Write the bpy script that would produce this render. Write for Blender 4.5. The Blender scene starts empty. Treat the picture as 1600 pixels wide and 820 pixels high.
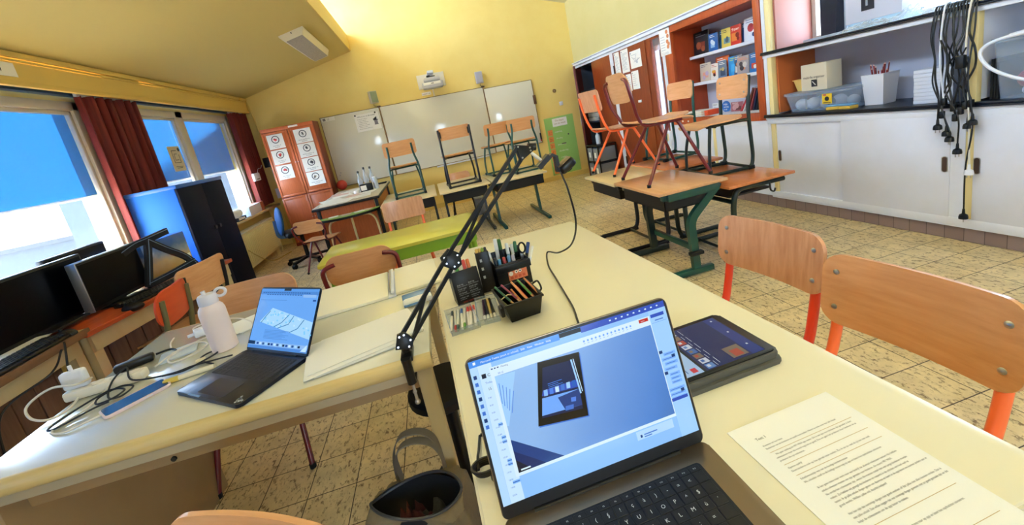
import bpy, bmesh, math, random
from mathutils import Vector, Matrix
random.seed(7)
C = bpy.context.scene.collection
PI = math.pi
def R_(d): return math.radians(d)

# ------------------------------------------------------------------ camera model
CAMH = 1.3486
YAW, PITCH, ROLL, FPX, CX, CY = -0.171, -0.212, -0.203, 639.0, 800.0, 322.15
def _axes():
    cy, sy = math.cos(YAW), math.sin(YAW); cp, sp = math.cos(PITCH), math.sin(PITCH)
    fwd = Vector((-sy*cp, cy*cp, sp)); right = Vector((cy, sy, 0)); up = right.cross(fwd)
    c, s = math.cos(ROLL), math.sin(ROLL)
    return c*right + s*up, -s*right + c*up, fwd
AX_R, AX_U, AX_F = _axes()
EYE = Vector((0, 0, CAMH))
def ray(x, y): return AX_R*((x-CX)/FPX) - AX_U*((y-CY)/FPX) + AX_F
def at_z(x, y, z): d = ray(x, y); return EYE + d*((z-CAMH)/d.z)
def at_y(x, y, Y): d = ray(x, y); return EYE + d*(Y/d.y)
def at_x(x, y, X): d = ray(x, y); return EYE + d*(X/d.x)
# right wall runs very slightly out of square
RW0 = Vector((2.975, 7.5, 0)); RT = Vector((.033, -1, 0)).normalized(); RN = Vector((1, .033, 0)).normalized()
RWA = math.atan2(RT.y, RT.x)
def rwp(s, y=0, z=0): return RW0 + RT*s + RN*y + Vector((0, 0, z))
def at_rw(x, y, off=0.0):
    d = ray(x, y); k = ((RW0 + RN*off - EYE).dot(RN))/d.dot(RN); P = EYE + d*k
    return (P-RW0).dot(RT), P.z

# ------------------------------------------------------------------ mesh builder
class MB:
    def __init__(s): s.v = []; s.f = []; s.mi = []; s.cm = 0; s.M = Matrix()
    def at(s, x=0, y=0, z=0, rx=0, ry=0, rz=0):
        s.M = Matrix.Translation((x, y, z)) @ Matrix.Rotation(rz, 4, 'Z') @ Matrix.Rotation(ry, 4, 'Y') @ Matrix.Rotation(rx, 4, 'X'); return s
    def m(s, i): s.cm = i; return s
    def add(s, vs, fs):
        o = len(s.v); s.v += [tuple(s.M @ Vector(p)) for p in vs]
        for f in fs: s.f.append([o+i for i in f]); s.mi.append(s.cm)
        return s
    def bm(s, b):
        b.verts.index_update(); r = s.add([v.co.copy() for v in b.verts], [[v.index for v in f.verts] for f in b.faces]); b.free(); return r
    def box(s, x0, x1, y0, y1, z0, z1, bev=0.0, seg=2):
        if x1 < x0: x0, x1 = x1, x0
        if y1 < y0: y0, y1 = y1, y0
        if z1 < z0: z0, z1 = z1, z0
        if bev > 0:
            b = bmesh.new(); bmesh.ops.create_cube(b, size=1)
            for v in b.verts: v.co = Vector(((x0+x1)/2+v.co.x*(x1-x0), (y0+y1)/2+v.co.y*(y1-y0), (z0+z1)/2+v.co.z*(z1-z0)))
            bmesh.ops.bevel(b, geom=list(b.edges), offset=min(bev, .49*min(x1-x0, y1-y0, z1-z0)), segments=seg, profile=.5, affect='EDGES')
            return s.bm(b)
        v = [(x, y, z) for z in (z0, z1) for y in (y0, y1) for x in (x0, x1)]
        return s.add(v, [(0, 2, 3, 1), (4, 5, 7, 6), (0, 1, 5, 4), (2, 6, 7, 3), (0, 4, 6, 2), (1, 3, 7, 5)])
    def quad(s, a, b, c, d): return s.add([a, b, c, d], [(0, 1, 2, 3)])
    def prism(s, poly, z0, z1, bev=0, seg=2):
        """extrude polygon (xy, counter-clockwise) from z0 to z1"""
        n = len(poly)
        b = bmesh.new()
        lo = [b.verts.new((x, y, z0)) for x, y in poly]; hi = [b.verts.new((x, y, z1)) for x, y in poly]
        b.faces.new(lo[::-1]); b.faces.new(hi)
        for i in range(n): b.faces.new((lo[i], lo[(i+1) % n], hi[(i+1) % n], hi[i]))
        if bev > 0:
            ed = [e for e in b.edges if abs(e.verts[0].co.z-e.verts[1].co.z) < 1e-6]
            bmesh.ops.bevel(b, geom=ed, offset=bev, segments=seg, profile=.5, affect='EDGES')
        return s.bm(b)
    def tube(s, pts, r, n=10, fil=0.0, closed=False, cap=True, fseg=5, r2=None):
        pts = [Vector(p) for p in pts]
        if fil > 0: pts = fillet(pts, fil, fseg, closed)
        N = len(pts); rings = []
        t0 = (pts[1]-pts[0]).normalized()
        up = Vector((0, 0, 1)) if abs(t0.z) < .9 else Vector((1, 0, 0))
        nx = t0.cross(up).normalized()
        prev = t0
        for i in range(N):
            if closed: t = (pts[(i+1) % N]-pts[i-1]).normalized()
            elif i == 0: t = t0
            elif i == N-1: t = (pts[-1]-pts[-2]).normalized()
            else: t = ((pts[i+1]-pts[i]).normalized()+(pts[i]-pts[i-1]).normalized()).normalized()
            q = prev.rotation_difference(t); nx = (q @ nx).normalized(); prev = t
            ny = t.cross(nx)
            rr = r if r2 is None else r+(r2-r)*i/(N-1)
            rings.append([pts[i]+nx*(rr*math.cos(2*PI*k/n))+ny*(rr*math.sin(2*PI*k/n)) for k in range(n)])
        vs = [p for ring in rings for p in ring]; fs = []
        for i in range(N if closed else N-1):
            j = (i+1) % N
            for k in range(n): fs.append((i*n+k, i*n+(k+1) % n, j*n+(k+1) % n, j*n+k))
        if cap and not closed: fs.append(tuple(range(n))[::-1]); fs.append(tuple((N-1)*n+k for k in range(n)))
        return s.add(vs, fs)
    def bar(s, a, b, w, h, up=(0, 0, 1)):
        """rectangular bar between two points"""
        a, b = Vector(a), Vector(b); t = (b-a).normalized(); u = Vector(up)
        if abs(t.dot(u)) > .98: u = Vector((0, 1, 0))
        x = t.cross(u).normalized()*w/2; z = x.cross(t).normalized()*h/2
        vs = [a-x-z, a+x-z, a+x+z, a-x+z, b-x-z, b+x-z, b+x+z, b-x+z]
        return s.add(vs, [(0, 1, 2, 3), (4, 7, 6, 5), (0, 4, 5, 1), (1, 5, 6, 2), (2, 6, 7, 3), (3, 7, 4, 0)])
    def barpath(s, pts, w, h, up=(0, 0, 1), fil=0.0):
        """flat rectangular section swept along a path lying in the plane normal to up"""
        pts = [Vector(p) for p in pts]
        if fil > 0: pts = fillet(pts, fil, 5, False)
        u = Vector(up).normalized(); rows = []
        for i, p in enumerate(pts):
            a = pts[max(i-1, 0)]; b = pts[min(i+1, len(pts)-1)]
            x = (b-a).normalized().cross(u).normalized()*w/2; z = u*h/2
            rows.append([p-x-z, p+x-z, p+x+z, p-x+z])
        vs = [q for r in rows for q in r]; fs = [(0, 1, 2, 3), tuple(4*(len(rows)-1)+k for k in (3, 2, 1, 0))]
        for i in range(len(rows)-1):
            for k in range(4): fs.append((4*i+k, 4*i+4+k, 4*i+4+(k+1) % 4, 4*i+(k+1) % 4))
        return s.add(vs, fs)
    def cyl(s, a, b, r, n=16, r2=None): return s.tube([a, b], r, n, r2=r2)
    def lathe(s, prof, n=24, cap=True):
        vs = []; fs = []
        for r, z in prof:
            for k in range(n): vs.append((r*math.cos(2*PI*k/n), r*math.sin(2*PI*k/n), z))
        for i in range(len(prof)-1):
            for k in range(n): fs.append((i*n+k, i*n+(k+1) % n, (i+1)*n+(k+1) % n, (i+1)*n+k))
        if cap: fs.append(tuple(range(n))[::-1]); fs.append(tuple((len(prof)-1)*n+k for k in range(n)))
        return s.add(vs, fs)
    def ply(s, w, h, r, t, bend, nu=14, nv=6, top=1.0):
        """bent plywood panel with rounded corners; bend(x, z) -> (point, normal)"""
        rows = []
        for k in range(7):
            a = k/6*PI/2; rows.append((r-r*math.cos(a)*1.0, w/2-r+r*math.sin(a)))
        lo = [(r*(1-math.cos(PI/2*k/6)), w/2-r+r*math.sin(PI/2*k/6)) for k in range(7)]
        mid = [(r+(h-2*r)*k/nv, w/2) for k in range(1, nv)]
        hi = [(h-z, hw) for z, hw in lo[::-1]]
        rows = lo+mid+hi
        rows = [(z, hw*(1+(top-1)*z/h)) for z, hw in rows]
        vf = []; vb = []
        for z, hw in rows:
            for i in range(nu+1):
                x = -hw+2*hw*i/nu; p, nrm = bend(x, z)
                p = Vector(p); nrm = Vector(nrm).normalized()
                vf.append(p+nrm*t/2); vb.append(p-nrm*t/2)
        n1 = len(vf); fs = []; W = nu+1
        for j in range(len(rows)-1):
            for i in range(nu):
                a = j*W+i
                fs.append((a, a+1, a+W+1, a+W)); fs.append((n1+a, n1+a+W, n1+a+W+1, n1+a+1))
        per = [i for i in range(W)]+[j*W+nu for j in range(1, len(rows))]+[(len(rows)-1)*W+i for i in range(nu-1, -1, -1)]+[j*W for j in range(len(rows)-2, 0, -1)]
        for q in range(len(per)):
            a, b = per[q], per[(q+1) % len(per)]
            fs.append((a, n1+a, n1+b, b))
        return s.add(vf+vb, fs)
    def grid(s, fn, nu, nv):
        vs = [fn(i/nu, j/nv) for j in range(nv+1) for i in range(nu+1)]
        return s.add(vs, [(j*(nu+1)+i, j*(nu+1)+i+1, (j+1)*(nu+1)+i+1, (j+1)*(nu+1)+i) for j in range(nv) for i in range(nu)])
    def ball(s, c, r, n=12, sq=(1, 1, 1)):
        b = bmesh.new(); bmesh.ops.create_uvsphere(b, u_segments=n, v_segments=max(6, n//2), radius=r)
        for v in b.verts: v.co = Vector((c[0]+v.co.x*sq[0], c[1]+v.co.y*sq[1], c[2]+v.co.z*sq[2]))
        return s.bm(b)
    def text(s, string, size, x=0, y=0, z=0, align='LEFT', width=None, sx=1.0):
        """flat lettering in the local xy plane"""
        vs, fs, w = letters(string, align)
        k = size
        kx = k*sx if width is None else (width/max(w, 1e-6))
        return s.add([(x+a*kx, y+b*k, z) for a, b in vs], fs)
_let = {}
def letters(string, align):
    key = (string, align)
    if key not in _let:
        cu = bpy.data.curves.new('lettering', 'FONT'); cu.body = string; cu.size = 1; cu.align_x = align; cu.resolution_u = 2
        ob = bpy.data.objects.new('lettering', cu); C.objects.link(ob)
        dg = bpy.context.evaluated_depsgraph_get(); me = bpy.data.meshes.new_from_object(ob.evaluated_get(dg))
        vs = [(v.co.x, v.co.y) for v in me.vertices]; fs = [list(p.vertices) for p in me.polygons]
        w = max((v[0] for v in vs), default=0)-min((v[0] for v in vs), default=0)
        bpy.data.objects.remove(ob); bpy.data.curves.remove(cu); bpy.data.meshes.remove(me)
        _let[key] = (vs, fs, w)
    return _let[key]
def fillet(pts, r, seg, closed):
    out = []; N = len(pts)
    for i, p in enumerate(pts):
        if not closed and (i == 0 or i == N-1): out.append(p); continue
        a = pts[i-1]; b = pts[(i+1) % N]
        d1 = a-p; d2 = b-p
        if d1.length < 1e-6 or d2.length < 1e-6: out.append(p); continue
        k = min(r, d1.length*.49, d2.length*.49)
        q1 = p+d1.normalized()*k; q2 = p+d2.normalized()*k
        for j in range(seg+1):
            t = j/seg; out.append(q1*(1-t)**2+p*(2*t*(1-t))+q2*t*t)
    return out
def spline(pts, n=8):
    """Catmull-Rom through points"""
    P = [Vector(p) for p in pts]; P = [P[0]*2-P[1]]+P+[P[-1]*2-P[-2]]; out = []
    for i in range(1, len(P)-2):
        for j in range(n):
            t = j/n; a, b, c, d = P[i-1], P[i], P[i+1], P[i+2]
            out.append(.5*((2*b)+(c-a)*t+(2*a-5*b+4*c-d)*t*t+(3*b-a-3*c+d)*t**3))
    out.append(P[-2]); return out

# ------------------------------------------------------------------ objects
def mesh_of(name, mb, mats, sharp=35):
    me = bpy.data.meshes.new(name); me.from_pydata(mb.v, [], mb.f); me.validate()
    if not isinstance(mats, (list, tuple)): mats = [mats]
    for m in mats: me.materials.append(m)
    if len(mats) > 1: me.polygons.foreach_set('material_index', mb.mi[:len(me.polygons)])
    me.polygons.foreach_set('use_smooth', [True]*len(me.polygons))
    me.set_sharp_from_angle(angle=R_(sharp)); me.update()
    return me
def ob(name, mb, mats, parent=None, label=None, sharp=35, loc=None, rot=None):
    me = mb if isinstance(mb, bpy.types.Mesh) else mesh_of(name, mb, mats, sharp)
    o = bpy.data.objects.new(name, me); C.objects.link(o)
    if parent is not None: o.parent = parent
    if loc is not None: o.location = loc
    if rot is not None: o.rotation_euler = rot
    if label: o['label'] = label
    return o
def tag(o, label, cat, group=None):
    o['label'] = label; o['category'] = cat
    if group: o['group'] = group
    return o
def thing(name, label, cat, loc=(0, 0, 0), rz=0, group=None, rot=None):
    o = bpy.data.objects.new(name, None); C.objects.link(o); o.empty_display_size = .05
    o.location = loc; o.rotation_euler = rot if rot is not None else (0, 0, rz)
    return tag(o, label, cat, group)
def single(name, mb, mats, label, cat, group=None, loc=None, rot=None, sharp=35):
    return tag(ob(name, mb, mats, sharp=sharp, loc=loc, rot=rot), label, cat, group)
def rwthing(name, label, cat, s, y, z, group=None, drz=0): return thing(name, label, cat, rwp(s, y, z), RWA+drz, group)
def struct(name, mb, mats, loc=None, rot=None):
    o = ob(name, mb, mats, loc=loc, rot=rot); o['kind'] = 'structure'; return o
def copy_tree(o, parent=None):
    c = o.copy(); C.objects.link(c)
    if parent is not None: c.parent = parent
    for ch in list(o.children): copy_tree(ch, c)
    return c

# ------------------------------------------------------------------ materials
def lin(h):
    h = h.lstrip('#'); r = [int(h[i:i+2], 16)/255 for i in (0, 2, 4)]
    return tuple(x/12.92 if x <= .04045 else ((x+.055)/1.055)**2.4 for x in r)+(1,)
_m = {}
def mat(name, col, rough=.5, metal=0, spec=.5, noise=None, bump=0, coat=0, trans=0, ior=1.45, alpha=1):
    """noise = (scale, colour2, amount, stretch)"""
    if name in _m: return _m[name]
    m = bpy.data.materials.new(name); m.use_nodes = True; nt = m.node_tree; b = nt.nodes['Principled BSDF']
    b.inputs['Base Color'].default_value = lin(col); b.inputs['Roughness'].default_value = rough; b.inputs['Metallic'].default_value = metal
    b.inputs['Specular IOR Level'].default_value = spec; b.inputs['Coat Weight'].default_value = coat; b.inputs['Coat Roughness'].default_value = .15
    b.inputs['Transmission Weight'].default_value = trans; b.inputs['IOR'].default_value = ior; b.inputs['Alpha'].default_value = alpha
    if noise or bump:
        sc, c2, amt, st = noise if noise else (40, col, 0, (1, 1, 1))
        tc = nt.nodes.new('ShaderNodeTexCoord'); mp = nt.nodes.new('ShaderNodeMapping'); mp.inputs['Scale'].default_value = st
        nz = nt.nodes.new('ShaderNodeTexNoise'); nz.inputs['Scale'].default_value = sc; nz.inputs['Detail'].default_value = 5; nz.inputs['Roughness'].default_value = .6
        nt.links.new(tc.outputs['Object'], mp.inputs['Vector']); nt.links.new(mp.outputs[0], nz.inputs['Vector'])
        if noise:
            cr = nt.nodes.new('ShaderNodeValToRGB'); cr.color_ramp.elements[0].position = .35; cr.color_ramp.elements[1].position = .7
            a = lin(col); c = lin(c2); cr.color_ramp.elements[0].color = a
            cr.color_ramp.elements[1].color = tuple(a[i]*(1-amt)+c[i]*amt for i in range(3))+(1,)
            nt.links.new(nz.outputs['Fac'], cr.inputs[0]); nt.links.new(cr.outputs[0], b.inputs['Base Color'])
        if bump:
            bp = nt.nodes.new('ShaderNodeBump'); bp.inputs['Strength'].default_value = bump; bp.inputs['Distance'].default_value = .003
            nt.links.new(nz.outputs['Fac'], bp.inputs['Height']); nt.links.new(bp.outputs[0], b.inputs['Normal'])
    _m[name] = m; return m
def emit(name, col, st=1.0, rough=.15):
    if name in _m: return _m[name]
    m = bpy.data.materials.new(name); m.use_nodes = True; b = m.node_tree.nodes['Principled BSDF']
    b.inputs['Base Color'].default_value = (.005, .005, .006, 1); b.inputs['Roughness'].default_value = rough
    b.inputs['Emission Color'].default_value = lin(col); b.inputs['Emission Strength'].default_value = st
    _m[name] = m; return m
def wood(name, c1, c2, scale=6, axis='x', rough=.4, coat=.1):
    st = {'x': (1.2, 14, 14), 'y': (14, 1.2, 14), 'z': (14, 14, 1.2)}[axis]
    return mat(name, c1, rough, noise=(scale, c2, .9, st), coat=coat)
def glassy(name, col='#ffffff', rough=.02, tint=.12):
    """thin clear plastic or pane: mostly transparent with a gloss"""
    if name in _m: return _m[name]
    m = bpy.data.materials.new(name); m.use_nodes = True; nt = m.node_tree; nt.nodes.clear()
    o = nt.nodes.new('ShaderNodeOutputMaterial'); mx = nt.nodes.new('ShaderNodeMixShader'); tr = nt.nodes.new('ShaderNodeBsdfTransparent')
    p = nt.nodes.new('ShaderNodeBsdfPrincipled'); p.inputs['Base Color'].default_value = lin(col); p.inputs['Roughness'].default_value = rough
    lw = nt.nodes.new('ShaderNodeLayerWeight'); lw.inputs['Blend'].default_value = .5
    fr = nt.nodes.new('ShaderNodeMath'); fr.operation = 'POWER'; fr.inputs[1].default_value = 5; nt.links.new(lw.outputs['Facing'], fr.inputs[0])
    ad = nt.nodes.new('ShaderNodeMath'); ad.operation = 'ADD'; ad.inputs[1].default_value = tint+.03; ad.use_clamp = True
    nt.links.new(fr.outputs[0], ad.inputs[0]); nt.links.new(ad.outputs[0], mx.inputs[0]); nt.links.new(tr.outputs[0], mx.inputs[1]); nt.links.new(p.outputs[0], mx.inputs[2]); nt.links.new(mx.outputs[0], o.inputs[0])
    _m[name] = m; return m
# ------------------------------------------------------------------ shared materials
M_yel = mat('wall_yellow', '#ecd482', .62, noise=(2.2, '#e6c973', .7, (1, 1, 1)), bump=.12)
M_yel2 = mat('wall_pale_yellow', '#cfc288', .62, noise=(2.2, '#c8ba7a', .6, (1, 1, 1)), bump=.1)
M_ceil = mat('ceiling_paint', '#c9b36a', .7)
M_val = mat('valance_paint', '#dcbd66', .5)
M_white = mat('white_paint', '#e9ecf6', .42, noise=(3, '#d2d4dc', .5, (1, 1, 1)))
M_grey = mat('grey_back_panel', '#c2c4d2', .6)
M_yedge = mat('pale_yellow_lit_edge', '#ead79a', .5)  # pale yellow; on the post edges it holds their warm light
M_orange = wood('orange_stained_wood', '#b4552a', '#9c4120', 5, 'z', .45)
M_orangeL = mat('orange_side_panel', '#a4421d', .45, noise=(4, '#8f3517', .8, (3, 3, 1)))
M_door = wood('brown_red_door_veneer', '#8a3d1c', '#6e2a12', 4, 'z', .38, .2)
M_dkred = mat('dark_red_wood', '#5a1c18', .45)
M_black = mat('black_plastic', '#0b0c0e', .38)
M_blk2 = mat('matt_black', '#101114', .6)
M_steel = mat('steel', '#b9babd', .28, 1)
M_paper = mat('white_paper', '#f4f2ec', .7)
M_ink = mat('ink', '#22222a', .7)
M_clear = glassy('clear_plastic', '#c9d8ea', .12, .16)
M_pane = glassy('window_glass', '#ffffff', .0, 0.0)
M_frame = mat('window_frame_paint', '#cfc3b0', .4)

# floor
def floor_mat():
    m = bpy.data.materials.new('floor_tiles'); m.use_nodes = True; nt = m.node_tree; b = nt.nodes['Principled BSDF']; L = nt.links
    tc = nt.nodes.new('ShaderNodeTexCoord'); mp = nt.nodes.new('ShaderNodeMapping'); mp.inputs['Location'].default_value = (.012+.1, .1, 0)
    br = nt.nodes.new('ShaderNodeTexBrick'); br.offset = 0; br.squash = 1
    br.inputs['Scale'].default_value = 1; br.inputs['Brick Width'].default_value = .2; br.inputs['Row Height'].default_value = .2
    br.inputs['Mortar Size'].default_value = .0023; br.inputs['Mortar Smooth'].default_value = .3; br.inputs['Bias'].default_value = 0
    br.inputs['Color1'].default_value = lin('#f0e0b8'); br.inputs['Color2'].default_value = lin('#e6d3a6'); br.inputs['Mortar'].default_value = lin('#43301f')
    mp.inputs['Location'].default_value = (.012, 0, 0)
    L.new(tc.outputs['Object'], mp.inputs[0]); L.new(mp.outputs[0], br.inputs['Vector'])
    n1 = nt.nodes.new('ShaderNodeTexNoise'); n1.inputs['Scale'].default_value = 9; n1.inputs['Detail'].default_value = 6; n1.inputs['Roughness'].default_value = .65
    n2 = nt.nodes.new('ShaderNodeTexNoise'); n2.inputs['Scale'].default_value = 52; n2.inputs['Detail'].default_value = 8; n2.inputs['Roughness'].default_value = .75; n2.inputs['Distortion'].default_value = .35
    L.new(tc.outputs['Object'], n1.inputs['Vector'])
    mp2 = nt.nodes.new('ShaderNodeMapping'); mp2.inputs['Rotation'].default_value = (0, 0, .7); mp2.inputs['Scale'].default_value = (1, .55, 1)
    L.new(tc.outputs['Object'], mp2.inputs[0]); L.new(mp2.outputs[0], n2.inputs['Vector'])
    r1 = nt.nodes.new('ShaderNodeValToRGB'); r1.color_ramp.elements[0].position = .3; r1.color_ramp.elements[0].color = (.78, .74, .68, 1); r1.color_ramp.elements[1].position = .7; r1.color_ramp.elements[1].color = (1.08, 1.05, 1, 1)
    r2 = nt.nodes.new('ShaderNodeValToRGB'); r2.color_ramp.elements[0].position = .385; r2.color_ramp.elements[0].color = (.22, .13, .08, 1); r2.color_ramp.elements[1].position = .475; r2.color_ramp.elements[1].color = (1, 1, 1, 1)
    L.new(n1.outputs['Fac'], r1.inputs[0]); L.new(n2.outputs['Fac'], r2.inputs[0])
    x1 = nt.nodes.new('ShaderNodeMix'); x1.data_type = 'RGBA'; x1.blend_type = 'MULTIPLY'; x1.inputs[0].default_value = 1
    x2 = nt.nodes.new('ShaderNodeMix'); x2.data_type = 'RGBA'; x2.blend_type = 'MULTIPLY'; x2.inputs[0].default_value = .88
    L.new(br.outputs['Color'], x1.inputs[6]); L.new(r1.outputs[0], x1.inputs[7]); L.new(x1.outputs[2], x2.inputs[6]); L.new(r2.outputs[0], x2.inputs[7])
    L.new(x2.outputs[2], b.inputs['Base Color']); b.inputs['Roughness'].default_value = .34
    return m
struct('floor', MB().box(-2.95, 3.6, -3.1, 7.62, -.06, 0), floor_mat())

# back wall, rear wall
struct('wall_back', MB().box(-2.95, 3.7, 7.5, 7.6, 0, 4.4), M_yel)
struct('wall_rear', MB().box(-2.95, 3.7, -3.1, -3.0, 0, 1.0).box(-2.95, 3.7, -3.1, -3.0, 2.35, 4.4).box(-2.95, .37, -3.1, -3.0, 1.0, 2.35).box(1.43, 3.7, -3.1, -3.0, 1.0, 2.35), M_yel)
f = MB()
for x in (.37, 1.36): f.box(x, x+.07, -3.09, -3.02, 1.0, 2.35)
f.box(.37, 1.43, -3.09, -3.02, 1.0, 1.07).box(.37, 1.43, -3.09, -3.02, 2.28, 2.35)
struct('window_5', f, M_frame)  # unseen rear window, added to light the desk from behind the camera
M_skirt = mat('skirting_tile', '#d9bf73', .5)
struct('baseboard_back', MB().box(-1.6, 2.95, 7.488, 7.5, 0, .085), M_skirt)
# left wall with its windows
YW1, YW2, YW3, YW4 = -2.6, 4.31, 4.99, 7.07
ZS, ZH = .72, 2.20
w = MB()
w.box(-2.93, -2.80, -3.1, 7.6, 0, ZS); w.box(-2.93, -2.80, -3.1, 7.6, ZH, 2.6)
w.box(-2.93, -2.80, -3.1, YW1, ZS, ZH); w.box(-2.93, -2.80, YW2, YW3, ZS, ZH); w.box(-2.93, -2.80, YW4, 7.6, ZS, ZH)
struct('wall_left', w, M_yel)
# valance with its moulded top edge
v = MB(); v.box(-2.64, -2.615, -3.0, 7.5, 2.225, 2.46); v.box(-2.615, -2.600, -3.0, 7.5, 2.395, 2.412, .004); v.box(-2.615, -2.590, -3.0, 7.5, 2.418, 2.46, .006); v.box(-2.615, -2.607, -3.0, 7.5, 2.225, 2.262, .003)
v.box(-2.80, -2.64, -3.0, 7.5, 2.40, 2.42)
struct('trim_1', v, M_val)
# window sill boards
struct('trim_2', MB().box(-2.86, -2.60, -3.0, 7.5, .69, .722, .006), mat('sill_paint', '#d8c9a0', .4))

def window(n, y0, y1, panes, head=ZH):
    f = MB(); X0, X1 = -2.86, -2.79
    f.box(X0, X1, y0, y1, head-.075, head, .006); f.box(X0, X1, y0, y1, ZS, ZS+.07, .006)
    edges = [y0]+panes+[y1]
    for y in edges:
        a, b = (y, y+.07) if y == y0 else (y-.07, y) if y == y1 else (y-.075, y+.075)
        f.box(X0, X1, a, b, ZS, head, .006)
    for a, b in zip(edges[:-1], edges[1:]):       # inner sashes
        a += .07; b -= .07
        f.box(X0+.012, X1-.022, a, b, head-.105, head-.075, .004); f.box(X0+.012, X1-.022, a, b, ZS+.07, ZS+.105, .004)
        f.box(X0+.012, X1-.022, a, a+.03, ZS+.07, head-.07, .004); f.box(X0+.012, X1-.022, b-.03, b, ZS+.07, head-.07, .004)
    o = struct('window_%d' % n, f, M_frame)
    for a, b in zip(edges[:-1], edges[1:]):
        ob('pane', MB().box(-2.832, -2.826, a+.09, b-.09, ZS+.09, head-.09), M_pane, o)
    return o
window(1, YW1, YW2, [.0, 2.2])
window(2, YW3, YW4, [5.80])
# outside blinds of blue cloth, let down to z = 1.40
def blind_mat():
    m = bpy.data.materials.new('blue_blind_cloth'); m.use_nodes = True; nt = m.node_tree; nt.nodes.clear(); L = nt.links
    o = nt.nodes.new('ShaderNodeOutputMaterial'); a = nt.nodes.new('ShaderNodeAddShader'); t = nt.nodes.new('ShaderNodeBsdfTranslucent'); d = nt.nodes.new('ShaderNodeBsdfDiffuse')
    t.inputs[0].default_value = (.0006, .0066, .0205, 1); d.inputs[0].default_value = (.004, .02, .05, 1)
    L.new(t.outputs[0], a.inputs[0]); L.new(d.outputs[0], a.inputs[1]); L.new(a.outputs[0], o.inputs[0]); return m
M_blind = blind_mat()
for nm, y0, y1, lab in (('window_blind', YW1-.1, 2.2, 'unseen blue window blind added near the camera, lowered to cut daylight'), ('window_blind', 2.2, YW2+.02, 'blue window blind let halfway down in the large near window'),
                        ('window_blind', YW3-.02, 5.80, 'blue window blind with a small notice, beside the long dark red curtain'),
                        ('window_blind', 5.80, YW4+.02, 'blue window blind nearest the far corner of the room')):
    low = y1 == 2.2; zb0 = .84 if low else 1.39  # unseen near blind added low to cut daylight on the left table
    r = thing(nm, lab, 'blind', (-2.915, (y0+y1)/2, zb0), 0, 'blue window blinds')
    h = (y1-y0)/2; top_ = 2.25-zb0
    ob('cloth', MB().quad((0, -h+.004, .012), (0, h-.004, .012), (0, h-.004, top_), (0, -h+.004, top_)), M_blind, r)
    ob('bottom_rail', MB().box(-.012, .012, -h+.004, h-.004, 0, .022, .005), mat('rail_white', '#e8eef5', .4), r)
    ob('roller_case', MB().box(-.03, .03, -h+.004, h-.004, top_-.04, top_+.02, .01), mat('case_grey', '#59667a', .4), r)
# dark head box of the inner track
single('curtain_track', MB().box(-2.79, -2.735, -3.0, 7.4, 2.235, 2.262, .006), mat('track_blue_grey', '#3c5a86', .35, .6), 'long blue-grey metal curtain track below the yellow valance', 'curtain track')
# notice on the pane
nt_ = MB(); nt_.m(0).box(-.004, 0, -.115, .115, 0, .29); nt_.m(1)
for z, l in ((.05, .14), (.035, .10)): nt_.box(.0, .0012, -l/2, l/2, z, z+.006)
for a, b in (((-.06, .10), (.06, .10)), ((-.06, .10), (-.06, .24)), ((-.06, .24), (.03, .24)), ((.06, .10), (.06, .19)), ((-.03, .13), (.03, .13)), ((-.03, .13), (-.03, .2)), ((-.03, .2), (.02, .2))):
    nt_.box(.0, .0012, min(a[0], b[0])-.003, max(a[0], b[0])+.003, min(a[1], b[1])-.003, max(a[1], b[1])+.003)
nt_.m(2).tube([(0, .085, .25), (.0016, .085, .25)], .022, 14)
single('paper_notice', nt_, [mat('notice_paper', '#cfc2a0', .7), M_ink, mat('dark_green', '#12342a', .6)], 'beige paper notice with a drawn floor plan stuck on the window pane', 'notice', loc=(-2.818, 5.50, 1.50), rot=(0, 0, 0))

# curtains
def curtain(label, y0, y1, ztop, zbot, X, folds, seed):
    rnd = random.Random(seed); ph = rnd.random()*6
    def fn(u, v):
        y = y0+(y1-y0)*u
        d = .042*math.sin(u*folds*2*PI+ph)+.012*math.sin(u*folds*4.7*PI+1+ph*2)*(1-.3*v)
        return (X+d, y+.006*math.sin(u*folds*4*PI), ztop+(zbot-ztop)*v)
    mb = MB(); mb.grid(fn, 90, 10)
    r = thing('curtain', label, 'curtain', (0, 0, 0), 0, 'dark red curtains')
    ob('drape', mb, M_curt, r, sharp=80)
    hk = MB()
    hk.box(X-.012, X+.012, y0, y1, ztop-.004, ztop+.02)
    ob('hook_tape', hk, M_white, r)
M_curt = mat('dark_red_curtain', '#7c2a20', .75, noise=(30, '#4a1010', .9, (1, 3, .08)))
nt = M_curt.node_tree; _b = nt.nodes['Principled BSDF']; _t = nt.nodes.new('ShaderNodeBsdfTranslucent'); _t.inputs[0].default_value = (.28, .05, .035, 1)
_x = nt.nodes.new('ShaderNodeMixShader'); _x.inputs[0].default_value = .22; _o = [n for n in nt.nodes if n.type == 'OUTPUT_MATERIAL'][0]
nt.links.new(_b.outputs[0], _x.inputs[1]); nt.links.new(_t.outputs[0], _x.inputs[2]); nt.links.new(_x.outputs[0], _o.inputs[0])
curtain('wide dark red curtain hanging between the large near window and the two-pane window', 4.20, 4.90, 2.23, .76, -2.71, 6, 3)
curtain('narrow dark red curtain hanging in the far corner beside the wooden cupboard', 6.98, 7.47, 2.23, .76, -2.71, 5, 8)

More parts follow.
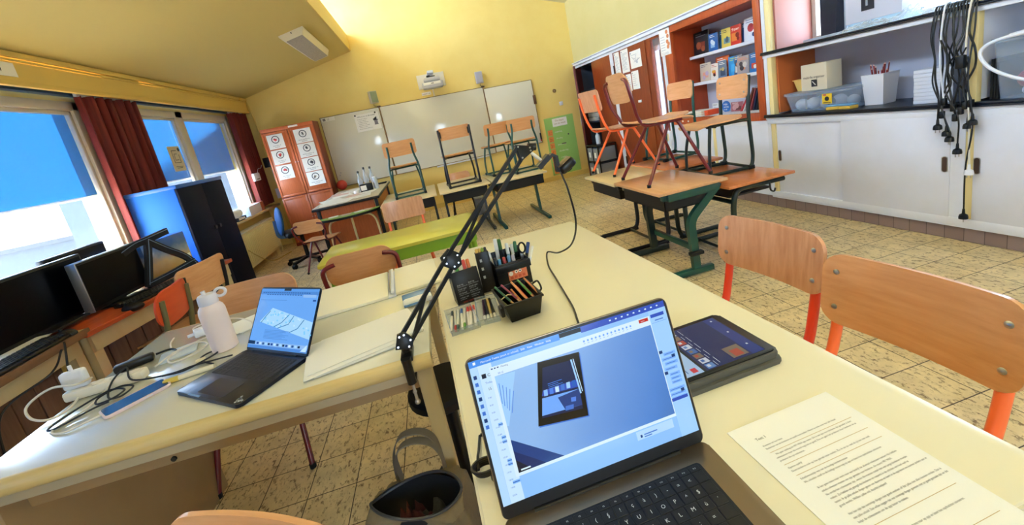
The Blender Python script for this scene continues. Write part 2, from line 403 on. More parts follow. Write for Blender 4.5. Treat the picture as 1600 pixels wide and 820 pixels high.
# ceilings: low sloped part over the windows, fascia, clerestory, high sloped part
S = .249
def zc(x): return 2.46+S*(x+2.62)
XB = -.83
c = MB(); c.add([(-2.95, -3.1, zc(-2.95)), (XB-.012, -3.1, zc(XB-.012)), (XB-.012, 7.6, zc(XB-.012)), (-2.95, 7.6, zc(-2.95)),
                 (-2.95, -3.1, zc(-2.95)+.1), (XB-.012, -3.1, zc(XB-.012)+.1), (XB-.012, 7.6, zc(XB-.012)+.1), (-2.95, 7.6, zc(-2.95)+.1)],
                [(0, 3, 2, 1), (4, 5, 6, 7), (0, 1, 5, 4), (1, 2, 6, 5), (2, 3, 7, 6), (3, 0, 4, 7)])
struct('ceiling', c, M_ceil)
zb = zc(XB)
struct('trim_3', MB().box(XB-.03, XB, -3.1, 7.5, zb, zb+.265), M_val)
struct('roof_ledge', MB().box(XB-.70, XB-.03, -3.1, 7.5, zb+.11, zb+.262), mat('roof_felt_grey', '#c4c6ca', .8))
zt = 4.08
c = MB(); s2 = -.255
def zc2(x): return 3.104+s2*(x-3.015)
x0, x1 = XB-1.2, 3.7
c.add([(x0, -3.1, zc2(x0)), (x1, -3.1, zc2(x1)), (x1, 7.6, zc2(x1)), (x0, 7.6, zc2(x0)), (x0, -3.1, zc2(x0)+.1), (x1, -3.1, zc2(x1)+.1), (x1, 7.6, zc2(x1)+.1), (x0, 7.6, zc2(x0)+.1)],
      [(0, 3, 2, 1), (4, 5, 6, 7), (0, 1, 5, 4), (1, 2, 6, 5), (2, 3, 7, 6), (3, 0, 4, 7)])
struct('ceiling_high', c, mat('high_ceiling_paint', '#e6dfc2', .7))
# clerestory band, set back from the fascia
XG = XB-.62
ft = zc2(XG); gb = zb+.265
f = MB(); f.box(XG-.04, XG+.04, -3.1, 7.5, gb, gb+.06, .006); f.box(XG-.04, XG+.04, -3.1, 7.5, ft-.08, ft, .006)
y = -3.1
while y < 7.5: f.box(XG-.04, XG+.04, y, y+.08, gb, ft, .006); y += 1.515
o = struct('window_3', f, M_frame)
ob('pane', MB().box(XG-.003, XG+.003, -3.1, 7.5, gb+.03, ft-.04), M_pane, o)
# conduit and clip in the left corner
single('cable_conduit', MB().tube([(-2.598, 7.30, 2.44), (-2.598, 7.44, 2.44), (-2.600, 7.485, 2.40), (-2.57, 7.49, 2.1), (-2.56, 7.49, 1.3)], .010, 8, fil=.05), M_val, 'yellow painted cable conduit running down the far left corner', 'conduit')
single('junction_box', MB().box(-2.612, -2.58, 7.22, 7.30, 2.405, 2.455, .006), M_val, 'small yellow junction box on the valance near the far corner', 'box')
tg = MB(); tg.m(0).box(-.002, 0, -.12, .12, 0, .095); tg.m(1).at(.001, -.1, .03, rz=PI/2, rx=PI/2).text('ten', .09)
tg.M = Matrix(); single('paper_tag', tg, [M_paper, M_ink], 'white paper tag with handwriting stuck on the valance over the big window', 'tag', loc=(-2.606, 3.49, 2.285))

# ceiling lamp: surface mounted trough with a ribbed diffuser
def ceilpt(x, y, off=0):
    d = ray(x, y); k = (2.46-off+S*(EYE.x+2.62)-EYE.z)/(d.z-S*d.x); return EYE+d*k
a1, a2 = ceilpt(462, 63, .085), ceilpt(497, 91, .085)
mid = (a1+a2)/2; L = (a2-a1).length*1.0
def lamp(label, cx, cy, L):
    r = thing('ceiling_lamp', label, 'ceiling lamp', (cx, cy, zc(cx)), 0, 'ceiling lamps', rot=(0, -math.atan(S), 0))
    h = MB(); W = .15; T = .10; D = .085; Lh = L/2
    pr = [(-W, 0), (-W, -.02), (-T, -D), (T, -D), (W, -.02), (W, 0)]
    v = [(x, -Lh, z) for x, z in pr]+[(x, Lh, z) for x, z in pr]; n = 6
    h.add(v, [tuple(range(n)), tuple(range(2*n-1, n-1, -1))]+[(i, i+n, (i+1) % n+n, (i+1) % n) for i in range(n) if i != 2])
    ob('housing', h, mat('lamp_white', '#efe6cf', .4), r)
    d = MB(); d.box(-T, T, -Lh+.03, Lh-.01, -D+.002, -D+.010)
    ob('diffuser', d, mat('lamp_diffuser', '#b9b0a4', .5, bump=1.0, noise=(90, '#8f887f', .8, (1, 1, 1))), r)
    b = MB(); b.box(-.005, .005, -Lh-.012, -Lh+.002, -.03, -.015); ob('clip', b, M_black, r)
lamp('unlit white ceiling lamp with a grey diffuser on the low sloping ceiling', mid.x, mid.y, 1.35)
# ------------------------------------------------------------------ right wall with its built-in joinery
# local frame: x = along the wall towards the camera (s), y = into the wall, z = up
ROT = (0, 0, RWA)
def rs(name, mb, mats): return struct(name, mb, mats, loc=rwp(0), rot=ROT)
DEP = .46
rs('wall_right', MB().box(-.02, 10.7, 0, .55, 2.06, 4.2), M_yel2)
b = MB()
b.box(-.02, 2.36, DEP, DEP+.08, 0, 2.06); b.box(2.70, 4.18, DEP, DEP+.08, 0, 2.06); b.box(2.36, 2.70, DEP, DEP+.08, 2.0, 2.06)
b.box(4.18, 10.7, DEP, DEP+.08, 0, 1.47); b.box(6.3, 10.7, DEP, DEP+.08, 1.47, 2.06)
rs('wall_back_panel', b, M_grey)
t = MB(); t.box(-.06, 4.19, -.035, .02, 2.0, 2.02, .004); t.box(-.06, 4.19, -.022, .02, 2.02, 2.045); t.box(-.06, 4.19, -.045, .02, 2.045, 2.062, .004); t.box(-.02, 4.19, -.006, .02, 1.962, 2.0)
t.box(4.19, 10.7, -.03, .02, 2.03, 2.062, .004)
rs('trim_4', t, M_white)
# plinth of grey tiles
def tile_row(name, c1, c2, wdt, hgt, mort):
    m = bpy.data.materials.new(name); m.use_nodes = True; nt = m.node_tree; b = nt.nodes['Principled BSDF']
    tc = nt.nodes.new('ShaderNodeTexCoord'); mp = nt.nodes.new('ShaderNodeMapping'); mp.inputs['Rotation'].default_value = (PI/2, 0, 0); br = nt.nodes.new('ShaderNodeTexBrick'); br.offset = 0
    br.inputs['Scale'].default_value = 1; br.inputs['Brick Width'].default_value = wdt; br.inputs['Row Height'].default_value = hgt; br.inputs['Mortar Size'].default_value = .002
    br.inputs['Color1'].default_value = lin(c1); br.inputs['Color2'].default_value = lin(c2); br.inputs['Mortar'].default_value = lin(mort)
    nt.links.new(tc.outputs['Object'], mp.inputs[0]); nt.links.new(mp.outputs[0], br.inputs['Vector']); nt.links.new(br.outputs[0], b.inputs['Base Color']); b.inputs['Roughness'].default_value = .4
    return m
rs('baseboard_right', MB().box(1.36, 10.7, .03, .06, 0, .115), tile_row('plinth_tile', '#8e7b78', '#84706c', .1, .4, '#5a4a48'))
# white posts, closet jambs
p = MB(); p.box(1.365, 1.462, -.004, .06, 0, 1.965); p.box(2.695, 2.765, -.004, DEP, 0, 1.965); rs('trim_5', p, M_white)
rs('trim_6', MB().box(-.02, .035, -.004, .10, 0, 1.965), M_dkred)
# --- closet: interior, ajar leaf, closed leaf
c = MB(); c.box(0, .03, .02, DEP, 0, 1.965); c.box(1.33, 1.365, .06, DEP, 0, 1.965); c.box(0, 1.365, .02, DEP, 1.965, 2.0); c.box(0, 1.365, .02, DEP, 0, .05)
c.box(.03, 1.33, .03, DEP, .95, .972); c.box(.03, 1.33, .03, DEP, 1.52, 1.542); c.box(.03, 1.33, .05, DEP, .50, .522)
rs('trim_7', c, mat('closet_inside', '#4a5464', .55))
lf = MB(); lf.box(0, .63, -.035, 0, .03, 1.96, .003)
d = struct('door_1', lf, M_dkred, loc=rwp(.036, -.006), rot=(0, 0, RWA-R_(24)))
ob('lock', MB().box(.60, .628, -.045, -.033, .95, 1.08, .003), M_steel, d)
lf = MB(); lf.box(.70, 1.362, .0, .03, .05, 1.962, .003)
d = struct('door_2', lf, M_door, loc=rwp(0), rot=ROT)
ob('door_handle', MB().tube([(.74, -.0, 1.02), (.74, -.03, 1.02), (.74, -.03, 1.12), (.74, 0, 1.12)], .005, 8, fil=.012), M_steel, d)
tw = rwthing('folded_towels', 'white folded paper towels on the shelf inside the half-open closet', 'towels', .34, .16, .972)
for i in range(4): ob('towel', MB().box(-.15, .15, -.13, .13, .001+i*.075, .072+i*.075, .012), M_paper, tw)
# drawer trolley standing before the closed leaf
tr = rwthing('drawer_trolley', 'black drawer trolley with grey translucent drawers beside the closet', 'trolley', 1.02, -.20, 0)
f = MB(); f.box(-.22, .22, -.17, .17, .60, .62, .004); f.box(-.22, .22, -.17, .17, .33, .345); f.box(-.22, .22, -.17, .17, .06, .075)
for x in (-.21, .21):
    for y in (-.16, .16): f.box(x-.01, x+.01, y-.01, y+.01, .03, .61)
for x in (0,): f.box(-.008, .008, -.17, -.15, .06, .61)
ob('frame', f, M_black, tr)
M_gplas = mat('grey_translucent_plastic', '#7c838c', .3)
for z in (.09, .35):
    for x in (-.105, .105):
        dr = ob('drawer', MB().box(x-.095, x+.095, -.165, .15, z, z+.22, .006), M_gplas, tr)
        ob('drawer_label', MB().box(x-.045, x+.02, -.168, -.164, z+.06, z+.15), M_paper, dr, label='white drawer label')
for x in (-.2, .2):
    for y in (-.15, .15): ob('castor', MB().cyl((x-.01, y, .018), (x+.01, y, .018), .018, 12), M_black, tr)
bt = rwthing('pump_bottle', 'clear soap bottle with a white pump standing on the black drawer trolley', 'bottle', .99, -.22, .62)
ob('body', MB().lathe([(.0, 0), (.036, 0), (.038, .01), (.038, .13), (.03, .155), (.015, .168), (.015, .18)], 20), mat('soap_bottle', '#c9d6e4', .2, coat=.3), bt)
ob('pump', MB().cyl((0, 0, .18), (0, 0, .20), .017, 14).cyl((0, 0, .20), (0, 0, .225), .006, 10).box(-.03, .01, -.008, .008, .222, .234, .003), M_white, bt)
# --- brown double door
lf = MB(); lf.box(1.465, 2.345, .0, .035, .02, 1.962); lf.box(2.335, 2.352, -.012, 0, .02, 1.962, .003)
d = struct('door_3', lf, M_door, loc=rwp(0), rot=ROT)
ob('latch', MB().box(2.03, 2.11, -.014, -.001, 1.18, 1.215, .003), M_white, d)
ob('hinge', MB().cyl((1.464, -.006, 1.66), (1.464, -.006, 1.78), .009, 10), M_black, d)
ob('hinge', MB().cyl((1.464, -.006, .26), (1.464, -.006, .38), .009, 10), M_black, d)
lf = MB(); lf.box(2.352, 2.47, .0, .035, .02, 1.962); lf.box(2.66, 2.695, .0, .035, .02, 1.962); lf.box(2.47, 2.66, .0, .035, 1.935, 1.962); lf.box(2.47, 2.66, .0, .035, .02, .5)
d = struct('door_4', lf, M_door, loc=rwp(0), rot=ROT)
ob('pane', MB().box(2.465, 2.665, .014, .019, .49, 1.94), M_pane, d)
g = MB(); g.box(2.352, 2.72, .10, .16, 1.80, 1.86); g.box(2.352, 2.40, .1, .16, 0, 1.86); rs('trim_8', g, M_white)
# sheets on the brown door
def sheet(label, s0, s1, z0, z1, lines, seed, tilt=0, pic=False):
    rnd = random.Random(seed); m = MB(); W = s1-s0; H = z1-z0
    m.m(0).box(0, W, -.0015, 0, 0, H); m.m(1)
    m.box(.015, .035, -.0022, -.0012, H-.035, H-.015)
    if pic:
        for k in range(3): m.tube(spline([(rnd.uniform(.04, W-.04), -.0018, rnd.uniform(.05, H-.05)) for _ in range(4)], 5), .0022, 4)
    for k in range(lines):
        z = H-.055-k*(H-.08)/max(lines, 1); m.box(.02, .02+(W-.04)*rnd.uniform(.5, 1), -.0022, -.0012, z, z+.0035)
    return tag(ob('paper_sheet', m, [M_paper, mat('grey_ink', '#8d93a8', .7)], loc=rwp(s0, -.0005, z0), rot=(0, tilt, RWA)), label, 'paper', 'sheets taped to the brown door')
sheet('tall white list taped to the brown door beside its left edge', 1.50, 1.655, 1.63, 1.95, 15, 1)
sheet('tall white list second from the left on the brown door', 1.70, 1.905, 1.63, 1.95, 15, 2)
sheet('white sheet with a drawing on the brown door, highest and widest', 1.945, 2.225, 1.655, 1.885, 1, 3, pic=True)
sheet('white sheet low on the brown door, partly behind the dark red chair back', 1.93, 2.11, 1.37, 1.62, 6, 4)
sheet('small white sheet on the brown door just under the two tall lists', 1.77, 1.905, 1.36, 1.60, 5, 5)
# calendar hanging on the post
cal = rwthing('calendar', 'white calendar with peach fruit pictures hanging on the post beside the bookcase', 'calendar', 2.70, -.016, 1.69)
m = MB(); m.m(0).box(0, .20, -.004, 0, 0, .30); m.m(1)
for i, (x, z) in enumerate(((.15, .26), (.165, .21), (.15, .15), (.172, .12), (.155, .09))): m.tube([(x, -.0045, z), (x, -.0052, z)], .024, 14)
m.m(2)
for k in range(4): m.text('', 1)
m.at(.03, -.0045, .012, rx=PI/2).text('1 2 3 4 5', .034); m.M = Matrix()
for k in range(6): m.box(.02, .10, -.0046, -.0038, .06+k*.03, .064+k*.03)
ob('page', m, [M_paper, mat('peach_print', '#d98a5c', .6), mat('grey_ink', '#8d93a8', .7)], cal)
ob('binding', MB().tube([(.0, -.004, .302), (.20, -.004, .302)], .005, 8), M_steel, cal)

# --- orange bookcase
bk = rwthing('bookcase', 'orange stained built-in bookcase with two white shelves of picture books', 'bookcase', 0, 0, 0)
S0, S1, I0, I1, Z0, Z1, ZI0, ZI1 = 2.765, 4.178, 2.905, 4.105, .842, 2.0, .917, 1.925
f = MB(); f.box(S0, I0, -.012, .03, Z0, Z1, .003); f.box(I1, S1, -.012, .03, Z0, Z1, .003); f.box(I0, I1, -.012, .03, ZI1, Z1, .003); f.box(I0, I1, -.012, .03, Z0, ZI0, .003)
ob('frame', f, M_orange, bk)
BD = .42
f = MB(); f.box(I0-.02, I0, .03, BD, ZI0-.03, ZI1+.02); f.box(I1, I1+.02, .03, BD, ZI0-.03, ZI1+.02); f.box(I0, I1, .03, BD, ZI1, ZI1+.02)
ob('side_panels', f, M_orangeL, bk)
ob('back_panel', MB().box(I0, I1, BD, BD+.012, ZI0-.03, ZI1+.02), M_grey, bk)
ob('shelf', MB().box(I0, I1, -.01, BD, ZI0-.022, ZI0, .002), M_white, bk)
ob('shelf', MB().box(I0, I1, .215, BD, 1.572, 1.605, .003), M_white, bk)
ob('shelf', MB().box(I0, I1, .215, BD, 1.262, 1.295, .003), M_white, bk)
for i, s in enumerate((2.87, 2.97, 3.07, 3.18, 3.42, 3.60, 3.74)):
    pr = single('paper_dot', MB().tube([(0, 0, 0), (0, -.004, 0)], .011, 10), M_paper, ['paper dot on the bookcase lower rail, first from the left', 'paper dot on the bookcase lower rail, second from the left', 'paper dot on the bookcase lower rail, third from the left', 'paper dot on the bookcase lower rail, fourth from the left', 'paper dot on the bookcase lower rail, fifth from the left', 'paper dot on the bookcase lower rail, sixth from the left', 'paper dot on the bookcase lower rail, furthest right'][i], 'paper dot', 'paper dots on the bookcase rail', loc=rwp(s, -.012, .878+.004*(i % 2)), rot=ROT)
# picture books leaning against the back, covers outward
def book(label, s0, s1, z0, h, col, art, seed, y=.27, thick=.012, group='picture books on the upper shelf', lean=.06, title=None, tcol='#f4f0e8', spine=None, bright=True):
    w = s1-s0; rnd = random.Random(seed)
    r = rwthing('picture_book', label, 'book', s0, y, z0, group)
    r.rotation_euler = (0, 0, RWA)
    pages = MB(); pages.at(0, 0, 0, rx=-lean); pages.box(.003, w-.004, .002, thick-.002, .003, h-.003)
    cov = MB(); cov.at(0, 0, 0, rx=-lean); cov.m(0).box(0, w, 0, .0025, 0, h, .0006); cov.box(0, w, thick-.0025, thick, 0, h, .0006); cov.box(0, .0025, 0, thick, 0, h)
    mats = [mat('cover_'+col, col, .35, coat=.2)]
    for i, c in enumerate(art):
        mats.append(mat('print_'+c, c, .4)); cov.m(i+1)
        k = rnd.random()
        if i == 0:
            x0 = w*rnd.uniform(.12, .3); z_ = h*rnd.uniform(.1, .25); cov.box(x0, w*rnd.uniform(.65, .92), -.0006, .0004, z_, h*rnd.uniform(.45, .62))
        else:
            for q in range(2):
                cx = w*rnd.uniform(.25, .75); cz = h*rnd.uniform(.2, .62); rr = w*rnd.uniform(.10, .2)
                cov.tube([(cx, .0002, cz), (cx, -.0008-.0003*i, cz)], rr, 12)
    mats.append(mat('print_'+tcol, tcol, .5)); cov.m(len(mats)-1)
    T = cov.M.copy()
    if title: cov.M = T @ Matrix.Translation((w*.12, -.0012, h*.74)) @ Matrix.Rotation(PI/2, 4, 'X'); cov.text(title, h*.2, width=w*.76); cov.M = T
    else:
        for q in range(2): cov.box(w*.12, w*rnd.uniform(.5, .9), -.0008, .0004, h*(.88-.09*q), h*(.91-.09*q))
    ob('cover', cov, mats, r); ob('pages', pages, M_paper, r)
    return r
TOP = 1.606; MID = 1.296; BOT = .918
book('black picture book with a dark red animal, upper bookcase shelf far left', 2.925, 3.17, TOP, .255, '#14161c', ['#6e2a22', '#8a4a2c'], 11, tcol='#6c6f74')
book('blue picture book with white lettering beside the black one, upper shelf', 3.175, 3.315, TOP, .19, '#1d5a9e', ['#8fb4d8', '#d9e4ee'], 12)
book('thin dark teal book half hidden on the upper bookcase shelf', 3.31, 3.40, TOP, .19, '#1c4a66', ['#27607c'], 13, y=.30)
book('yellow and grey comic book on the upper shelf left of the red one', 3.375, 3.51, TOP, .195, '#d8c25a', ['#6f8f96', '#4a5d68'], 14, tcol='#3a3f46')
book('bright red book titled Star in the middle of the upper shelf', 3.505, 3.645, TOP, .195, '#c93a2c', ['#d87a3a', '#7e1f1a'], 15, title='Star')
book('plain navy blue book between the red and the white book, upper shelf', 3.635, 3.71, TOP, .19, '#1a3f74', ['#1f4a86'], 16, y=.30)
book('white book with a dark blue drawing, upper bookcase shelf far right', 3.69, 3.90, TOP, .22, '#dfe3ec', ['#e6e9f0', '#2c4a7a', '#b23a4a'], 17, tcol='#7c88a4')
g2 = 'picture books on the middle shelf'
book('cream and pink picture book, middle bookcase shelf far left', 2.99, 3.165, MID, .205, '#c9b9a6', ['#d99a86', '#b7a3c0'], 21, group=g2, tcol='#5a5a6a')
book('orange book rising behind its neighbours on the middle shelf', 3.20, 3.40, MID, .235, '#d9622c', ['#e08a4a'], 22, y=.315, group=g2)
book('white comic with red figures on the middle shelf before the orange book', 3.17, 3.285, MID, .175, '#e4ddd6', ['#c4553c', '#2b2b36', '#d9a03a'], 23, group=g2, tcol='#b04434')
book('grey blue comic book on the middle shelf beside the white comic', 3.29, 3.405, MID, .185, '#6a7c94', ['#3f5068', '#b8a46a'], 24, group=g2)
book('bright sky blue book on the middle shelf, plain cover', 3.41, 3.535, MID, .205, '#2f8fd6', ['#3a9be0'], 25, y=.30, group=g2, tcol='#c6d84a')
book('crowded black and white comic on the middle shelf behind the next one', 3.49, 3.60, MID, .205, '#8d8690', ['#d8d2cc', '#2b2630', '#c77a52'], 26, y=.30, group=g2)
book('grey and orange comic book on the middle shelf, right of centre', 3.565, 3.72, MID, .18, '#a59a9c', ['#d98a62', '#443f4a', '#d6d0cc'], 27, group=g2, tcol='#e08a58')
book('blue book with a red and white fox-like shape, middle shelf far right', 3.735, 3.88, MID, .185, '#2c6fb4', ['#c4452c', '#e8e2dc'], 28, group=g2)
# lower ledge
st = rwthing('paper_stack', 'flat stack of white papers lying on the bookcase ledge at the left', 'papers', 2.95, .12, BOT)
for i in range(5): ob('sheaf', MB().box(.0+.004*(i % 3), .30, -.09, .12, .0005+i*.012, .0115+i*.012, .001), [M_paper, mat('cream_paper', '#e6dcc4', .7)][i % 2:i % 2+1], st)
bx = single('orange_box', MB().box(0, .06, 0, .16, 0, .058, .004), mat('box_orange', '#d8502a', .5), 'small bright orange box on the bookcase ledge beside the papers', 'box', loc=rwp(3.265, .06, BOT), rot=ROT)
g3 = 'books on the bottom ledge of the bookcase'
book('white and black booklet standing on the bookcase ledge behind the chair back', 3.17, 3.28, BOT, .11, '#dfe0e4', ['#2b2c34', '#a9b4c4'], 31, y=.25, group=g3, tcol='#2b2c34')
rb = rwthing('round_cutout', 'round blue card with white lettering standing on the bookcase ledge', 'card', 3.40, .24, BOT, None)
m = MB(); m.m(0).tube([(0, 0, .062), (0, .006, .062)], .062, 28); m.m(1)
for k, (t_, sz) in enumerate((('mijn', .036), ('eerste', .030), ('boek', .026))):
    m.M = Matrix.Translation((-.036, -.0012, .078-k*.028)) @ Matrix.Rotation(PI/2, 4, 'X'); m.text(t_, sz)
m.M = Matrix(); ob('disc', m, [mat('card_blue', '#2468b8', .4), M_paper], rb); ob('stand', MB().box(-.03, .03, .0, .05, 0, .006), M_white, rb)
book('pink and dark brown picture book on the bookcase ledge right of the blue card', 3.46, 3.62, BOT, .10, '#9a5a62', ['#5a2e34', '#c49a9c'], 32, y=.25, group=g3)
def leaner(label, s0, h, col, tilt, th, y=.22):
    r = rwthing('leaning_book', label, 'book', s0, y, BOT+.001, g3); r.rotation_euler = (0, 0, RWA)
    c = MB(); c.at(0, 0, 0, ry=tilt); c.box(0, th, 0, .0025, 0, h); c.box(0, .0025, 0, .15, 0, h, .0005); c.box(th-.0025, th, 0, .15, 0, h, .0005)
    p = MB(); p.at(0, 0, 0, ry=tilt); p.box(.0025, th-.0025, .003, .147, .003, h-.003)
    ob('cover', c, mat('cover_'+col, col, .4), r); ob('pages', p, M_paper, r)
for lab, s0, h, col, ti, th in (('red book leaning far over on the bookcase ledge', 3.62, .20, '#b8323a', .62, .018), ('thin white book leaning beside the red one on the ledge', 3.655, .17, '#e2dede', .55, .010),
                                ('dark brown thick book leaning on the bookcase ledge', 3.70, .25, '#5a2a22', .42, .022), ('dull red book leaning on the bookcase ledge, third from the right', 3.745, .24, '#8a3a44', .38, .016),
                                ('navy book leaning on the bookcase ledge, second from the right', 3.785, .23, '#24304a', .33, .016), ('black book leaning at the right end of the bookcase ledge', 3.825, .22, '#15181e', .28, .018)):
    leaner(lab, s0, h, col, ti, th)

# --- open shelving over sliding cupboards
P0_, P1_ = 4.185, 4.262
p = MB(); p.m(0).box(P0_, P0_+.034, -.006, DEP, .115, 2.03); p.m(1).box(P0_+.034, P1_, -.003, .05, .115, 2.03, .003)
rs('trim_9', p, [M_white, M_yedge])
p = MB(); p.m(1).box(5.61, 5.65, -.002, .04, .16, 2.03, .003); p.m(0).box(5.535, 5.61, -.004, .03, .16, .845); p.m(0).box(5.625, 5.645, .04, DEP, .9, 2.03)
rs('trim_10', p, [M_white, M_yedge])
rs('trim_11', MB().m(0).box(P1_, P1_+.018, .05, DEP, .90, 1.395).m(1).box(P1_, P1_+.018, .05, DEP, 1.45, 2.03), [mat('shelf_side_orange', '#bf6a3a', .5), mat('shelf_side_peach', '#a5685a', .5)])
p = MB(); p.box(8.6, 8.68, -.006, DEP, .115, 2.03); rs('trim_12', p, M_white)
M_blkedge = mat('black_edge_strip', '#0e1422', .35)
sh = rwthing('wall_shelf', 'long white upper shelf with a ribbed black front edge', 'shelf', 0, 0, 0)
ob('board', MB().box(P0_-.01, 8.6, -.008, DEP, 1.397, 1.437, .002), M_white, sh)
e = MB(); e.box(P0_-.02, 8.6, -.022, .01, 1.437, 1.452, .004); e.box(P0_-.02, 8.6, -.026, -.006, 1.426, 1.436, .004)
ob('edge_strip', e, M_blkedge, sh)
ob('liner', MB().box(P1_, 8.6, .01, DEP, 1.437, 1.446), M_blkedge, sh)
cup = rwthing('cupboard', 'long white sliding-door cupboard with recessed oval grips under the counter', 'cupboard', 0, 0, 0)
f = MB(); f.box(P0_, 8.6, -.008, .03, .808, .848, .003); f.box(P0_, 8.6, -.008, .03, .115, .165, .003); f.box(P0_, 8.6, .0, DEP, .10, .13)
ob('carcass', f, M_white, cup)
ct = MB(); ct.m(0).box(P0_-.01, 8.6, -.012, DEP, .848, .876, .003); ct.m(1).box(P0_-.02, 8.6, -.026, .01, .876, .894, .005); ct.box(P0_-.02, 8.6, -.03, -.008, .866, .876, .003); ct.box(P1_, 8.6, .01, DEP, .876, .888)
ob('counter', ct, [M_white, M_blkedge], cup)
def sdoor(s0, s1, y, gx):
    d = ob('door', MB().box(s0, s1, y, y+.018, .163, .812, .002), mat('door_offwhite', '#e3e6f4', .4, noise=(2.2, '#d8d9de', .7, (1, 1, 1))), cup)
    g = MB(); n = 10; poly = [(.012*math.cos(a), .036+.012*math.sin(a)) for a in [PI*k/n for k in range(n+1)]]+[(.012*math.cos(a), -.036+.012*math.sin(a)) for a in [PI+PI*k/n for k in range(n+1)]]
    m_ = MB(); m_.at(gx, y-.0015, .51, rx=PI/2); m_.m(0).prism([(a*1.35, b*1.08) for a, b in poly], -.0005, .0008); m_.m(1).prism(poly, .0008, .0016)
    ob('grip', m_, [M_steel, mat('grip_brown', '#4a352c', .5)], d)
sdoor(4.262, 4.88, .010, 4.285); sdoor(4.862, 5.54, -.009, 5.515); sdoor(5.652, 6.6, -.009, 5.67); sdoor(6.58, 7.6, .010, 7.5)
# cupboard under the bookcase
c2 = rwthing('cupboard', 'white sliding-door cupboard beneath the orange bookcase', 'cupboard', 0, 0, 0)
ob('carcass', MB().box(2.76, P0_, -.004, .03, .79, .842, .003).box(2.76, P0_, -.004, .03, .115, .165, .003), M_white, c2)
for s0, s1, y in ((2.77, 3.49, .008), (3.47, 4.185, -.006)): ob('door', MB().box(s0, s1, y, y+.016, .163, .80, .002), mat('door_offwhite', '#e3e6f4', .4), c2)
ob('door_stile', MB().box(3.46, 3.50, -.012, -.004, .163, .80, .003), M_yedge, c2)
# yellow-white wall box with cord beside the door post
wb = rwthing('switch_box', 'white wall box with a pale yellow cover below the calendar post', 'switch box', 2.66, -.03, .62)
ob('case', MB().box(-.01, .09, -.03, .026, 0, .15, .006), M_white, wb); ob('cover', MB().box(.02, .06, -.036, -.029, .03, .12, .003), M_yedge, wb); ob('duct', MB().box(.01, .07, -.012, .026, -.50, 0), M_white, wb)
# windows over the upper shelf
wn = MB(); Y0 = DEP-.02
for a, b_ in ((4.28, 4.32), (4.70, 4.755), (5.50, 5.56), (6.24, 6.30)): wn.box(a, b_, Y0, Y0+.06, 1.45, 2.06, .004)
wn.box(4.28, 6.3, Y0, Y0+.06, 1.45, 1.50, .004); wn.box(4.28, 6.3, Y0, Y0+.06, 2.0, 2.06, .004)
o = rs('window_4', wn, M_frame)
for a, b_ in ((4.32, 4.70), (4.755, 5.50), (5.56, 6.24)): ob('pane', MB().box(a-.005, b_+.005, Y0+.025, Y0+.031, 1.495, 2.005), M_pane, o)
# ------------------------------------------------------------------ shelf contents on the right wall
CT = .888; US = 1.447
def bin_(name, label, s, y, z, w, d, h, group=None, drz=0, lid=True, taper=.03):
    r = rwthing(name, label, 'storage box', s, y, z, group, drz)
    w2, d2 = w/2, d/2; k = taper; t = .004
    def shell(x, yy, z0, x2, y2, z1):
        return [(-x, -yy, z0), (x, -yy, z0), (x, yy, z0), (-x, yy, z0), (-x2, -y2, z1), (x2, -y2, z1), (x2, y2, z1), (-x2, y2, z1)]
    m = MB(); side = [(0, 1, 5, 4), (1, 2, 6, 5), (2, 3, 7, 6), (3, 0, 4, 7)]
    m.add(shell(w2-k, d2-k, .001, w2, d2, h), side+[(3, 2, 1, 0)])
    m.add(shell(w2-k-t, d2-k-t, .005, w2-t, d2-t, h), [f[::-1] for f in side]+[(0, 1, 2, 3)])
    for x in (-w2*.35, w2*.35): m.box(x-.006, x+.006, -d2+.012, -d2+.02, .02, h-.01)
    m.box(-w2-.012, w2+.012, -d2-.012, -d2+.006, h-.012, h+.004, .004).box(-w2-.012, w2+.012, d2-.006, d2+.012, h-.012, h+.004, .004).box(-w2-.012, -w2+.006, -d2, d2, h-.012, h+.004, .004).box(w2-.006, w2+.012, -d2, d2, h-.012, h+.004, .004)
    ob('tub', m, M_clear, r)
    if lid: ob('lid', MB().box(-w2-.01, w2+.01, -d2-.01, d2+.01, h+.004, h+.012, .003), M_clear, r)
    return r
M_lump = mat('pale_contents', '#cdd3df', .7); M_lump2 = mat('red_contents', '#b4485c', .6)
lb = bin_('clear_bin', 'long clear plastic bin of pale bundles with a yellow label, on the counter', 4.60, .24, CT, .56, .34, .155)
def lumpy(parent, name, spots, m, sq=(1, 1, .8)):
    for (x, y, z, r) in spots: ob(name, MB().ball((x, y, z), r, 14, sq), m, parent)
lumpy(lb, 'bundle', [(-.19, -.09, .055, .058), (-.08, -.09, .06, .06), (.03, -.08, .055, .058), (-.13, .05, .055, .06), (.02, .06, .05, .06), (.14, .05, .045, .05)], M_lump, (.85, 1, .85))
lbl = MB(); lbl.m(0).box(-.04, .04, -.002, 0, -.04, .04); lbl.m(1).tube([(0, -.002, 0), (0, -.003, 0)], .018, 14); lbl.box(-.03, .03, -.003, -.0015, -.034, -.028); lbl.m(2).box(-.03, -.005, -.003, -.0015, .025, .037)
ob('sticker', lbl, [mat('sticker_yellow', '#e5bf2e', .5), M_ink, M_lump2], lb, label='yellow sticker', loc=(.10, -.172, .095))
yb = rwthing('yellow_tray', 'pale yellow plastic tray on the clear bin behind the cream carton', 'tray', 4.41, .27, CT+.168)
m = MB(); sh_ = [(0, 1, 5, 4), (1, 2, 6, 5), (2, 3, 7, 6), (3, 0, 4, 7)]
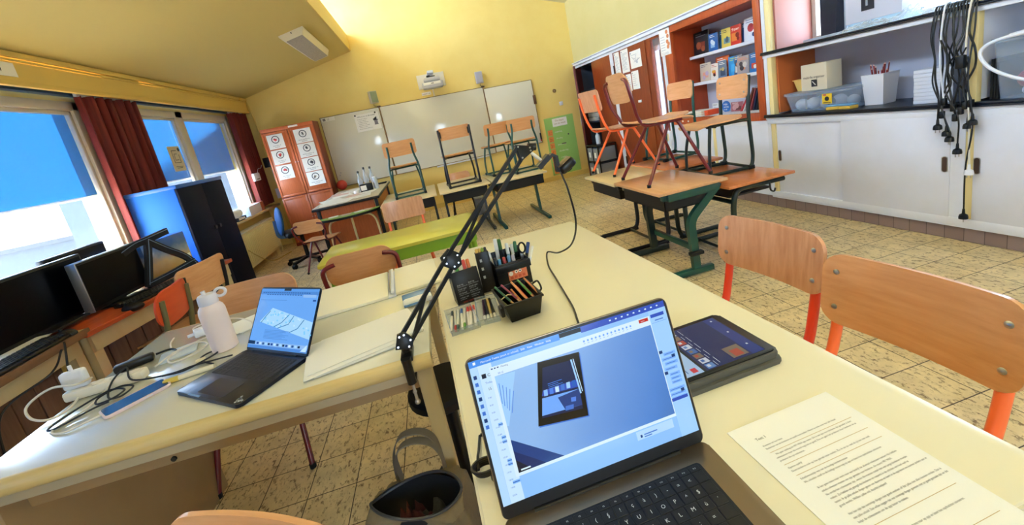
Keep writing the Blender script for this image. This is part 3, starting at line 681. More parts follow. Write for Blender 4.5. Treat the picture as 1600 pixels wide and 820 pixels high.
def frust(m, a, b, z0, a2, b2, z1, inv=False):
    v = [(-a, -b, z0), (a, -b, z0), (a, b, z0), (-a, b, z0), (-a2, -b2, z1), (a2, -b2, z1), (a2, b2, z1), (-a2, b2, z1)]
    m.add(v, [f[::-1] for f in sh_]+[(0, 1, 2, 3)] if inv else sh_+[(3, 2, 1, 0)])
frust(m, .085, .07, .001, .105, .09, .10); frust(m, .082, .067, .005, .101, .086, .10, True)
for a, b_, c_, d_ in ((-.112, .112, -.096, -.086), (-.112, .112, .086, .096), (-.112, -.101, -.09, .09), (.101, .112, -.09, .09)): m.box(a, b_, c_, d_, .094, .102, .002)
ob('tray', m, mat('tray_yellow', '#e6c873', .45), yb)
ct_ = rwthing('carton', 'cream cardboard carton with black script and a black square, on the clear bin', 'carton', 4.545, .20, CT+.168, None, R_(-6))
m = MB(); m.m(0).box(-.125, .125, -.07, .07, .001, .215, .003); m.m(1).box(-.022, .035, -.0715, -.0695, .03, .088)
m.m(2).bar((-.008, -.072, .075), (.022, -.072, .045), .002, .014, up=(0, 1, 0)); m.m(1).at(-.10, -.0715, .10, rx=PI/2).text('multi-fix organiser', .03, width=.205); m.M = Matrix()
ob('box', m, [mat('carton_cream', '#d6cbb2', .7), M_ink, M_paper], ct_)
ob('flap', MB().box(-.124, .124, -.069, .0, .215, .217).box(-.124, .124, .001, .069, .215, .217), mat('carton_cream', '#d6cbb2', .7), ct_)
pb = rwthing('pencil_tub', 'white square plastic tub full of dark red pencils on the counter', 'pencil tub', 4.955, .26, CT)
m = MB(); frust(m, .062, .062, .001, .078, .078, .225); frust(m, .059, .059, .005, .075, .075, .225, True)
for a, b_, c_, d_ in ((-.08, .08, -.08, -.074), (-.08, .08, .074, .08), (-.08, -.074, -.08, .08), (.074, .08, -.08, .08)): m.box(a, b_, c_, d_, .220, .228, .001)
ob('tub', m, mat('tub_white', '#e3e3ea', .35, coat=.2), pb)
rnd = random.Random(5)
def pencil(parent_label, base, top, r, col, tip, cat='pencil', group=None, name='pencil'):
    a, b_ = Vector(base), Vector(top); t = (b_-a)
    q = t.to_track_quat('Z', 'Y'); L = t.length
    e = bpy.data.objects.new(name, None); C.objects.link(e); e.location = a; e.rotation_mode = 'QUATERNION'; e.rotation_quaternion = q
    tag(e, parent_label, cat, group)
    ob('barrel', MB().cyl((0, 0, .002), (0, 0, L-.012), r, 6), mat('pencil_'+col, col, .35), e)
    ob('tip', MB().cyl((0, 0, L-.012), (0, 0, L), r, 8, r2=r*.25), mat('pencil_'+tip, tip, .5), e)
    return e
for i in range(12):
    a = rnd.uniform(0, 6.28); b_ = rnd.uniform(.015, .05)
    bs = rwp(4.955+b_*.5*math.cos(a), .26+b_*.5*math.sin(a), CT+.02); tp = rwp(4.955+b_*1.5*math.cos(a)+rnd.uniform(-.01, .01), .26+b_*1.3*math.sin(a), CT+.23+rnd.uniform(.02, .075))
    pencil('dark red pencil standing in the white tub on the counter', bs, tp, .0045, ['#8c2f34', '#7a2a2c', '#a03a3a', '#5e2226'][i % 4], '#d9a890', group='red pencils in the white tub')
for i, (s, y, lab) in enumerate(((4.74, .10, 'yellow and blue scouring sponge on the counter, left of the two'), (4.85, .09, 'yellow and blue scouring sponge on the counter, right beside the white tub'))):
    sp_ = rwthing('sponge', lab, 'sponge', s, y, CT, 'sponges', R_(8-20*i))
    ob('foam', MB().box(-.055, .055, -.035, .035, .001, .028, .008), mat('sponge_yellow', '#dcb24a', .9, bump=1), sp_); ob('pad', MB().box(-.056, .056, -.036, .036, .028, .04, .004), mat('pad_blue', '#6f9fc4', .8), sp_)
ps = rwthing('paper_stack', 'tall stack of white paper reams on the counter behind the hanging cables', 'paper stack', 5.38, .24, CT)
for i in range(9): ob('ream', MB().box(-.105+.004*rnd.random(), .105+.004*rnd.random(), -.148, .148, .0005+i*.0245, .024+i*.0245, .002), mat('ream_white', '#dfe3f0', .6), ps)
fb = rwthing('binder', 'dark grey lever arch binder standing behind the hanging cables', 'binder', 5.53, .24, CT)
ob('spine', MB().box(-.035, .035, -.16, -.155, .001, .26, .002).box(-.035, -.031, -.155, .13, .001, .26).box(.031, .035, -.155, .13, .001, .26), mat('binder_grey', '#3f4a5e', .5), fb); ob('paper_block', MB().box(-.029, .029, -.145, .125, .004, .25), M_paper, fb)
# crate right of the post
rb_ = bin_('clear_crate', 'big clear plastic crate packed with red and blue things, on the counter right', 5.98, .20, CT, .56, .34, .33, taper=.025)
lumpy(rb_, 'red_bundle', [(-.16, -.05, .10, .075), (.02, .0, .19, .08), (-.05, .08, .24, .07), (.16, .03, .24, .06)], M_lump2)
lumpy(rb_, 'grey_bundle', [(-.15, .02, .22, .065), (.06, -.06, .12, .06)], mat('dark_contents', '#55607a', .7))
lumpy(rb_, 'white_bundle', [(-.12, -.08, .17, .05), (.15, -.08, .17, .05)], M_lump)
gl = rwthing('glue_bottle', 'white bottle with a blue label lying at the front of the clear crate', 'bottle', 5.90, .072, CT+.045)
m = MB(); m.at(0, 0, 0, ry=PI/2); m.lathe([(0, -.09), (.018, -.09), (.02, -.06), (.034, -.05), (.036, -.04), (.036, .07), (.03, .08), (0, .08)], 18)
ob('body', m, M_white, gl); m = MB(); m.at(0, 0, 0, ry=PI/2); m.lathe([(.0365, -.03), (.0365, .06)], 18, cap=False); ob('label_band', m, mat('label_blue', '#3f86c8', .4), gl)
wc = rwthing('white_cable', 'thick white cable looped over the lid of the clear crate', 'cable', 5.98, .0, CT)
pts = [(.30, -.03, .36), (.12, -.04, .385), (-.06, -.03, .36), (-.24, -.035, .335), (-.30, -.04, .28), (-.25, -.045, .19), (-.12, -.05, .115), (.02, -.05, .095), (.25, -.05, .12), (.4, -.04, .2)]
ob('cord', MB().tube(spline(pts, 8), .009, 8), M_white, wc)
ob('upper_loop', MB().tube(spline([(-.20, -.01, .352), (.0, .02, .39), (.10, .02, .425), (.2, .03, .39), (.3, .05, .36)], 8), .006, 8), M_white, wc)
bs_ = rwthing('black_folders', 'pile of black folders standing between the post and the clear crate', 'folders', 5.665, .23, CT)
for i in range(3): ob('folder', MB().box(.0+i*.013, .011+i*.013, -.15, .15, .001, .23-.012*i, .002), M_blk2, bs_)
# things on the upper shelf, before the window
dp = rwthing('navy_board', 'dark blue framed panel leaning at the window above the shelf, left', 'panel', 4.565, .30, US)
ob('board', MB().box(-.09, .11, .0, .012, .001, .45), mat('panel_navy', '#0f1a2c', .25), dp); ob('rim', MB().box(.11, .128, -.006, .018, .0, .46, .003).box(-.25, .11, -.006, .014, .0, .035, .003), mat('panel_rim', '#a9b3bd', .3), dp)
gb_ = rwthing('grey_carton', 'pale grey carton with a black cut-out slot on the upper shelf', 'carton', 5.02, .22, US)
ob('box', MB().box(-.20, .17, -.10, .10, .06, .50, .004), mat('carton_greywhite', '#cfd0dc', .6), gb_)
ob('base', MB().box(-.19, .16, -.095, .095, .0, .06), mat('carton_base', '#b8d4e6', .5), gb_); m = MB(); m.m(0).box(-.085, .0, -.104, -.099, .13, .30); m.m(1).tube([(-.045, -.106, .16), (-.045, -.106, .30)], .008, 8); ob('slot', m, [M_ink, M_steel], gb_)
def crumple(r, name, x0, x1, y0, y1, z0, z1, seed, m):
    rr = random.Random(seed)
    g = [[rr.uniform(-1, 1) for _ in range(13)] for _ in range(9)]
    def fn(u, v):
        i, j = min(int(u*12), 11), min(int(v*8), 7); fu, fv = u*12-i, v*8-j
        n = g[j][i]*(1-fu)*(1-fv)+g[j][i+1]*fu*(1-fv)+g[j+1][i]*(1-fu)*fv+g[j+1][i+1]*fu*fv
        e = math.sin(PI*u)**.5*math.sin(PI*v)**.5
        return (x0+(x1-x0)*u, y0+(y1-y0)*v, z0+(z1-z0)*e*(.65+.35*n))
    ob(name, MB().grid(fn, 36, 24), m, r, sharp=180)
pbag = rwthing('plastic_wrap', 'crumpled clear plastic wrap lying along the edge of the upper shelf', 'plastic wrap', 0, 0, US)
crumple(pbag, 'sheet', 4.80, 5.20, .02, .14, .003, .07, 4, glassy('wrap_plastic', '#e9f2fb', .2, .25))
crumple(pbag, 'sheet', 5.12, 5.46, .03, .30, .004, .11, 6, glassy('wrap_plastic', '#e9f2fb', .2, .25))
# cables hung over the shelf edge
rnd = random.Random(21)
M_cab = mat('black_cable', '#08090b', .4)
def plug(parent, p, dirz=-1, ang=0, m=M_cab):
    o = MB(); o.at(p[0], p[1], p[2], rz=ang)
    o.lathe([(.006, .03), (.008, .0), (.019, -.008), (.022, -.02), (.022, -.034), (.0, -.035)][::-1], 14)
    pl = ob('plug', o, m, parent)
    q = MB(); q.at(p[0], p[1], p[2], rz=ang)
    for x in (-.0095, .0095): q.cyl((x, 0, -.034), (x, 0, -.054), .0026, 8)
    ob('prongs', q, M_steel, pl)
ends = [(5.50, .775, 1), (5.545, .735, 1), (5.56, .70, 1), (5.585, .80, 0), (5.61, .84, 0), (5.60, .625, 1), (5.645, .78, 1), (5.665, .80, 1), (5.52, .82, 0), (5.575, .86, 0), (5.63, .87, 0), (5.53, .90, 0), (5.655, .88, 0), (5.64, .215, 1)]
labs = ['first', 'second', 'third', 'fourth', 'fifth', 'sixth', 'seventh', 'eighth', 'ninth', 'tenth', 'eleventh', 'twelfth', 'thirteenth']
for i, (s1, z1, pl) in enumerate(ends):
    long = i == 13
    lab = 'long black power cable hanging nearly to the cupboard plinth' if long else 'black power cable hanging in the bunch over the upper shelf edge'
    r = rwthing('power_cable', lab, 'cable', 0, 0, 0, 'black power cables hanging from the upper shelf')
    if long: del r['group']
    s0 = 5.46+.19*(i/13); j = .012
    pts = [(s0-.03, .10, US+.015), (s0, .0, US+.03), (s0+.004, -.032, US-.01), (s0+rnd.uniform(-j, j), -.040, 1.30)]
    n = 4
    for k in range(1, n+1):
        f = k/n; z = 1.30+(z1+.03-1.30)*f; w_ = .022*math.sin(f*PI)*rnd.uniform(-1.6, 1.6)
        pts.append((s0+(s1-s0)*f+w_, -.040-.020*rnd.random()-(.012 if i % 2 else 0), z))
    pts[-1] = (s1, -.052, z1+.03)
    ob('cord', MB().tube(spline(pts, 7), .0042 if i % 3 else .0055, 7), M_cab, r)
    if pl: plug(r, (s1, -.052, z1), ang=rnd.uniform(0, 3))
    else: ob('connector', MB().box(s1-.012, s1+.012, -.064, -.040, z1-.01, z1+.035, .005), M_cab, r)
for i, (s1, z1, c_, lab) in enumerate(((5.535, .86, M_white, 'thin white cable among the black ones over the upper shelf'), (5.66, .50, mat('offwhite_cable', '#d8d2c4', .5), 'off-white cable with a white plug hanging before the oval cupboard grips'))):
    r = rwthing('white_cable', lab, 'cable', 0, 0, 0)
    s0 = 5.51 if i == 0 else 5.63
    ob('cord', MB().tube(spline([(s0, .06, US+.02), (s0, -.028, US+.02), (s0-.01, -.046, 1.2), (s0+.012, -.056, 1.0), (s1, -.056, z1+.03)], 7), .005, 7), c_, r)
    if i: plug(r, (s1, -.056, z1), m=M_white)
r = rwthing('plug_adapter', 'chunky black plug adapter tied into the hanging cable bunch', 'adapter', 5.615, -.072, 1.10)
ob('block', MB().box(-.02, .02, -.016, .016, .0, .075, .006), M_cab, r); ob('earth_clip', MB().cyl((.004, 0, .075), (.022, 0, .115), .004, 8), M_cab, r)

# ------------------------------------------------------------------ back wall
YB = 7.5
wb_ = thing('whiteboard', 'wide three-panel whiteboard with a thin brown frame on the yellow wall', 'whiteboard', (0, YB, 0))
M_wb = mat('whiteboard_enamel', '#dfddd0', .12, coat=.5)
M_wbf = mat('board_frame_brown', '#7a5a38', .4)
def panel(x0, x1, z0, z1, y):
    p = ob('panel', MB().box(x0, x1, y, y+.016, z0, z1, .002), M_wb, wb_)
    e = .008
    ob('rim', MB().box(x0-e, x1+e, y-.003, y+.019, z1, z1+e, .002).box(x0-e, x1+e, y-.003, y+.019, z0-e, z0, .002).box(x0-e, x0, y-.003, y+.019, z0, z1).box(x1, x1+e, y-.003, y+.019, z0, z1), M_wbf, p)
panel(-1.586, -.628, .768, 1.942, -.040); panel(-.606, 1.196, .768, 1.942, -.035); panel(1.215, 2.095, .775, 1.912, -.040)
for x, lab in ((-.617, 1), (1.2055, 2)): ob('hinge', MB().box(x-.03, x+.03, -.052, -.02, 1.942, 1.968, .003), mat('hinge_brown', '#5a3c28', .4), wb_)
ob('catch', MB().box(2.075, 2.125, -.055, -.035, 1.48, 1.64, .004), mat('hinge_brown', '#5a3c28', .4), wb_)
for x, z in ((-1.51, 1.0), (-1.53, .96)): ob('screw', MB().tube([(x, -.04, z), (x, -.048, z)], .012, 10), M_steel, wb_)
ob('marker_rail', MB().box(.1, 1.1, -.075, -.035, .735, .757, .004), M_white, wb_)
# marker holder at its right edge
mk = thing('marker_holder', 'small black and red marker clip at the right edge of the whiteboard', 'marker clip', (2.085, YB-.05, .80))
ob('clip', MB().box(-.012, .012, -.02, .0, .03, .15, .003), M_black, mk); ob('red_cap', MB().cyl((0, -.01, 0), (0, -.01, .03), .011, 10), mat('red_plastic', '#b8242c', .4), mk)
# poster on the left panel
px0, px1, pz0, pz1 = -1.055, -.655, 1.60, 1.885
m = MB(); m.m(0).box(0, px1-px0, -.002, 0, 0, pz1-pz0); m.m(1)
m.at(.045, -.0022, .235, rx=PI/2).text('Wat is er in dit boek?', .03, width=.30)
for k, l in enumerate((.16, .12, .17, .13, .18, .12, .22)): m.at(.04+.012*(k % 2), -.0022, .20-k*.027, rx=PI/2).text('leesopdracht en antwoorden', .016, width=l)
m.M = Matrix()
m.m(1).tube([(.33, -.0022, .17), (.33, -.0032, .17)], .045, 3); m.box(.29, .375, -.0032, -.002, .15, .16); m.m(2).box(.305, .36, -.0035, -.002, .085, .15); m.box(.30, .365, -.0035, -.002, .075, .09)
pst = thing('poster', 'white printed poster held by two black magnets on the left whiteboard panel', 'poster', (px0, YB-.0415, pz0))
ob('sheet', m, [M_paper, M_ink, mat('print_grey', '#8a8488', .6)], pst)
for x in (.02, .35): ob('magnet', MB().tube([(x, -.003, .275), (x, -.014, .275)], .014, 14), M_black, pst)
m = MB(); m.m(0).box(0, .21, -.002, 0, 0, .06); m.m(1).box(.015, .06, -.003, -.001, .01, .05)
m.at(.08, -.0025, .015, rx=PI/2).text('12', .04); m.M = Matrix()
single('paper_strip', m, [M_paper, mat('print_grey', '#8a8488', .6)], 'white paper strip taped to the top left corner of the whiteboard', 'paper strip', loc=(-1.57, YB-.0415, 1.875))
# projector on its wall plate
pj_ = thing('projector', 'white wall-mounted short-throw projector above the middle of the whiteboard', 'projector', (.345, YB, 2.10))
ob('wall_plate', MB().box(-.235, .235, -.022, -.001, .0, .235, .004), mat('plate_white', '#e4e0d6', .4), pj_)
ob('arm', MB().box(-.05, .05, -.33, -.02, .20, .245, .006), M_white, pj_)
m = MB()
def pbody(u, v):
    return None
prof = [(-.175, -.34), (-.165, -.385), (-.11, -.40), (.11, -.40), (.165, -.385), (.175, -.34), (.165, -.16), (.12, -.12), (-.12, -.12), (-.165, -.16)]
m.prism(prof, -.035, .06, .012); ob('body', m, mat('projector_grey', '#c4c4cc', .35), pj_)
m = MB(); m.prism([(a*.8, b_*1.0+(.0)) for a, b_ in prof], .06, .135, .03); ob('dome', m, mat('projector_grey', '#c4c4cc', .35), pj_)
m = MB(); m.m(0).box(-.155, .13, -.403, -.398, .012, .052, .002); m.m(1).box(-.03, .015, -.4045, -.4025, .026, .036); ob('front_strip', m, [mat('strip_white', '#f1efe6', .3), M_ink], pj_)
ob('lens_slot', MB().box(-.07, .06, -.375, -.20, .132, .150).box(-.075, -.02, -.30, -.18, .150, .175, .004), M_black, pj_)
single('cable_duct', MB().box(-.011, .011, -.014, -.001, 0, .15, .002), mat('duct_white', '#ece5cf', .4), 'short white cable duct running down from the projector to the whiteboard', 'cable duct', loc=(.34, YB, 1.952))
m = MB(); m.m(0).box(0, .16, -.002, 0, 0, .05); m.m(1).at(.012, -.0025, .014, rx=PI/2).text('lokaal 3 L6', .03, width=.135); m.M = Matrix()
single('name_card', m, [M_paper, M_ink], 'small white card with handwriting on the wall below the projector', 'card', loc=(.135, YB-.0005, 1.995))
for x, lab, ang, col in ((-.655, 'grey-green wall loudspeaker above the left whiteboard panel', .5, '#c8beac'), (1.165, 'pale grey wall loudspeaker above the right whiteboard hinge', -.1, '#b9b9c0')):
    sp2 = thing('loudspeaker', lab, 'loudspeaker', (x, YB-.10, 2.015), ang, 'wall loudspeakers')
    ob('cabinet', MB().box(-.065, .065, -.02, .06, 0, .20, .01), mat('spk'+col, col, .5), sp2)
    ob('grille', MB().box(-.056, .056, -.028, -.018, .01, .19, .008), mat('grille_green' if x < 0 else 'grille_grey', '#8f9a7c' if x < 0 else '#a6a6b4', .7, bump=1.5), sp2)
    ob('bracket', MB().box(-.015, .015, .055, .10, .08, .12, .002), M_black, sp2); ob('lead', MB().tube(spline([(0, .05, 0), (.0, .07, -.03), (.05, .08, -.05)], 5), .003, 6), M_black, sp2)
r = thing('wall_socket', 'round brown wall socket cover right of the whiteboard', 'socket', (2.51, YB, 1.645))
m = MB(); m.at(rx=PI/2); m.lathe([(0, 0), (.034, 0), (.036, .006), (.03, .012), (0, .012)], 20); ob('cover', m, mat('socket_brown', '#8a7248', .5), r); ob('screw', MB().cyl((0, -.012, 0), (0, -.015, 0), .006, 8), M_steel, r)
r = thing('light_switch', 'small white square switch right of the whiteboard', 'switch', (2.60, YB, 1.40))
ob('plate', MB().box(-.035, .035, -.012, 0, -.035, .035, .004), M_white, r); ob('rocker', MB().box(-.02, .02, -.018, -.011, -.025, .025, .003), M_white, r)
# green chart
gc = thing('wall_chart', 'tall green wall chart with a column of orange number cards and a white heading', 'chart', (2.21, YB, .10))
W = .575; H = 1.08
m = MB(); m.m(0).box(0, W, -.004, -.001, 0, H); m.m(1).box(.155, .445, -.0052, -.004, H-.18, H-.03)
m.m(2)
for k, s_ in enumerate(('De dagen', 'van de week')): m.at(.30, -.0056, H-.085-k*.055, rx=PI/2).text(s_, .045, align='CENTER')
m.M = Matrix()
ob('sheet', m, [mat('chart_green', '#93c46e', .55), M_paper, mat('print_ochre', '#a4905a', .6)], gc)
for k in range(7):
    z = H-.33-k*.122
    q = MB(); q.m(0).box(.035, .13, -.0055, -.004, z, z+.105); q.m(1).at(.048, -.006, z+.018, rx=PI/2).text('%d' % (k+1), .08); q.M = Matrix()
    q.m(1).box(.085, .12, -.006, -.005, z+.03, z+.036).box(.085, .12, -.006, -.005, z+.055, z+.061)
    ob('number_card', q, [mat('card_orange', '#dc8a48', .6), mat('print_rust', '#a44a22', .6)], gc, label='orange number card')
    q = MB(); q.m(0)
    q.at(.17+.01*k, -.005, z+.04, rx=PI/2).text(('maandag', 'dinsdag', 'woensdag', 'donderdag', 'vrijdag', 'zaterdag', 'zondag')[k], .042); q.M = Matrix(); ob('chalk_word', q, M_paper, gc)
    if k in (2, 5): ob('peg', MB().box(.27, .36, -.014, -.004, z+.05, z+.07, .004), mat('peg_grey', '#5f6152', .5), gc)
ob('pin', MB().tube([(.43, -.004, H-.36), (.43, -.014, H-.36)], .014, 10), M_ink, gc)

# ------------------------------------------------------------------ orange cupboard with notice sheets
oc = thing('wardrobe', 'tall orange wooden cupboard with seven white pictogram sheets on its doors', 'cupboard', (-2.025, 7.095, 0))
HW = .39; HH = 1.908; M_oc = wood('cupboard_orange_veneer', '#b96236', '#a4522a', 6, 'z', .4, .15); M_oce = wood('cupboard_dark_edge', '#8a3a24', '#74301c', 6, 'z', .4)
ob('body', MB().box(-HW, HW, .02, .38, 0, HH, .003), M_oce, oc)
ob('plinth', MB().box(-HW, HW, .0, .03, 0, .05), M_oce, oc)
ob('top_rail', MB().box(-HW, HW, -.004, .025, HH-.055, HH, .003), M_oc, oc)
def cdoor(x0, x1, z0, z1, hx):
    d = ob('door', MB().box(x0+.003, x1-.003, .002, .022, z0, z1, .002), M_oc, oc)
    m = MB(); t = .035
    m.box(x0+.004, x0+t, -.006, .003, z0+.002, z1-.002, .002).box(x1-t, x1-.004, -.006, .003, z0+.002, z1-.002, .002).box(x0+t, x1-t, -.006, .003, z1-t, z1-.002, .002).box(x0+t, x1-t, -.006, .003, z0+.002, z0+t, .002)
    ob('door_frame', m, M_oc, d)
    ob('keyhole', MB().cyl((hx, -.006, (z0+z1)/2), (hx, -.011, (z0+z1)/2), .007, 10), M_steel, d)
for z0, z1 in ((.055, .80), (.815, HH-.058)): cdoor(-HW, 0, z0, z1, -.02); cdoor(0, HW, z0, z1, .02)
def picto(label, x0, z0, w_, h_, red, seed):
    rr = random.Random(seed); m = MB(); m.m(0).box(0, w_, -.0018, 0, 0, h_); m.m(1)
    c = (w_/2, h_*.64); R0 = h_*.235
    m.tube([(c[0]+R0*math.cos(a*PI/12), -.0022, c[1]+R0*math.sin(a*PI/12)) for a in range(24)], .0055, 4, closed=True)
    m.m(2 if red else 1)
    for q in range(3): m.tube([(c[0]+rr.uniform(-.02, .02), -.0020, c[1]+rr.uniform(-.02, .02)), (c[0]+rr.uniform(-.02, .02), -.0028, c[1]+rr.uniform(-.02, .02))], .014, 8)
    m.m(1)
    for k in range(2): m.at(w_/2, -.0022, h_*(.2-.11*k), rx=PI/2).text(('samen werken en', 'luisteren') [k] if not red else ('niet eten of', 'drinken')[k], .024, align='CENTER')
    m.M = Matrix()
    tag(ob('pictogram_sheet', m, [M_paper, mat('print_dark', '#3a3a46', .7), mat('print_red', '#b8323a', .6)], loc=(-2.025+x0, 7.0885, z0)), label, 'sheet', 'pictogram sheets on the orange cupboard')
for i, (x0, z0, lab) in enumerate(((-.325, 1.585, 'pictogram sheet with a red sign on the left cupboard door, topmost'), (-.325, 1.345, 'pictogram sheet with a dark and red sign on the left cupboard door, middle'), (-.325, 1.10, 'pictogram sheet with a red sign on the left cupboard door, lowest'))):
    picto(lab, x0, z0, .235, .222, True, i+3)
for i, (z0, lab) in enumerate(((1.60, 'black pictogram sheet on the right cupboard door, topmost of four'), (1.372, 'black pictogram sheet on the right cupboard door, second from the top'), (1.142, 'black pictogram sheet on the right cupboard door, third from the top'), (.912, 'black pictogram sheet on the right cupboard door, lowest of four'))):
    picto(lab, .075, z0, .255, .218, False, i+13)
single('name_plate', MB().box(-.07, .07, -.003, 0, 0, .028, .001), M_paper, 'blank white label plate on the top rail of the orange cupboard', 'label plate', loc=(-1.93, 7.0905, 1.868))
single('red_ball', MB().ball((0, 0, 0), .085, 24), mat('ball_red', '#b3382e', .4), 'red ball wedged between the orange cupboard and the whiteboard corner', 'ball', loc=(-1.52, 7.32, .805))

# ------------------------------------------------------------------ radiator, sill things, wall gear
ra = thing('radiator', 'cream ribbed panel radiator under the two-pane window', 'radiator', (-2.56, 6.29, 0))
Lr = .575; M_rad = mat('radiator_cream', '#e4d49a', .4)
m = MB(); m.box(-.03, .008, -Lr, Lr, .11, .575, .004)
n = 22
for k in range(n):
    y = -Lr+.03+k*(2*Lr-.06)/(n-1); m.box(.004, .024, y-.010, y+.010, .14, .545, .006)
ob('panel', m, M_rad, ra); ob('top_grille', MB().box(-.10, .016, -Lr, Lr, .575, .59, .003), mat('grille_white', '#e8e4d4', .4), ra)
ob('rear_panel', MB().box(-.10, -.07, -Lr, Lr, .11, .575, .004), M_rad, ra)
for y in (-Lr+.06, Lr-.06): ob('foot', MB().box(-.06, -.02, y-.015, y+.015, 0, .12, .003), M_rad, ra)
ob('pipe', MB().tube([(-.03, Lr, .16), (-.03, Lr+.10, .16), (-.03, Lr+.10, .0)], .010, 8, fil=.03), M_rad, ra)
ob('valve', MB().cyl((-.03, Lr, .545), (-.03, Lr+.06, .545), .02, 12), M_white, ra)
single('cable', MB().tube(spline([(-2.538, 5.74, .36), (-2.54, 5.9, .25), (-2.525, 6.15, .09), (-2.50, 6.4, .012), (-2.44, 6.62, .008), (-2.40, 6.75, .008)], 7), .007, 8), mat('yellow_brown_cord', '#c2a964', .5), 'pale cable drooping across the front of the cream radiator', 'cable')
SZ = .722
bx = thing('long_box', 'long white box with a red-brown end standing on the window sill', 'box', (-2.69, 6.64, SZ), R_(4))
ob('sleeve', MB().box(-.07, .075, -.34, .16, 0, .135, .003), mat('box_white', '#dcdde4', .5), bx); ob('end_piece', MB().box(-.072, .077, .16, .30, 0, .136, .003), mat('box_redbrown', '#a85a34', .5), bx)
rl = thing('paper_roll', 'white paper roll standing on end on the sill beside the blue cabinet', 'paper roll', (-2.68, 6.02, SZ+.10)); 
m = MB(); m.at(0, 0, 0, rx=PI/2); m.lathe([(.02, -.13), (.06, -.13), (.06, .13), (.02, .13)], 24, cap=False); ob('roll', m, M_paper, rl); ob('core', MB().cyl((0, .132, 0), (0, -.132, 0), .022, 14), mat('core_blue', '#5a7ea8', .5), rl)
rk = thing('sill_rack', 'small dark rack of papers with a red rim on the window sill', 'rack', (-2.69, 6.06, SZ))
ob('frame', MB().box(-.09, .085, -.12, .12, 0, .012).box(-.09, .085, -.12, -.112, 0, .05).box(-.09, .085, .112, .12, 0, .05), M_blk2, rk); ob('papers', MB().box(-.08, .075, -.10, .10, .012, .036), M_paper, rk)
single('flat_papers', MB().box(-.06, .06, -.16, .16, 0, .012, .001), mat('bluish_paper', '#c8d4e4', .6), 'flat bluish papers lying on the sill before the long white box', 'papers', loc=(-2.665, 6.28, SZ), rot=(0, 0, .05))
rt = thing('router', 'white wireless router with a stub aerial mounted by the corner curtain', 'router', (-2.60, 6.98, 1.19))
ob('case', MB().box(-.04, .0, -.12, .10, -.02, .10, .012), M_white, rt); ob('slot', MB().box(-.001, .003, -.06, .04, .0, .012), M_ink, rt); ob('lead', MB().tube(spline([(-.02, .08, .1), (-.02, .16, .16), (-.02, .26, .16), (-.02, .33, .2)], 6), .004, 6), M_white, rt)
single('black_box', MB().box(-.055, .055, -.05, 0, 0, .16, .006), M_black, 'black wall-mounted box between the corner curtain and the blue-grey box', 'box', loc=(-2.575, 7.495, 1.335))
single('blue_box', MB().box(-.055, .055, -.06, 0, 0, .22, .006), mat('wallbox_blue', '#7ea2c4', .4), 'blue-grey wall box beside the tall orange cupboard', 'box', loc=(-2.455, 7.495, 1.33))
so_ = thing('socket_block', 'white double wall socket with black plugs beside the orange cupboard', 'socket', (-2.50, 7.495, 1.08))
ob('plate', MB().box(-.05, .05, -.02, 0, 0, .20, .006), M_white, so_)
for z in (.05, .14): ob('plug', MB().cyl((0, -.02, z), (0, -.055, z), .02, 12), M_black, so_)
ob('lead', MB().tube(spline([(0, -.055, .05), (-.03, -.06, -.05), (.02, -.05, -.18), (.06, -.03, -.26), (-.02, -.02, -.34)], 6), .004, 6), M_black, so_)
ob('lead', MB().tube(spline([(0, -.055, .14), (.06, -.06, .06), (.07, -.05, -.10), (.03, -.03, -.2)], 6), .004, 6), M_black, so_)
so_ = thing('socket_block', 'white wall trunking outlet low in the far corner by the radiator', 'socket', (-2.56, 7.495, .80))
ob('plate', MB().box(-.04, .04, -.02, 0, 0, .17, .006), M_white, so_); ob('trunk', MB().box(-.03, .03, -.012, 0, -.80, 0), M_val, so_)

# ------------------------------------------------------------------ blue metal cabinet
M_cabB = mat('cabinet_blue_with_reflection', '#1f63cc', .55, spec=.25); M_cabK = mat('cabinet_door_navy', '#060d20', .6, spec=.12)  # blue side brightened: the blind's reflection is put into its base colour
cb = thing('metal_cabinet', 'blue steel cabinet with dark navy doors standing before the curtains', 'cabinet', (-2.49, 4.70, 0))
cw, cl, ch = .21, .435, 1.352
ob('body', MB().box(-cw, cw-.02, -cl, cl, .0, ch, .004), M_cabB, cb)
ob('rim', MB().box(-cw-.002, cw+.004, -cl-.004, cl+.004, ch-.03, ch+.003, .004), mat('cabinet_rim_blue', '#2458a8', .3), cb)
for y0, y1, hy in ((-cl+.005, -.002, -.045), (.002, cl-.005, .045)):
    d = ob('door', MB().box(cw-.02, cw, y0, y1, .04, ch-.035, .003), M_cabK, cb)
    ob('knob', MB().cyl((cw, hy, .86), (cw+.02, hy, .86), .021, 16), M_black, d)
# ------------------------------------------------------------------ chairs
M_wA = wood('beech_ply_light', '#e4b084', '#d59c6c', 4, 'x', .35, .25)
M_wB = wood('beech_ply_orange', '#e0a878', '#d09460', 4, 'x', .35, .25)
M_wC = wood('beech_ply_pink', '#dda988', '#c78e6c', 4, 'z', .35, .25)
M_orT = mat('orange_tube', '#ff7844', .3, coat=.4)
M_orT2 = mat('red_orange_tube', '#e2432f', .3, coat=.4)
M_drT = mat('dark_red_tube', '#6a1420', .3, coat=.5)
M_grT = mat('dark_green_tube', '#0f4a44', .35, coat=.3)
M_gkT = mat('green_black_tube', '#10231f', .35, coat=.3)
M_bkT = mat('black_tube', '#0d1117', .35, coat=.3)
M_cap = mat('foot_cap_black', '#121214', .6)
def bendback(w, y0, lean, curve):
    def f(x, z):
        c = curve*(1-(2*x/w)**2)           # centre pushed back
        y = y0-lean*z-c
        d = 8*curve*x/(w*w)
        return (x, y, z), (-d, 1, lean)
    return f
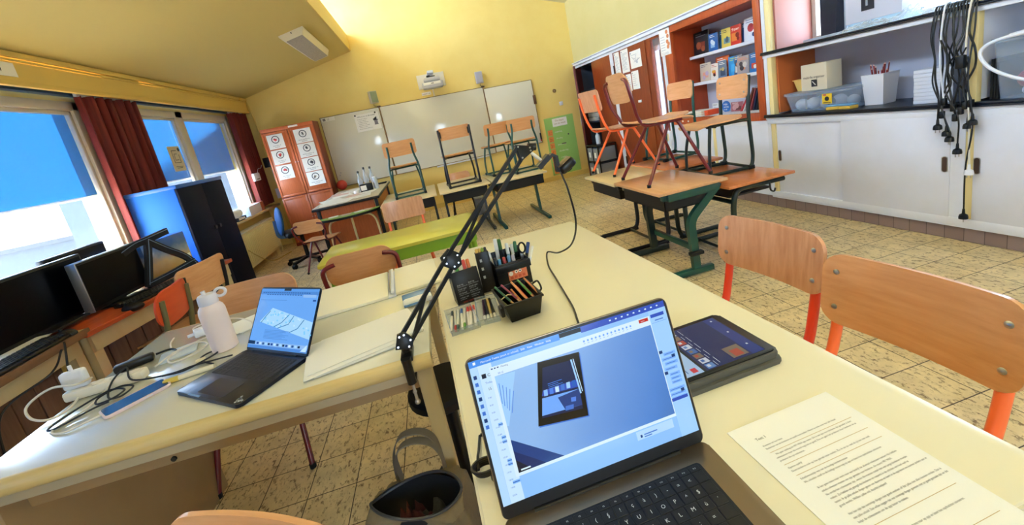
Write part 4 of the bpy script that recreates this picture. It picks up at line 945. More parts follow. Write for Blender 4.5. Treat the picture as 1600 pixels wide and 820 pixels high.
def bendseat(w, d, zs):
    def f(x, t):
        u = t/d                             # 0 rear .. 1 front
        z = zs+.018*(max(0, .25-u)/.25)**2-.030*(max(0, u-.72)/.28)**2-.006*math.sin(PI*u)
        dz = (-.030*2*(max(0, u-.72)/.28)/.28+.018*-2*(max(0, .25-u)/.25)/.25)/d
        return (x, -d/2+t, z+.004*(2*x/w)**2), (0, -dz, 1)
    return f
_cc = {}
def cmesh(key, build):
    if key not in _cc: _cc[key] = build()
    return _cc[key]
def chair(style, label, loc, rz, tube, wd, sh=.45, bt=.80, w=.39, d=.38, bh=.20, group=None, legs=True, inset=False, screws=False, rb=.05, rs_=.06, lean=.16, splay=.06, tr=.0115, oval=False, name='school_chair', capm=None):
    r = thing(name, label, 'chair', loc, rz, group)
    K = (style, tube.name, wd.name, sh, bt, w, d, bh, rb, lean, splay, tr, oval, inset)
    zs = sh
    ob('seat', cmesh(K+('seat',), lambda: mesh_of('seat', MB().ply(w*.98, d, rs_, .011, bendseat(w, d, zs), 10, 12), wd)), None, r)
    zb0 = bt-bh; yb = -d/2-.005-lean*(zb0-zs)*.9
    bk = ob('backrest', cmesh(K+('back',), lambda: mesh_of('backrest', _lift(MB(), zb0).ply(w, bh, rb, .011, bendback(w, yb, lean, .022), 14, 6, top=1.0 if not oval else .93), wd)), None, r)
    sx = w/2-.035
    def yz(z): return yb-lean*(z-zb0)
    off = .020
    if style == 'tube4':
        for sg in (-1, 1):
            x = sg*sx
            def tubeb():
                m = MB(); zt = bt-(.045 if not oval else .05)
                p = [(x, yz(zt)-off, zt), (x, yz(zb0)-off, zb0), (x, -d/2-.012, zs+.055), (x, -d/2+.03, zs-.018), (x, d/2-.10, zs-.018)]
                if oval: p = [(sg*(sx-.03), yz(zt)-off+.006, zt+.002)]+[(sg*(sx+.045), yz(zt-.03)-off-.008, zt-.012)]+[(sg*(sx+.045), yz(zb0)-off, zb0-.01)]+p[2:]
                m.tube(p, tr, 12, fil=.07 if not oval else .05); return mesh_of('back_tube', m, tube)
            ob('back_tube', cmesh(K+('bt', sg), tubeb), None, r)
            if legs:
                for fr in (-1, 1):
                    def legb():
                        y0 = .02 if fr < 0 else d/2-.14
                        y1 = -d/2-.02 if fr < 0 else d/2+.04
                        m = MB(); m.tube([(sg*(sx-.045), y0-fr*.0, zs-.022), (sg*(sx-.005), y0+fr*.01, zs-.026), (sg*(sx+splay*.55), y1, .012)], tr, 12, fil=.05)
                        return mesh_of('leg', m, tube)
                    l = ob('leg', cmesh(K+('leg', sg, fr), legb), None, r)
                    def capb():
                        y1 = -d/2-.02 if fr < 0 else d/2+.04
                        m = MB(); m.cyl((sg*(sx+splay*.55), y1, 0), (sg*(sx+splay*.55), y1, .022), tr+.002, 12); return mesh_of('foot_cap', m, capm or M_cap)
                    ob('foot_cap', cmesh(K+('cap', sg, fr, (capm or M_cap).name), capb), None, l)
        ob('cross_bar', cmesh(K+('xb',), lambda: mesh_of('cross_bar', MB().tube([(-sx+.045, .02, zs-.024), (sx-.045, .02, zs-.024)], tr*.9, 10), tube)), None, r)
    elif style == 'loop':
        for sg in (-1, 1):
            x = sg*(sx+.02)
            def fb():
                m = MB(); zt = bt-(.05 if inset else .015); xi = x-sg*(.035 if inset else 0)
                m.tube([(xi, yz(zt)-off, zt), (xi, yz(zb0)-off, zb0), (x, -d/2-.03, zs), (x, -d/2-.045, .10), (x, -d/2-.03, .014), (x, d/2-.02, .014)], tr, 12, fil=.07)
                return mesh_of('side_frame', m, tube)
            f = ob('side_frame', cmesh(K+('sf', sg), fb), None, r)
            ob('seat_tube', cmesh(K+('st', sg), lambda: mesh_of('seat_tube', MB().tube([(x, -d/2-.03, zs-.02), (sg*(sx-.02), -d/2+.05, zs-.022), (sg*(sx-.02), d/2-.08, zs-.022)], tr*.9, 10, fil=.04), tube)), None, r)
            ob('strut', cmesh(K+('su', sg), lambda: mesh_of('strut', MB().tube([(sg*(sx-.01), d/2-.10, zs-.022), (x, d/2-.06, .20), (x, d/2-.05, .016)], tr*.9, 10, fil=.08), tube)), None, r)
            for yy in (-d/2-.02, d/2-.03): ob('foot_cap', cmesh(K+('fc', sg, yy), lambda: mesh_of('foot_cap', MB().box(x-.017, x+.017, yy-.025, yy+.025, 0, .032, .006), M_cap)), None, f)
            if tube is M_bkT: ob('back_clip', cmesh(K+('bc', sg), lambda: mesh_of('back_clip', MB().box(sg*(w/2-.03)-.012, sg*(w/2-.03)+.012, yz(zb0+bh*.5)-off-.006, yz(zb0+bh*.5)+.002, zb0+bh*.22, zb0+bh*.75, .004), M_cap)), None, bk)
        for yy, zz in ((-d/2-.03, .014), (d/2-.05, .016), (.03, zs-.03)):
            ob('cross_bar', cmesh(K+('cb', yy), lambda: mesh_of('cross_bar', MB().tube([(-sx-.02 if zz < .1 else -sx+.02, yy, zz), (sx+.02 if zz < .1 else sx-.02, yy, zz)], tr*.85, 10), tube)), None, r)
    if screws:
        for sg in (-1, 1):
            for zz in (.25, .75):
                def sb():
                    x = sg*sx; z = zb0+bh*zz
                    c = .022*(1-(2*x/w)**2); y = yb-lean*(z-zb0)-c
                    m = MB(); m.at(x, y+.0055, z, rx=-PI/2+.1); m.lathe([(0, -.004), (.0075, -.004), (.0075, .002), (.004, .005), (0, .0055)], 14); return mesh_of('screw', m, M_steel)
                ob('screw', cmesh(K+('scr', sg, zz), sb), None, bk, label='steel screw')
    return r
class _L(MB):
    pass
def _lift(mb, z0):
    mb.M = Matrix.Translation((0, 0, z0)); return mb

# big chairs at the right of the front desk (they face the desk)
capO = mat('cap_grey', '#3a3a40', .6)
chair('tube4', 'wooden chair with red-orange legs at the front desk, behind the tablet', (.760, 1.095, 0), PI/2+R_(4), M_orT2, M_wC, .46, .845, .40, .40, .185, 'big chairs beside the front desk', screws=True, lean=.12, tr=.014)
chair('tube4', 'large wooden chair with orange legs nearest the camera on the right, beside the printed page', (.765, .685, 0), PI/2+R_(3), M_orT, M_wB, .46, .815, .405, .40, .20, 'big chairs beside the front desk', screws=True, lean=.12, tr=.014)
# chair at the lower left, only its top edge in view
chair('tube4', 'wooden chair whose rounded back top just shows before the left table', (-.525, .415, 0), R_(153), M_drT, M_wA, .46, .80, .40, .40, .20, None, lean=.12, tr=.012)
# chairs round the left table and the computer desk
chair('tube4', 'light wooden chair tucked in behind the left table, by the open laptop', (-1.03, 2.02, 0), PI, M_drT, M_wA, .45, .80, .40, .40, .19, None, lean=.12, tr=.012, rb=.07)
chair('tube4', 'orange wooden chair with high curved back at the computer desk, before the navy cabinet doors', (-1.775, 2.86, 0), R_(78), M_bkT, M_wB, .46, .865, .40, .40, .20, None, lean=.12, tr=.012, rb=.04)
M_olive = mat('olive_brown_tube', '#6b6a48', .35, coat=.3)
M_redply = mat('red_orange_ply', '#d9532c', .4, noise=(4, '#c44a26', .7, (1, 6, 6)))
chair('tube4', 'red-orange chair with olive tube ends behind the pale water bottle', (-1.72, 2.40, 0), R_(97), M_olive, M_redply, .45, .845, .36, .34, .19, None, lean=.12, tr=.013, rb=.08)
# chairs round the lime table
chair('tube4', 'wooden chair with dark red tube frame, its back to the camera, at the lime table', (-.535, 2.66, 0), R_(2), M_drT, M_wB, .42, .785, .40, .38, .185, None, lean=.14, tr=.013, rb=.07, oval=True)
chair('tube4', 'pale pink wooden chair with orange legs on the far side of the lime table', (-.34, 3.72, 0), PI+R_(2), M_orT, M_wC, .43, .80, .385, .38, .185, None, lean=.12, tr=.012, rb=.03)
# chair by the small half round table
chair('tube4', 'wooden chair with thin dark red frame at the half-round green table', (-1.50, 5.30, 0), R_(-14), M_drT, M_wB, .38, .655, .37, .36, .15, None, lean=.14, tr=.011, rb=.05, oval=True)

# ------------------------------------------------------------------ student desks
M_topA = wood('desk_top_beech', '#e2b084', '#d6a070', 3, 'y', .28, .5)
M_topB = wood('desk_top_pale', '#ead9b0', '#e0cc9c', 3, 'y', .3, .4)
M_topC = wood('desk_top_red_beech', '#cf8350', '#bf7240', 3, 'y', .28, .5)
def desk_tray(r, hx, hy, z, m=M_blk2, open_x=-1):
    b = MB(); t = .006; z0 = z-.125
    b.box(-hx+.06, hx-.14, -hy+.045, hy-.045, z0, z0+t); b.box(-hx+.06, hx-.14, -hy+.045, -hy+.045+t, z0, z); b.box(-hx+.06, hx-.14, hy-.045-t, hy-.045, z0, z); b.box(hx-.14-t, hx-.14, -hy+.045, hy-.045, z0, z)
    b.box(-hx+.06, -hx+.06+t, -hy+.045, hy-.045, z0, z-.02)
    ob('book_tray', b, m, r)
def desk(label, cx, cy, z, hx, hy, topm, leg, tube, rz=0, tray=True, flip=1, name='student_desk'):
    """local x: depth (pupil at -x), local y: width"""
    r = thing(name, label, 'desk', (cx, cy, 0), rz, 'student desks')
    ob('tabletop', MB().box(-hx, hx, -hy, hy, z-.022, z, .005), topm, r)
    if tray: desk_tray(r, hx, hy, z-.022)
    for sg in (-1, 1):
        y = sg*(hy-.055)
        m = MB()
        if leg == 'kink':
            m.barpath([(hx-.05, y, z-.03), (hx-.07, y, z-.06), (-.02, y, z-.25), (-.01, y, .03)], .055, .035, up=(0, 1, 0), fil=.06)
            ft = MB().box(-.25, .12, y-.022, y+.022, .008, .05, .006)
            tb = MB().box(-hx+.05, hx-.04, y-.02, y+.02, z-.07, z-.024, .004)
            tu = tube if sg < 0 else M_gkT; l = ob('leg', m, tu, r); ob('foot', ft, tu, l); ob('rail', tb, tu, l)
        elif leg == 'c':
            xx = flip*(hx-.05)
            m.tube([(-xx, y, z-.05), (xx*.80, y, z-.045), (xx*.95, y, z-.16), (xx*.95, y, .10), (xx*.82, y, .02), (-xx*.9, y, .02)], .019, 12, fil=.07)
            l = ob('leg', m, tube, r)
            for q in (-.9, .75): ob('foot_cap', MB().box(xx*q-.03, xx*q+.03, y-.016, y+.016, 0, .03, .004), M_cap, l)
        elif leg == 't':
            x0 = -.02
            m.bar((x0+.05, y, z-.03), (x0-.02, y, .05), .06, .03, up=(0, 1, 0))
            l = ob('leg', m, tube, r); ob('foot', MB().box(-hx*.92, hx*.92, y-.02, y+.02, .006, .045, .005), tube, l)
            ob('rail', MB().box(-hx+.06, hx-.06, y-.016, y+.016, z-.06, z-.024, .003), tube, l)
    if leg == 'kink': ob('stretcher', MB().box(.0, .03, -hy+.06, hy-.06, .16, .20, .004), tube, r)
    elif leg == 'c': ob('stretcher', MB().tube([(flip*(hx-.05)*.95, -hy+.055, z-.13), (flip*(hx-.05)*.95, hy-.055, z-.13)], .016, 10), tube, r); ob('foot_rail', MB().tube([(flip*(hx-.05)*.5, -hy+.055, .022), (flip*(hx-.05)*.5, hy-.055, .022)], .012, 8), tube, r)
    else: ob('stretcher', MB().box(-.05, -.025, -hy+.06, hy-.06, z-.17, z-.09, .003), tube, r)
    return r
N = desk('student desk with a pinkish top and kinked dark green legs, nearest of the right group', 1.665, 2.757, .66, .265, .335, M_topA, 'kink', M_grT)
ob('edge_rail', MB().box(-.19, .20, -.325, -.285, .585, .637, .004), M_grT, N)
for y in (-.3,): ob('strap', MB().box(-.07, .03, y-.03, y+.01, .16, .185, .003), M_cap, N)
Ld = desk('pale-topped student desk at the left end of the right group, orange chair on it', 1.675, 3.43, .64, .265, .325, M_topB, 'c', M_bkT, flip=1)
Rd = desk('student desk with a red-brown top and black tube frame at the right of its group', 2.165, 2.722, .60, .265, .34, M_topC, 'c', M_gkT, flip=-1, tray=False)
ob('book_shelf', MB().box(-.20, .14, -.25, .25, .49, .505, .003), M_blk2, Rd)
ob('bag_hook', MB().tube([(.06, -.33, .56), (.06, -.335, .50), (.09, -.335, .485), (.10, -.335, .51)], .006, 8, fil=.015), M_bkT, Rd)
Bd = desk('student desk with a red-brown top furthest back in the right group', 2.185, 3.45, .65, .265, .335, M_topC, 'c', M_gkT, flip=-1)
single('cable', MB().tube(spline([(1.86, 2.45, .05), (1.95, 2.42, .01), (2.05, 2.40, .008), (2.12, 2.44, .008), (2.2, 2.5, .008)], 7), .007, 8), M_cab, 'black cable on the floor at the foot of the dark green desk', 'cable')
# chairs standing on them
chair('tube4', 'bright orange-framed chair standing on the pale student desk', (1.775, 3.64, .64), -PI/2+R_(3), M_orT, M_wC, .42, .79, .39, .40, .19, 'chairs standing on the right desks', lean=.15, tr=.0115, rb=.03, splay=.10)
chair('tube4', 'dark red-framed chair with rounded back standing on the nearest pinkish desk', (1.715, 2.87, .66), -PI/2-R_(4), M_drT, M_wA, .45, .835, .40, .42, .215, 'chairs standing on the right desks', lean=.16, tr=.0125, rb=.09, splay=.12, oval=True)
chair('loop', 'wooden chair with black-green sled frame standing on the right red-brown desk', (2.17, 2.885, .60), PI/2-R_(6), M_gkT, M_wA, .40, .715, .37, .36, .175, 'chairs standing on the right desks', lean=.10, tr=.0135, rb=.04, screws=True)
chair('loop', 'wooden chair with green sled frame standing on the rearmost red-brown desk', (2.27, 3.66, .65), PI/2+R_(4), M_grT, M_wA, .40, .70, .36, .36, .165, 'chairs standing on the right desks', lean=.10, tr=.0125, rb=.04)

# row of desks before the whiteboard
def rowdesk(label, x0, x1, y0, y1, z, tube):
    return desk(label, (x0+x1)/2, (y0+y1)/2, z, (y1-y0)/2, (x1-x0)/2, M_topB, 't', tube, rz=PI/2)
Z2 = .62
rowdesk('pale student desk at the left of the row before the whiteboard, green chair on it', -.70, -.015, 5.03, 6.06, Z2, M_gkT)
rowdesk('pale student desk in the middle of the row before the whiteboard, black chair on it', .02, .655, 4.99, 6.05, Z2, M_bkT)
rowdesk('pale student desk at the right of the row before the whiteboard, two chairs on it', .67, 1.36, 4.86, 5.88, Z2, M_grT)
chair('loop', 'green-framed chair standing on the left desk of the whiteboard row', (-.345, 5.56, Z2), R_(4), M_grT, M_wB, .395, .715, .40, .38, .185, 'chairs standing on the whiteboard row', lean=.10, tr=.0125, rb=.03, inset=True)
chair('loop', 'black-framed chair standing on the middle desk of the whiteboard row', (.36, 5.42, Z2), R_(2), M_bkT, M_wB, .40, .755, .42, .38, .15, 'chairs standing on the whiteboard row', lean=.08, tr=.0135, rb=.04)
chair('loop', 'green-framed chair at the right end of the whiteboard row, behind the webcam', (1.20, 5.34, Z2), R_(3), M_grT, M_wB, .40, .69, .37, .36, .155, 'chairs standing on the whiteboard row', lean=.10, tr=.0125, rb=.03, inset=True)
chair('loop', 'green-framed chair beside the right end one, partly hidden by the lamp arm', (.92, 5.62, Z2), R_(8), M_grT, M_wB, .40, .69, .37, .36, .15, 'chairs standing on the whiteboard row', lean=.10, tr=.0125, rb=.03, inset=True)
chair('tube4', 'wooden chair on the floor behind the middle desk, only its back top showing', (.36, 6.36, 0), PI-R_(6), M_bkT, M_wB, .36, .665, .36, .34, .15, None, lean=.14, tr=.011, rb=.06)
single('grey_box', MB().box(-.07, .07, -.16, .16, .0, .26, .006), mat('box_bluegrey', '#8d8f9a', .5), 'grey box standing on the floor under the middle desk of the whiteboard row', 'box', loc=(.58, 6.25, .0))

# lime table
lt = thing('lime_table', 'long yellow-green table with a bright green apron and rounded corners', 'table', (-.355, 3.31, 0), R_(1.5))
ZL = .60; a, b_ = .60, .295
def rrect(a, b, r, n=5):
    out = []
    for cx, cy, s in ((a-r, b-r, 0), (-a+r, b-r, 90), (-a+r, -b+r, 180), (a-r, -b+r, 270)):
        for k in range(n+1): t = R_(s+90*k/n); out.append((cx+r*math.cos(t), cy+r*math.sin(t)))
    return out
ob('tabletop', MB().prism(rrect(a, b_, .03), ZL-.024, ZL, .004), mat('lime_top', '#d3d257', .32, coat=.3), lt)
M_ap = mat('green_apron', '#86b83a', .4)
for sg in (-1, 1): ob('apron', MB().box(-a+.05, a-.05, sg*(b_-.03)-.01, sg*(b_-.03)+.01, ZL-.115, ZL-.024, .003), M_ap, lt)
for sg in (-1, 1): ob('end_apron', MB().box(sg*(a-.05)-.01, sg*(a-.05)+.01, -b_+.04, b_-.04, ZL-.115, ZL-.024, .003), M_ap, lt)
for sx in (-1, 1):
    for sy in (-1, 1):
        l = ob('leg', MB().tube([(sx*(a-.07), sy*(b_-.06), ZL-.03), (sx*(a-.06), sy*(b_-.05), .01)], .02, 12), M_ap, lt)
        ob('foot_cap', MB().cyl((sx*(a-.06), sy*(b_-.05), 0), (sx*(a-.06), sy*(b_-.05), .022), .022, 12), M_cap, l)

# teacher's table along the back wall with black edge, papers and bottles
td = thing('teacher_table', 'large table with a black edge and wooden panels, littered with papers, by the cupboard', 'table', (-1.165, 6.38, 0))
ZT = .715; tx, ty = .415, .86
ob('tabletop', MB().box(-tx, tx, -ty, ty, ZT-.012, ZT, .002), mat('table_grey_white', '#cdc4b4', .4), td)
ob('edge', MB().box(-tx-.012, tx+.012, -ty-.012, ty+.012, ZT-.042, ZT-.008, .012), M_black, td)
for sx in (-1, 1):
    for sy in (-1, 1): ob('leg', MB().box(sx*(tx-.05)-.02, sx*(tx-.05)+.02, sy*(ty-.06)-.02, sy*(ty-.06)+.02, 0, ZT-.04, .003), M_black, td)
ob('end_panel', MB().box(-tx+.08, tx-.08, -ty+.06, -ty+.078, .10, ZT-.045), M_oc, td); ob('side_panel', MB().box(tx-.075, tx-.057, -ty+.09, ty-.09, .10, ZT-.045), M_oc, td); ob('side_panel', MB().box(-tx+.057, -tx+.075, -ty+.09, ty-.09, .10, ZT-.045), M_oc, td)
rnd = random.Random(3)
sp_ = [(-.25, -.70, .2, 'white'), (-.05, -.62, -.3, 'white'), (.18, -.55, .1, 'white'), (-.28, -.36, .4, 'white'), (.02, -.30, .0, 'pink'), (-.20, -.02, .3, 'white'), (.22, -.20, -.2, 'white'), (-.27, .22, .1, 'pink'), (.05, .12, .5, 'white'), (-.1, .42, -.3, 'white'), (.20, .35, .15, 'pink')]
labsp = ['nearest the cupboard edge', 'at the near end', 'at the near right corner', 'left of centre, near half', 'pinkish, in the near half', 'left, mid table', 'right, under the bottles', 'pinkish, on the far left', 'in the middle', 'at the far end, left', 'pinkish, far right']
for i, (x, y, a_, c_) in enumerate(sp_):
    single('paper_sheet', MB().box(-.105-.03*(i % 2), .105+.03*(i % 2), -.148-.04*(i % 2), .148+.04*(i % 2), 0, .0025+.001*(i % 3)), mat('pinkish_paper', '#dcbcb4', .7) if c_ == 'pink' else M_paper, 'paper lying on the black-edged teacher table, '+labsp[i], 'paper', 'papers littering the teacher table', loc=(-1.165+x, 6.38+y, ZT+.0005+.0006*i), rot=(0, 0, a_))
M_btl = glassy('bottle_clear_blue', '#dfe8f4', .08, .3)
for i, (px, py, h, lab) in enumerate(((562, 285, .30, 'clear bottle with a black cap on the teacher table, left of the three'), (570, 283, .34, 'clear bottle with a black cap on the teacher table, behind the dark box'), (578, 281, .33, 'tall clear bottle with a black cap on the teacher table, right of the three'))):
    P = Vector((-1.075+.085*i, 6.45+.04*i, ZT+.004))
    r = thing('bottle', lab, 'bottle', P, 0, 'bottles on the teacher table')
    ob('body', MB().lathe([(0, 0), (.032, 0), (.034, .01), (.034, h*.55), (.015, h*.74), (.013, h*.9), (0, h*.9)], 16), M_btl, r); ob('cap', MB().cyl((0, 0, h*.9), (0, 0, h), .016, 12), M_black, r)
r = thing('dark_box', 'black box with a white printed front before the bottles on the teacher table', 'box', (-.985, 6.30, ZT+.003), R_(8))
ob('box', MB().box(-.09, .09, -.05, .05, 0, .11, .004), M_black, r); ob('front_label', MB().box(-.08, .0, -.052, -.049, .02, .09), M_paper, r)
r = thing('glass_jar', 'white-blue plastic tub standing right of the bottles on the teacher table', 'tub', (-.845, 6.32, ZT+.003)); ob('body', MB().lathe([(0, 0), (.03, 0), (.034, .15), (.03, .17), (0, .17)], 16), mat('tub_blueish', '#c2cde0', .3), r); ob('lid', MB().cyl((0, 0, .17), (0, 0, .185), .034, 14), M_white, r)
r = thing('roll_of_tape', 'white tape roll lying left of the bottles on the teacher table', 'tape roll', (-1.13, 6.27, ZT+.003)); m = MB(); m.lathe([(.02, 0), (.042, 0), (.042, .045), (.02, .045), (.02, 0)], 20, cap=False); ob('roll', m, M_paper, r); m = MB(); m.lathe([(.018, .001), (.02, .001), (.02, .044), (.018, .044), (.018, .001)], 20, cap=False); ob('core', m, M_white, r)
single('cloth', MB().box(-.10, .10, -.06, .06, 0, .02, .008), M_blk2, 'dark folded cloth on the far right corner of the teacher table', 'cloth', loc=(-.86, 6.95, ZT+.001))
# small half round table before it
ht = thing('half_round_table', 'small half-round green table with a dark edge and cream bent-tube legs', 'table', (-1.13, 5.475, 0), R_(3))
n = 24; hr = .37
poly = [(hr*1.0*math.cos(PI+PI*k/n), .62*hr*math.sin(PI+PI*k/n)) for k in range(n+1)]
ob('tabletop', MB().prism(poly, .575-.006, .575), mat('half_table_green', '#8fb25a', .4), ht); ob('edge', MB().prism([(x*1.02, y*1.03+.002) for x, y in poly], .575-.034, .575-.006, .004), M_black, ht)
M_cream = mat('cream_tube', '#d8c79a', .35)
for sg in (-1, 1):
    ob('leg', MB().tube([(sg*.10, -.12, .545), (sg*.24, -.10, .53), (sg*.29, -.05, .44), (sg*.30, -.03, .01)], .014, 12, fil=.08), M_cream, ht)
ob('leg', MB().tube([(0, -.04, .545), (0, -.02, .01)], .014, 12), M_cream, ht)
for i, (x, y, a_, c_) in enumerate(((-.2, -.07, .2, 0), (-.04, -.10, -.2, 1), (.12, -.07, .4, 0), (.22, -.05, -.3, 1))):
    single('booklet', MB().box(-.06, .06, -.045, .045, 0, .005), [M_paper, mat('pinkish_paper', '#dcbcb4', .7)][c_], ['white booklet on the half-round table, leftmost', 'pinkish booklet on the half-round table, left of centre', 'white booklet on the half-round table, right of centre', 'pinkish booklet on the half-round table, rightmost'][i], 'booklet', 'booklets on the half-round table', loc=(-1.13+x, 5.475+y, .576), rot=(0, 0, a_))
# blue office chair
oc2 = thing('office_chair', 'office chair with a blue padded back and black star base by the cupboard', 'office chair', (-1.88, 5.80, 0), R_(-62))
m = MB(); m.at(0, -.20, .635, rx=-.12); m.ball((0, 0, 0), .175, 20, (.95, .24, 1.1)); ob('backrest', m, mat('office_blue', '#1d4f86', .7, bump=.4), oc2)
ob('back_bar', MB().barpath([(0, -.25, .66), (0, -.26, .44), (0, -.05, .40)], .05, .02, up=(1, 0, 0), fil=.05), mat('bar_blue', '#23568c', .4), oc2)
ob('seat', MB().box(-.21, .21, -.20, .21, .41, .48, .03, 3), M_blk2, oc2); ob('column', MB().cyl((0, 0, .07), (0, 0, .41), .025, 14), M_black, oc2)
for k in range(5):
    a_ = k*2*PI/5+.3; e = (.26*math.cos(a_), .26*math.sin(a_), .07)
    l = ob('base_arm', MB().bar((0, 0, .085), e, .045, .03), M_black, oc2); ob('castor', MB().cyl((e[0]-.02*math.sin(a_), e[1]+.02*math.cos(a_), .03), (e[0]+.02*math.sin(a_), e[1]-.02*math.cos(a_), .03), .03, 14), M_black, l)
single('blue_ball', MB().ball((0, 0, 0), .06, 16), mat('ball_blue', '#5a7fb8', .5), 'small blue ball on the floor under the teacher table edge', 'ball', loc=(-.90, 5.90, .06))
# ------------------------------------------------------------------ computer desks and what stands on them
M_cdA = mat('desk_beige', '#cdb98e', .4, noise=(3, '#c2ac7e', .7, (1, 4, 1))); M_cdR = wood('desk_red_wood', '#b8512c', '#a04020', 4, 'y', .3, .4)
M_plank = mat('brown_plank', '#6e4f3c', .5, noise=(5, '#5a3d2e', .9, (10, 10, .6)))
def planks(r, x, y0, y1, z0, z1, wd=.11):
    y = y0; m = MB()
    while y < y1-.02: m.box(x-.012, x, y+.004, min(y+wd, y1)-.002, z0, z1, .003); y += wd
    ob('plank_front', m, M_plank, r)
d1 = thing('computer_desk', 'beige computer desk with a plank front under the near window, black monitors on it', 'desk', (-2.22, 1.35, 0))
ob('tabletop', MB().box(-.36, .336, -1.0, 1.02, .712, .74, .004), M_cdA, d1); ob('edge', MB().box(.33, .345, -1.0, 1.02, .705, .742, .003), mat('edge_brown', '#7a5a40', .45), d1)
ob('apron', MB().box(.27, .29, -.98, 1.0, .62, .705), M_cdA, d1); planks(d1, .20, -.95, .97, .05, .63)
for sx in (-.3, .26):
    for y in (-.96, .98): ob('leg', MB().box(sx-.025, sx+.025, y-.025, y+.025, 0, .712), M_cdA, d1)
d2 = thing('computer_desk', 'red-brown computer desk with a beige apron, beyond the beige one', 'desk', (-2.13, 2.92, 0), R_(-11))
ob('tabletop', MB().box(-.36, .36, -.52, .62, .695, .722, .004), M_cdR, d2); ob('apron', MB().box(.31, .33, -.50, .60, .60, .695, .002).box(-.30, .33, -.50, -.48, .60, .695, .002), M_cdA, d2)
for sx in (-.30, .30):
    for y in (-.47, .57): ob('leg', MB().box(sx-.025, sx+.025, y-.025, y+.025, 0, .695), M_cdA, d2)
planks(d2, .22, -.44, .54, .05, .60)
M_scr = mat('black_screen', '#030406', .3, spec=.2)
def monitor(label, loc, rz, w, h, zb, silver=False, tilt=.0):
    r = thing('monitor', label, 'monitor', loc, rz, 'black computer monitors')
    # local: screen faces -y
    m = MB(); m.at(0, 0, zb, rx=-tilt); m.box(-w/2, w/2, 0, .045, 0, h, .006); ob('casing', m, M_black, r)
    m = MB(); m.at(0, 0, zb, rx=-tilt); m.box(-w/2+.014, w/2-.014, -.002, .002, .022, h-.014); ob('screen', m, M_scr, r)
    if silver: m = MB(); m.at(0, 0, zb, rx=-tilt); m.box(-w/2-.004, -w/2+.004, -.004, .046, 0, h, .002).box(-w/2, w/2, -.004, .046, h-.002, h+.003, .001); ob('silver_edge', m, mat('silver_edge', '#aeb6c2', .3, .8), r)
    ob('stand_neck', MB().box(-.04, .04, .02, .045, .01, zb+.08, .004), M_black, r); ob('stand_foot', MB().box(-.11, .11, -.09, .10, 0, .016, .006), M_black, r)
    return r
RZ = PI/2
monitor('large black monitor at the left edge of the view on the beige desk', (-2.15, 2.54, .74), RZ+R_(-2), .62, .335, .0)
monitor('black monitor with a silver left edge on the red-brown desk', (-2.03, 2.885, .722), RZ+R_(-2), .47, .295, .022, True)
monitor('black monitor half hidden behind the silver-edged one, close to the window', (-2.36, 3.13, .722), RZ+R_(2), .50, .31, .045)
def keyboard(label, loc, rz):
    r = thing('keyboard', label, 'keyboard', loc, rz, 'black computer keyboards')
    ob('case', MB().box(-.22, .22, -.075, .075, 0, .016, .006), M_black, r)
    m = MB()
    for j in range(5):
        for i in range(18): m.box(-.208+i*.0232, -.208+i*.0232+.019, .042-j*.0255, .042-j*.0255+.021, .016, .0235, .002, 1)
    ob('keys', m, mat('key_dark', '#15171b', .35), r)
keyboard('black keyboard before the big left monitor on the beige desk', (-1.965, 2.10, .74), RZ+R_(0))
keyboard('black keyboard before the silver-edged monitor', (-1.86, 2.90, .722), RZ+R_(-14))
def mouse(label, loc, rz):
    r = thing('computer_mouse', label, 'mouse', loc, rz, 'black computer mice'); ob('body', MB().ball((0, 0, .004), .05, 18, (.62, 1.1, .55)), M_black, r); ob('wheel', MB().cyl((-.004, .025, .03), (.004, .025, .03), .008, 10), M_blk2, r)
mouse('black mouse at the near end of the keyboard before the silver-edged monitor', (-1.83, 2.62, .724), RZ+.2)
mouse('black mouse beside the keyboard on the beige desk, near the red wood', (-1.93, 2.31, .742), RZ-.3)
single('paper_sheet', MB().box(-.11, .11, -.16, .16, 0, .002), M_paper, 'white paper under the keyboard cables on the beige computer desk', 'paper', loc=(-2.15, 2.26, .741), rot=(0, 0, .3))
r = thing('power_cable', 'thin black cables hanging from the beige computer desk edge', 'cable', (0, 0, 0))
for i, pts in enumerate((((-1.86, 2.20, .745), (-1.855, 2.18, .70), (-1.84, 2.10, .52), (-1.80, 2.02, .40), (-1.82, 1.92, .36)), ((-1.85, 2.16, .72), (-1.83, 2.05, .66), (-1.90, 1.88, .60), (-1.80, 1.72, .42), (-1.70, 1.60, .30)))): ob('cord', MB().tube(spline(pts, 7), .0045, 6), M_cab, r)
jk = thing('jacket', 'dark grey jacket crumpled on the sill at the left edge', 'jacket', (0, 0, 0))
crumple(jk, 'cloth', -2.79, -2.52, 2.35, 3.18, .735, 1.06, 9, mat('cloth_grey', '#2a2d36', .8))
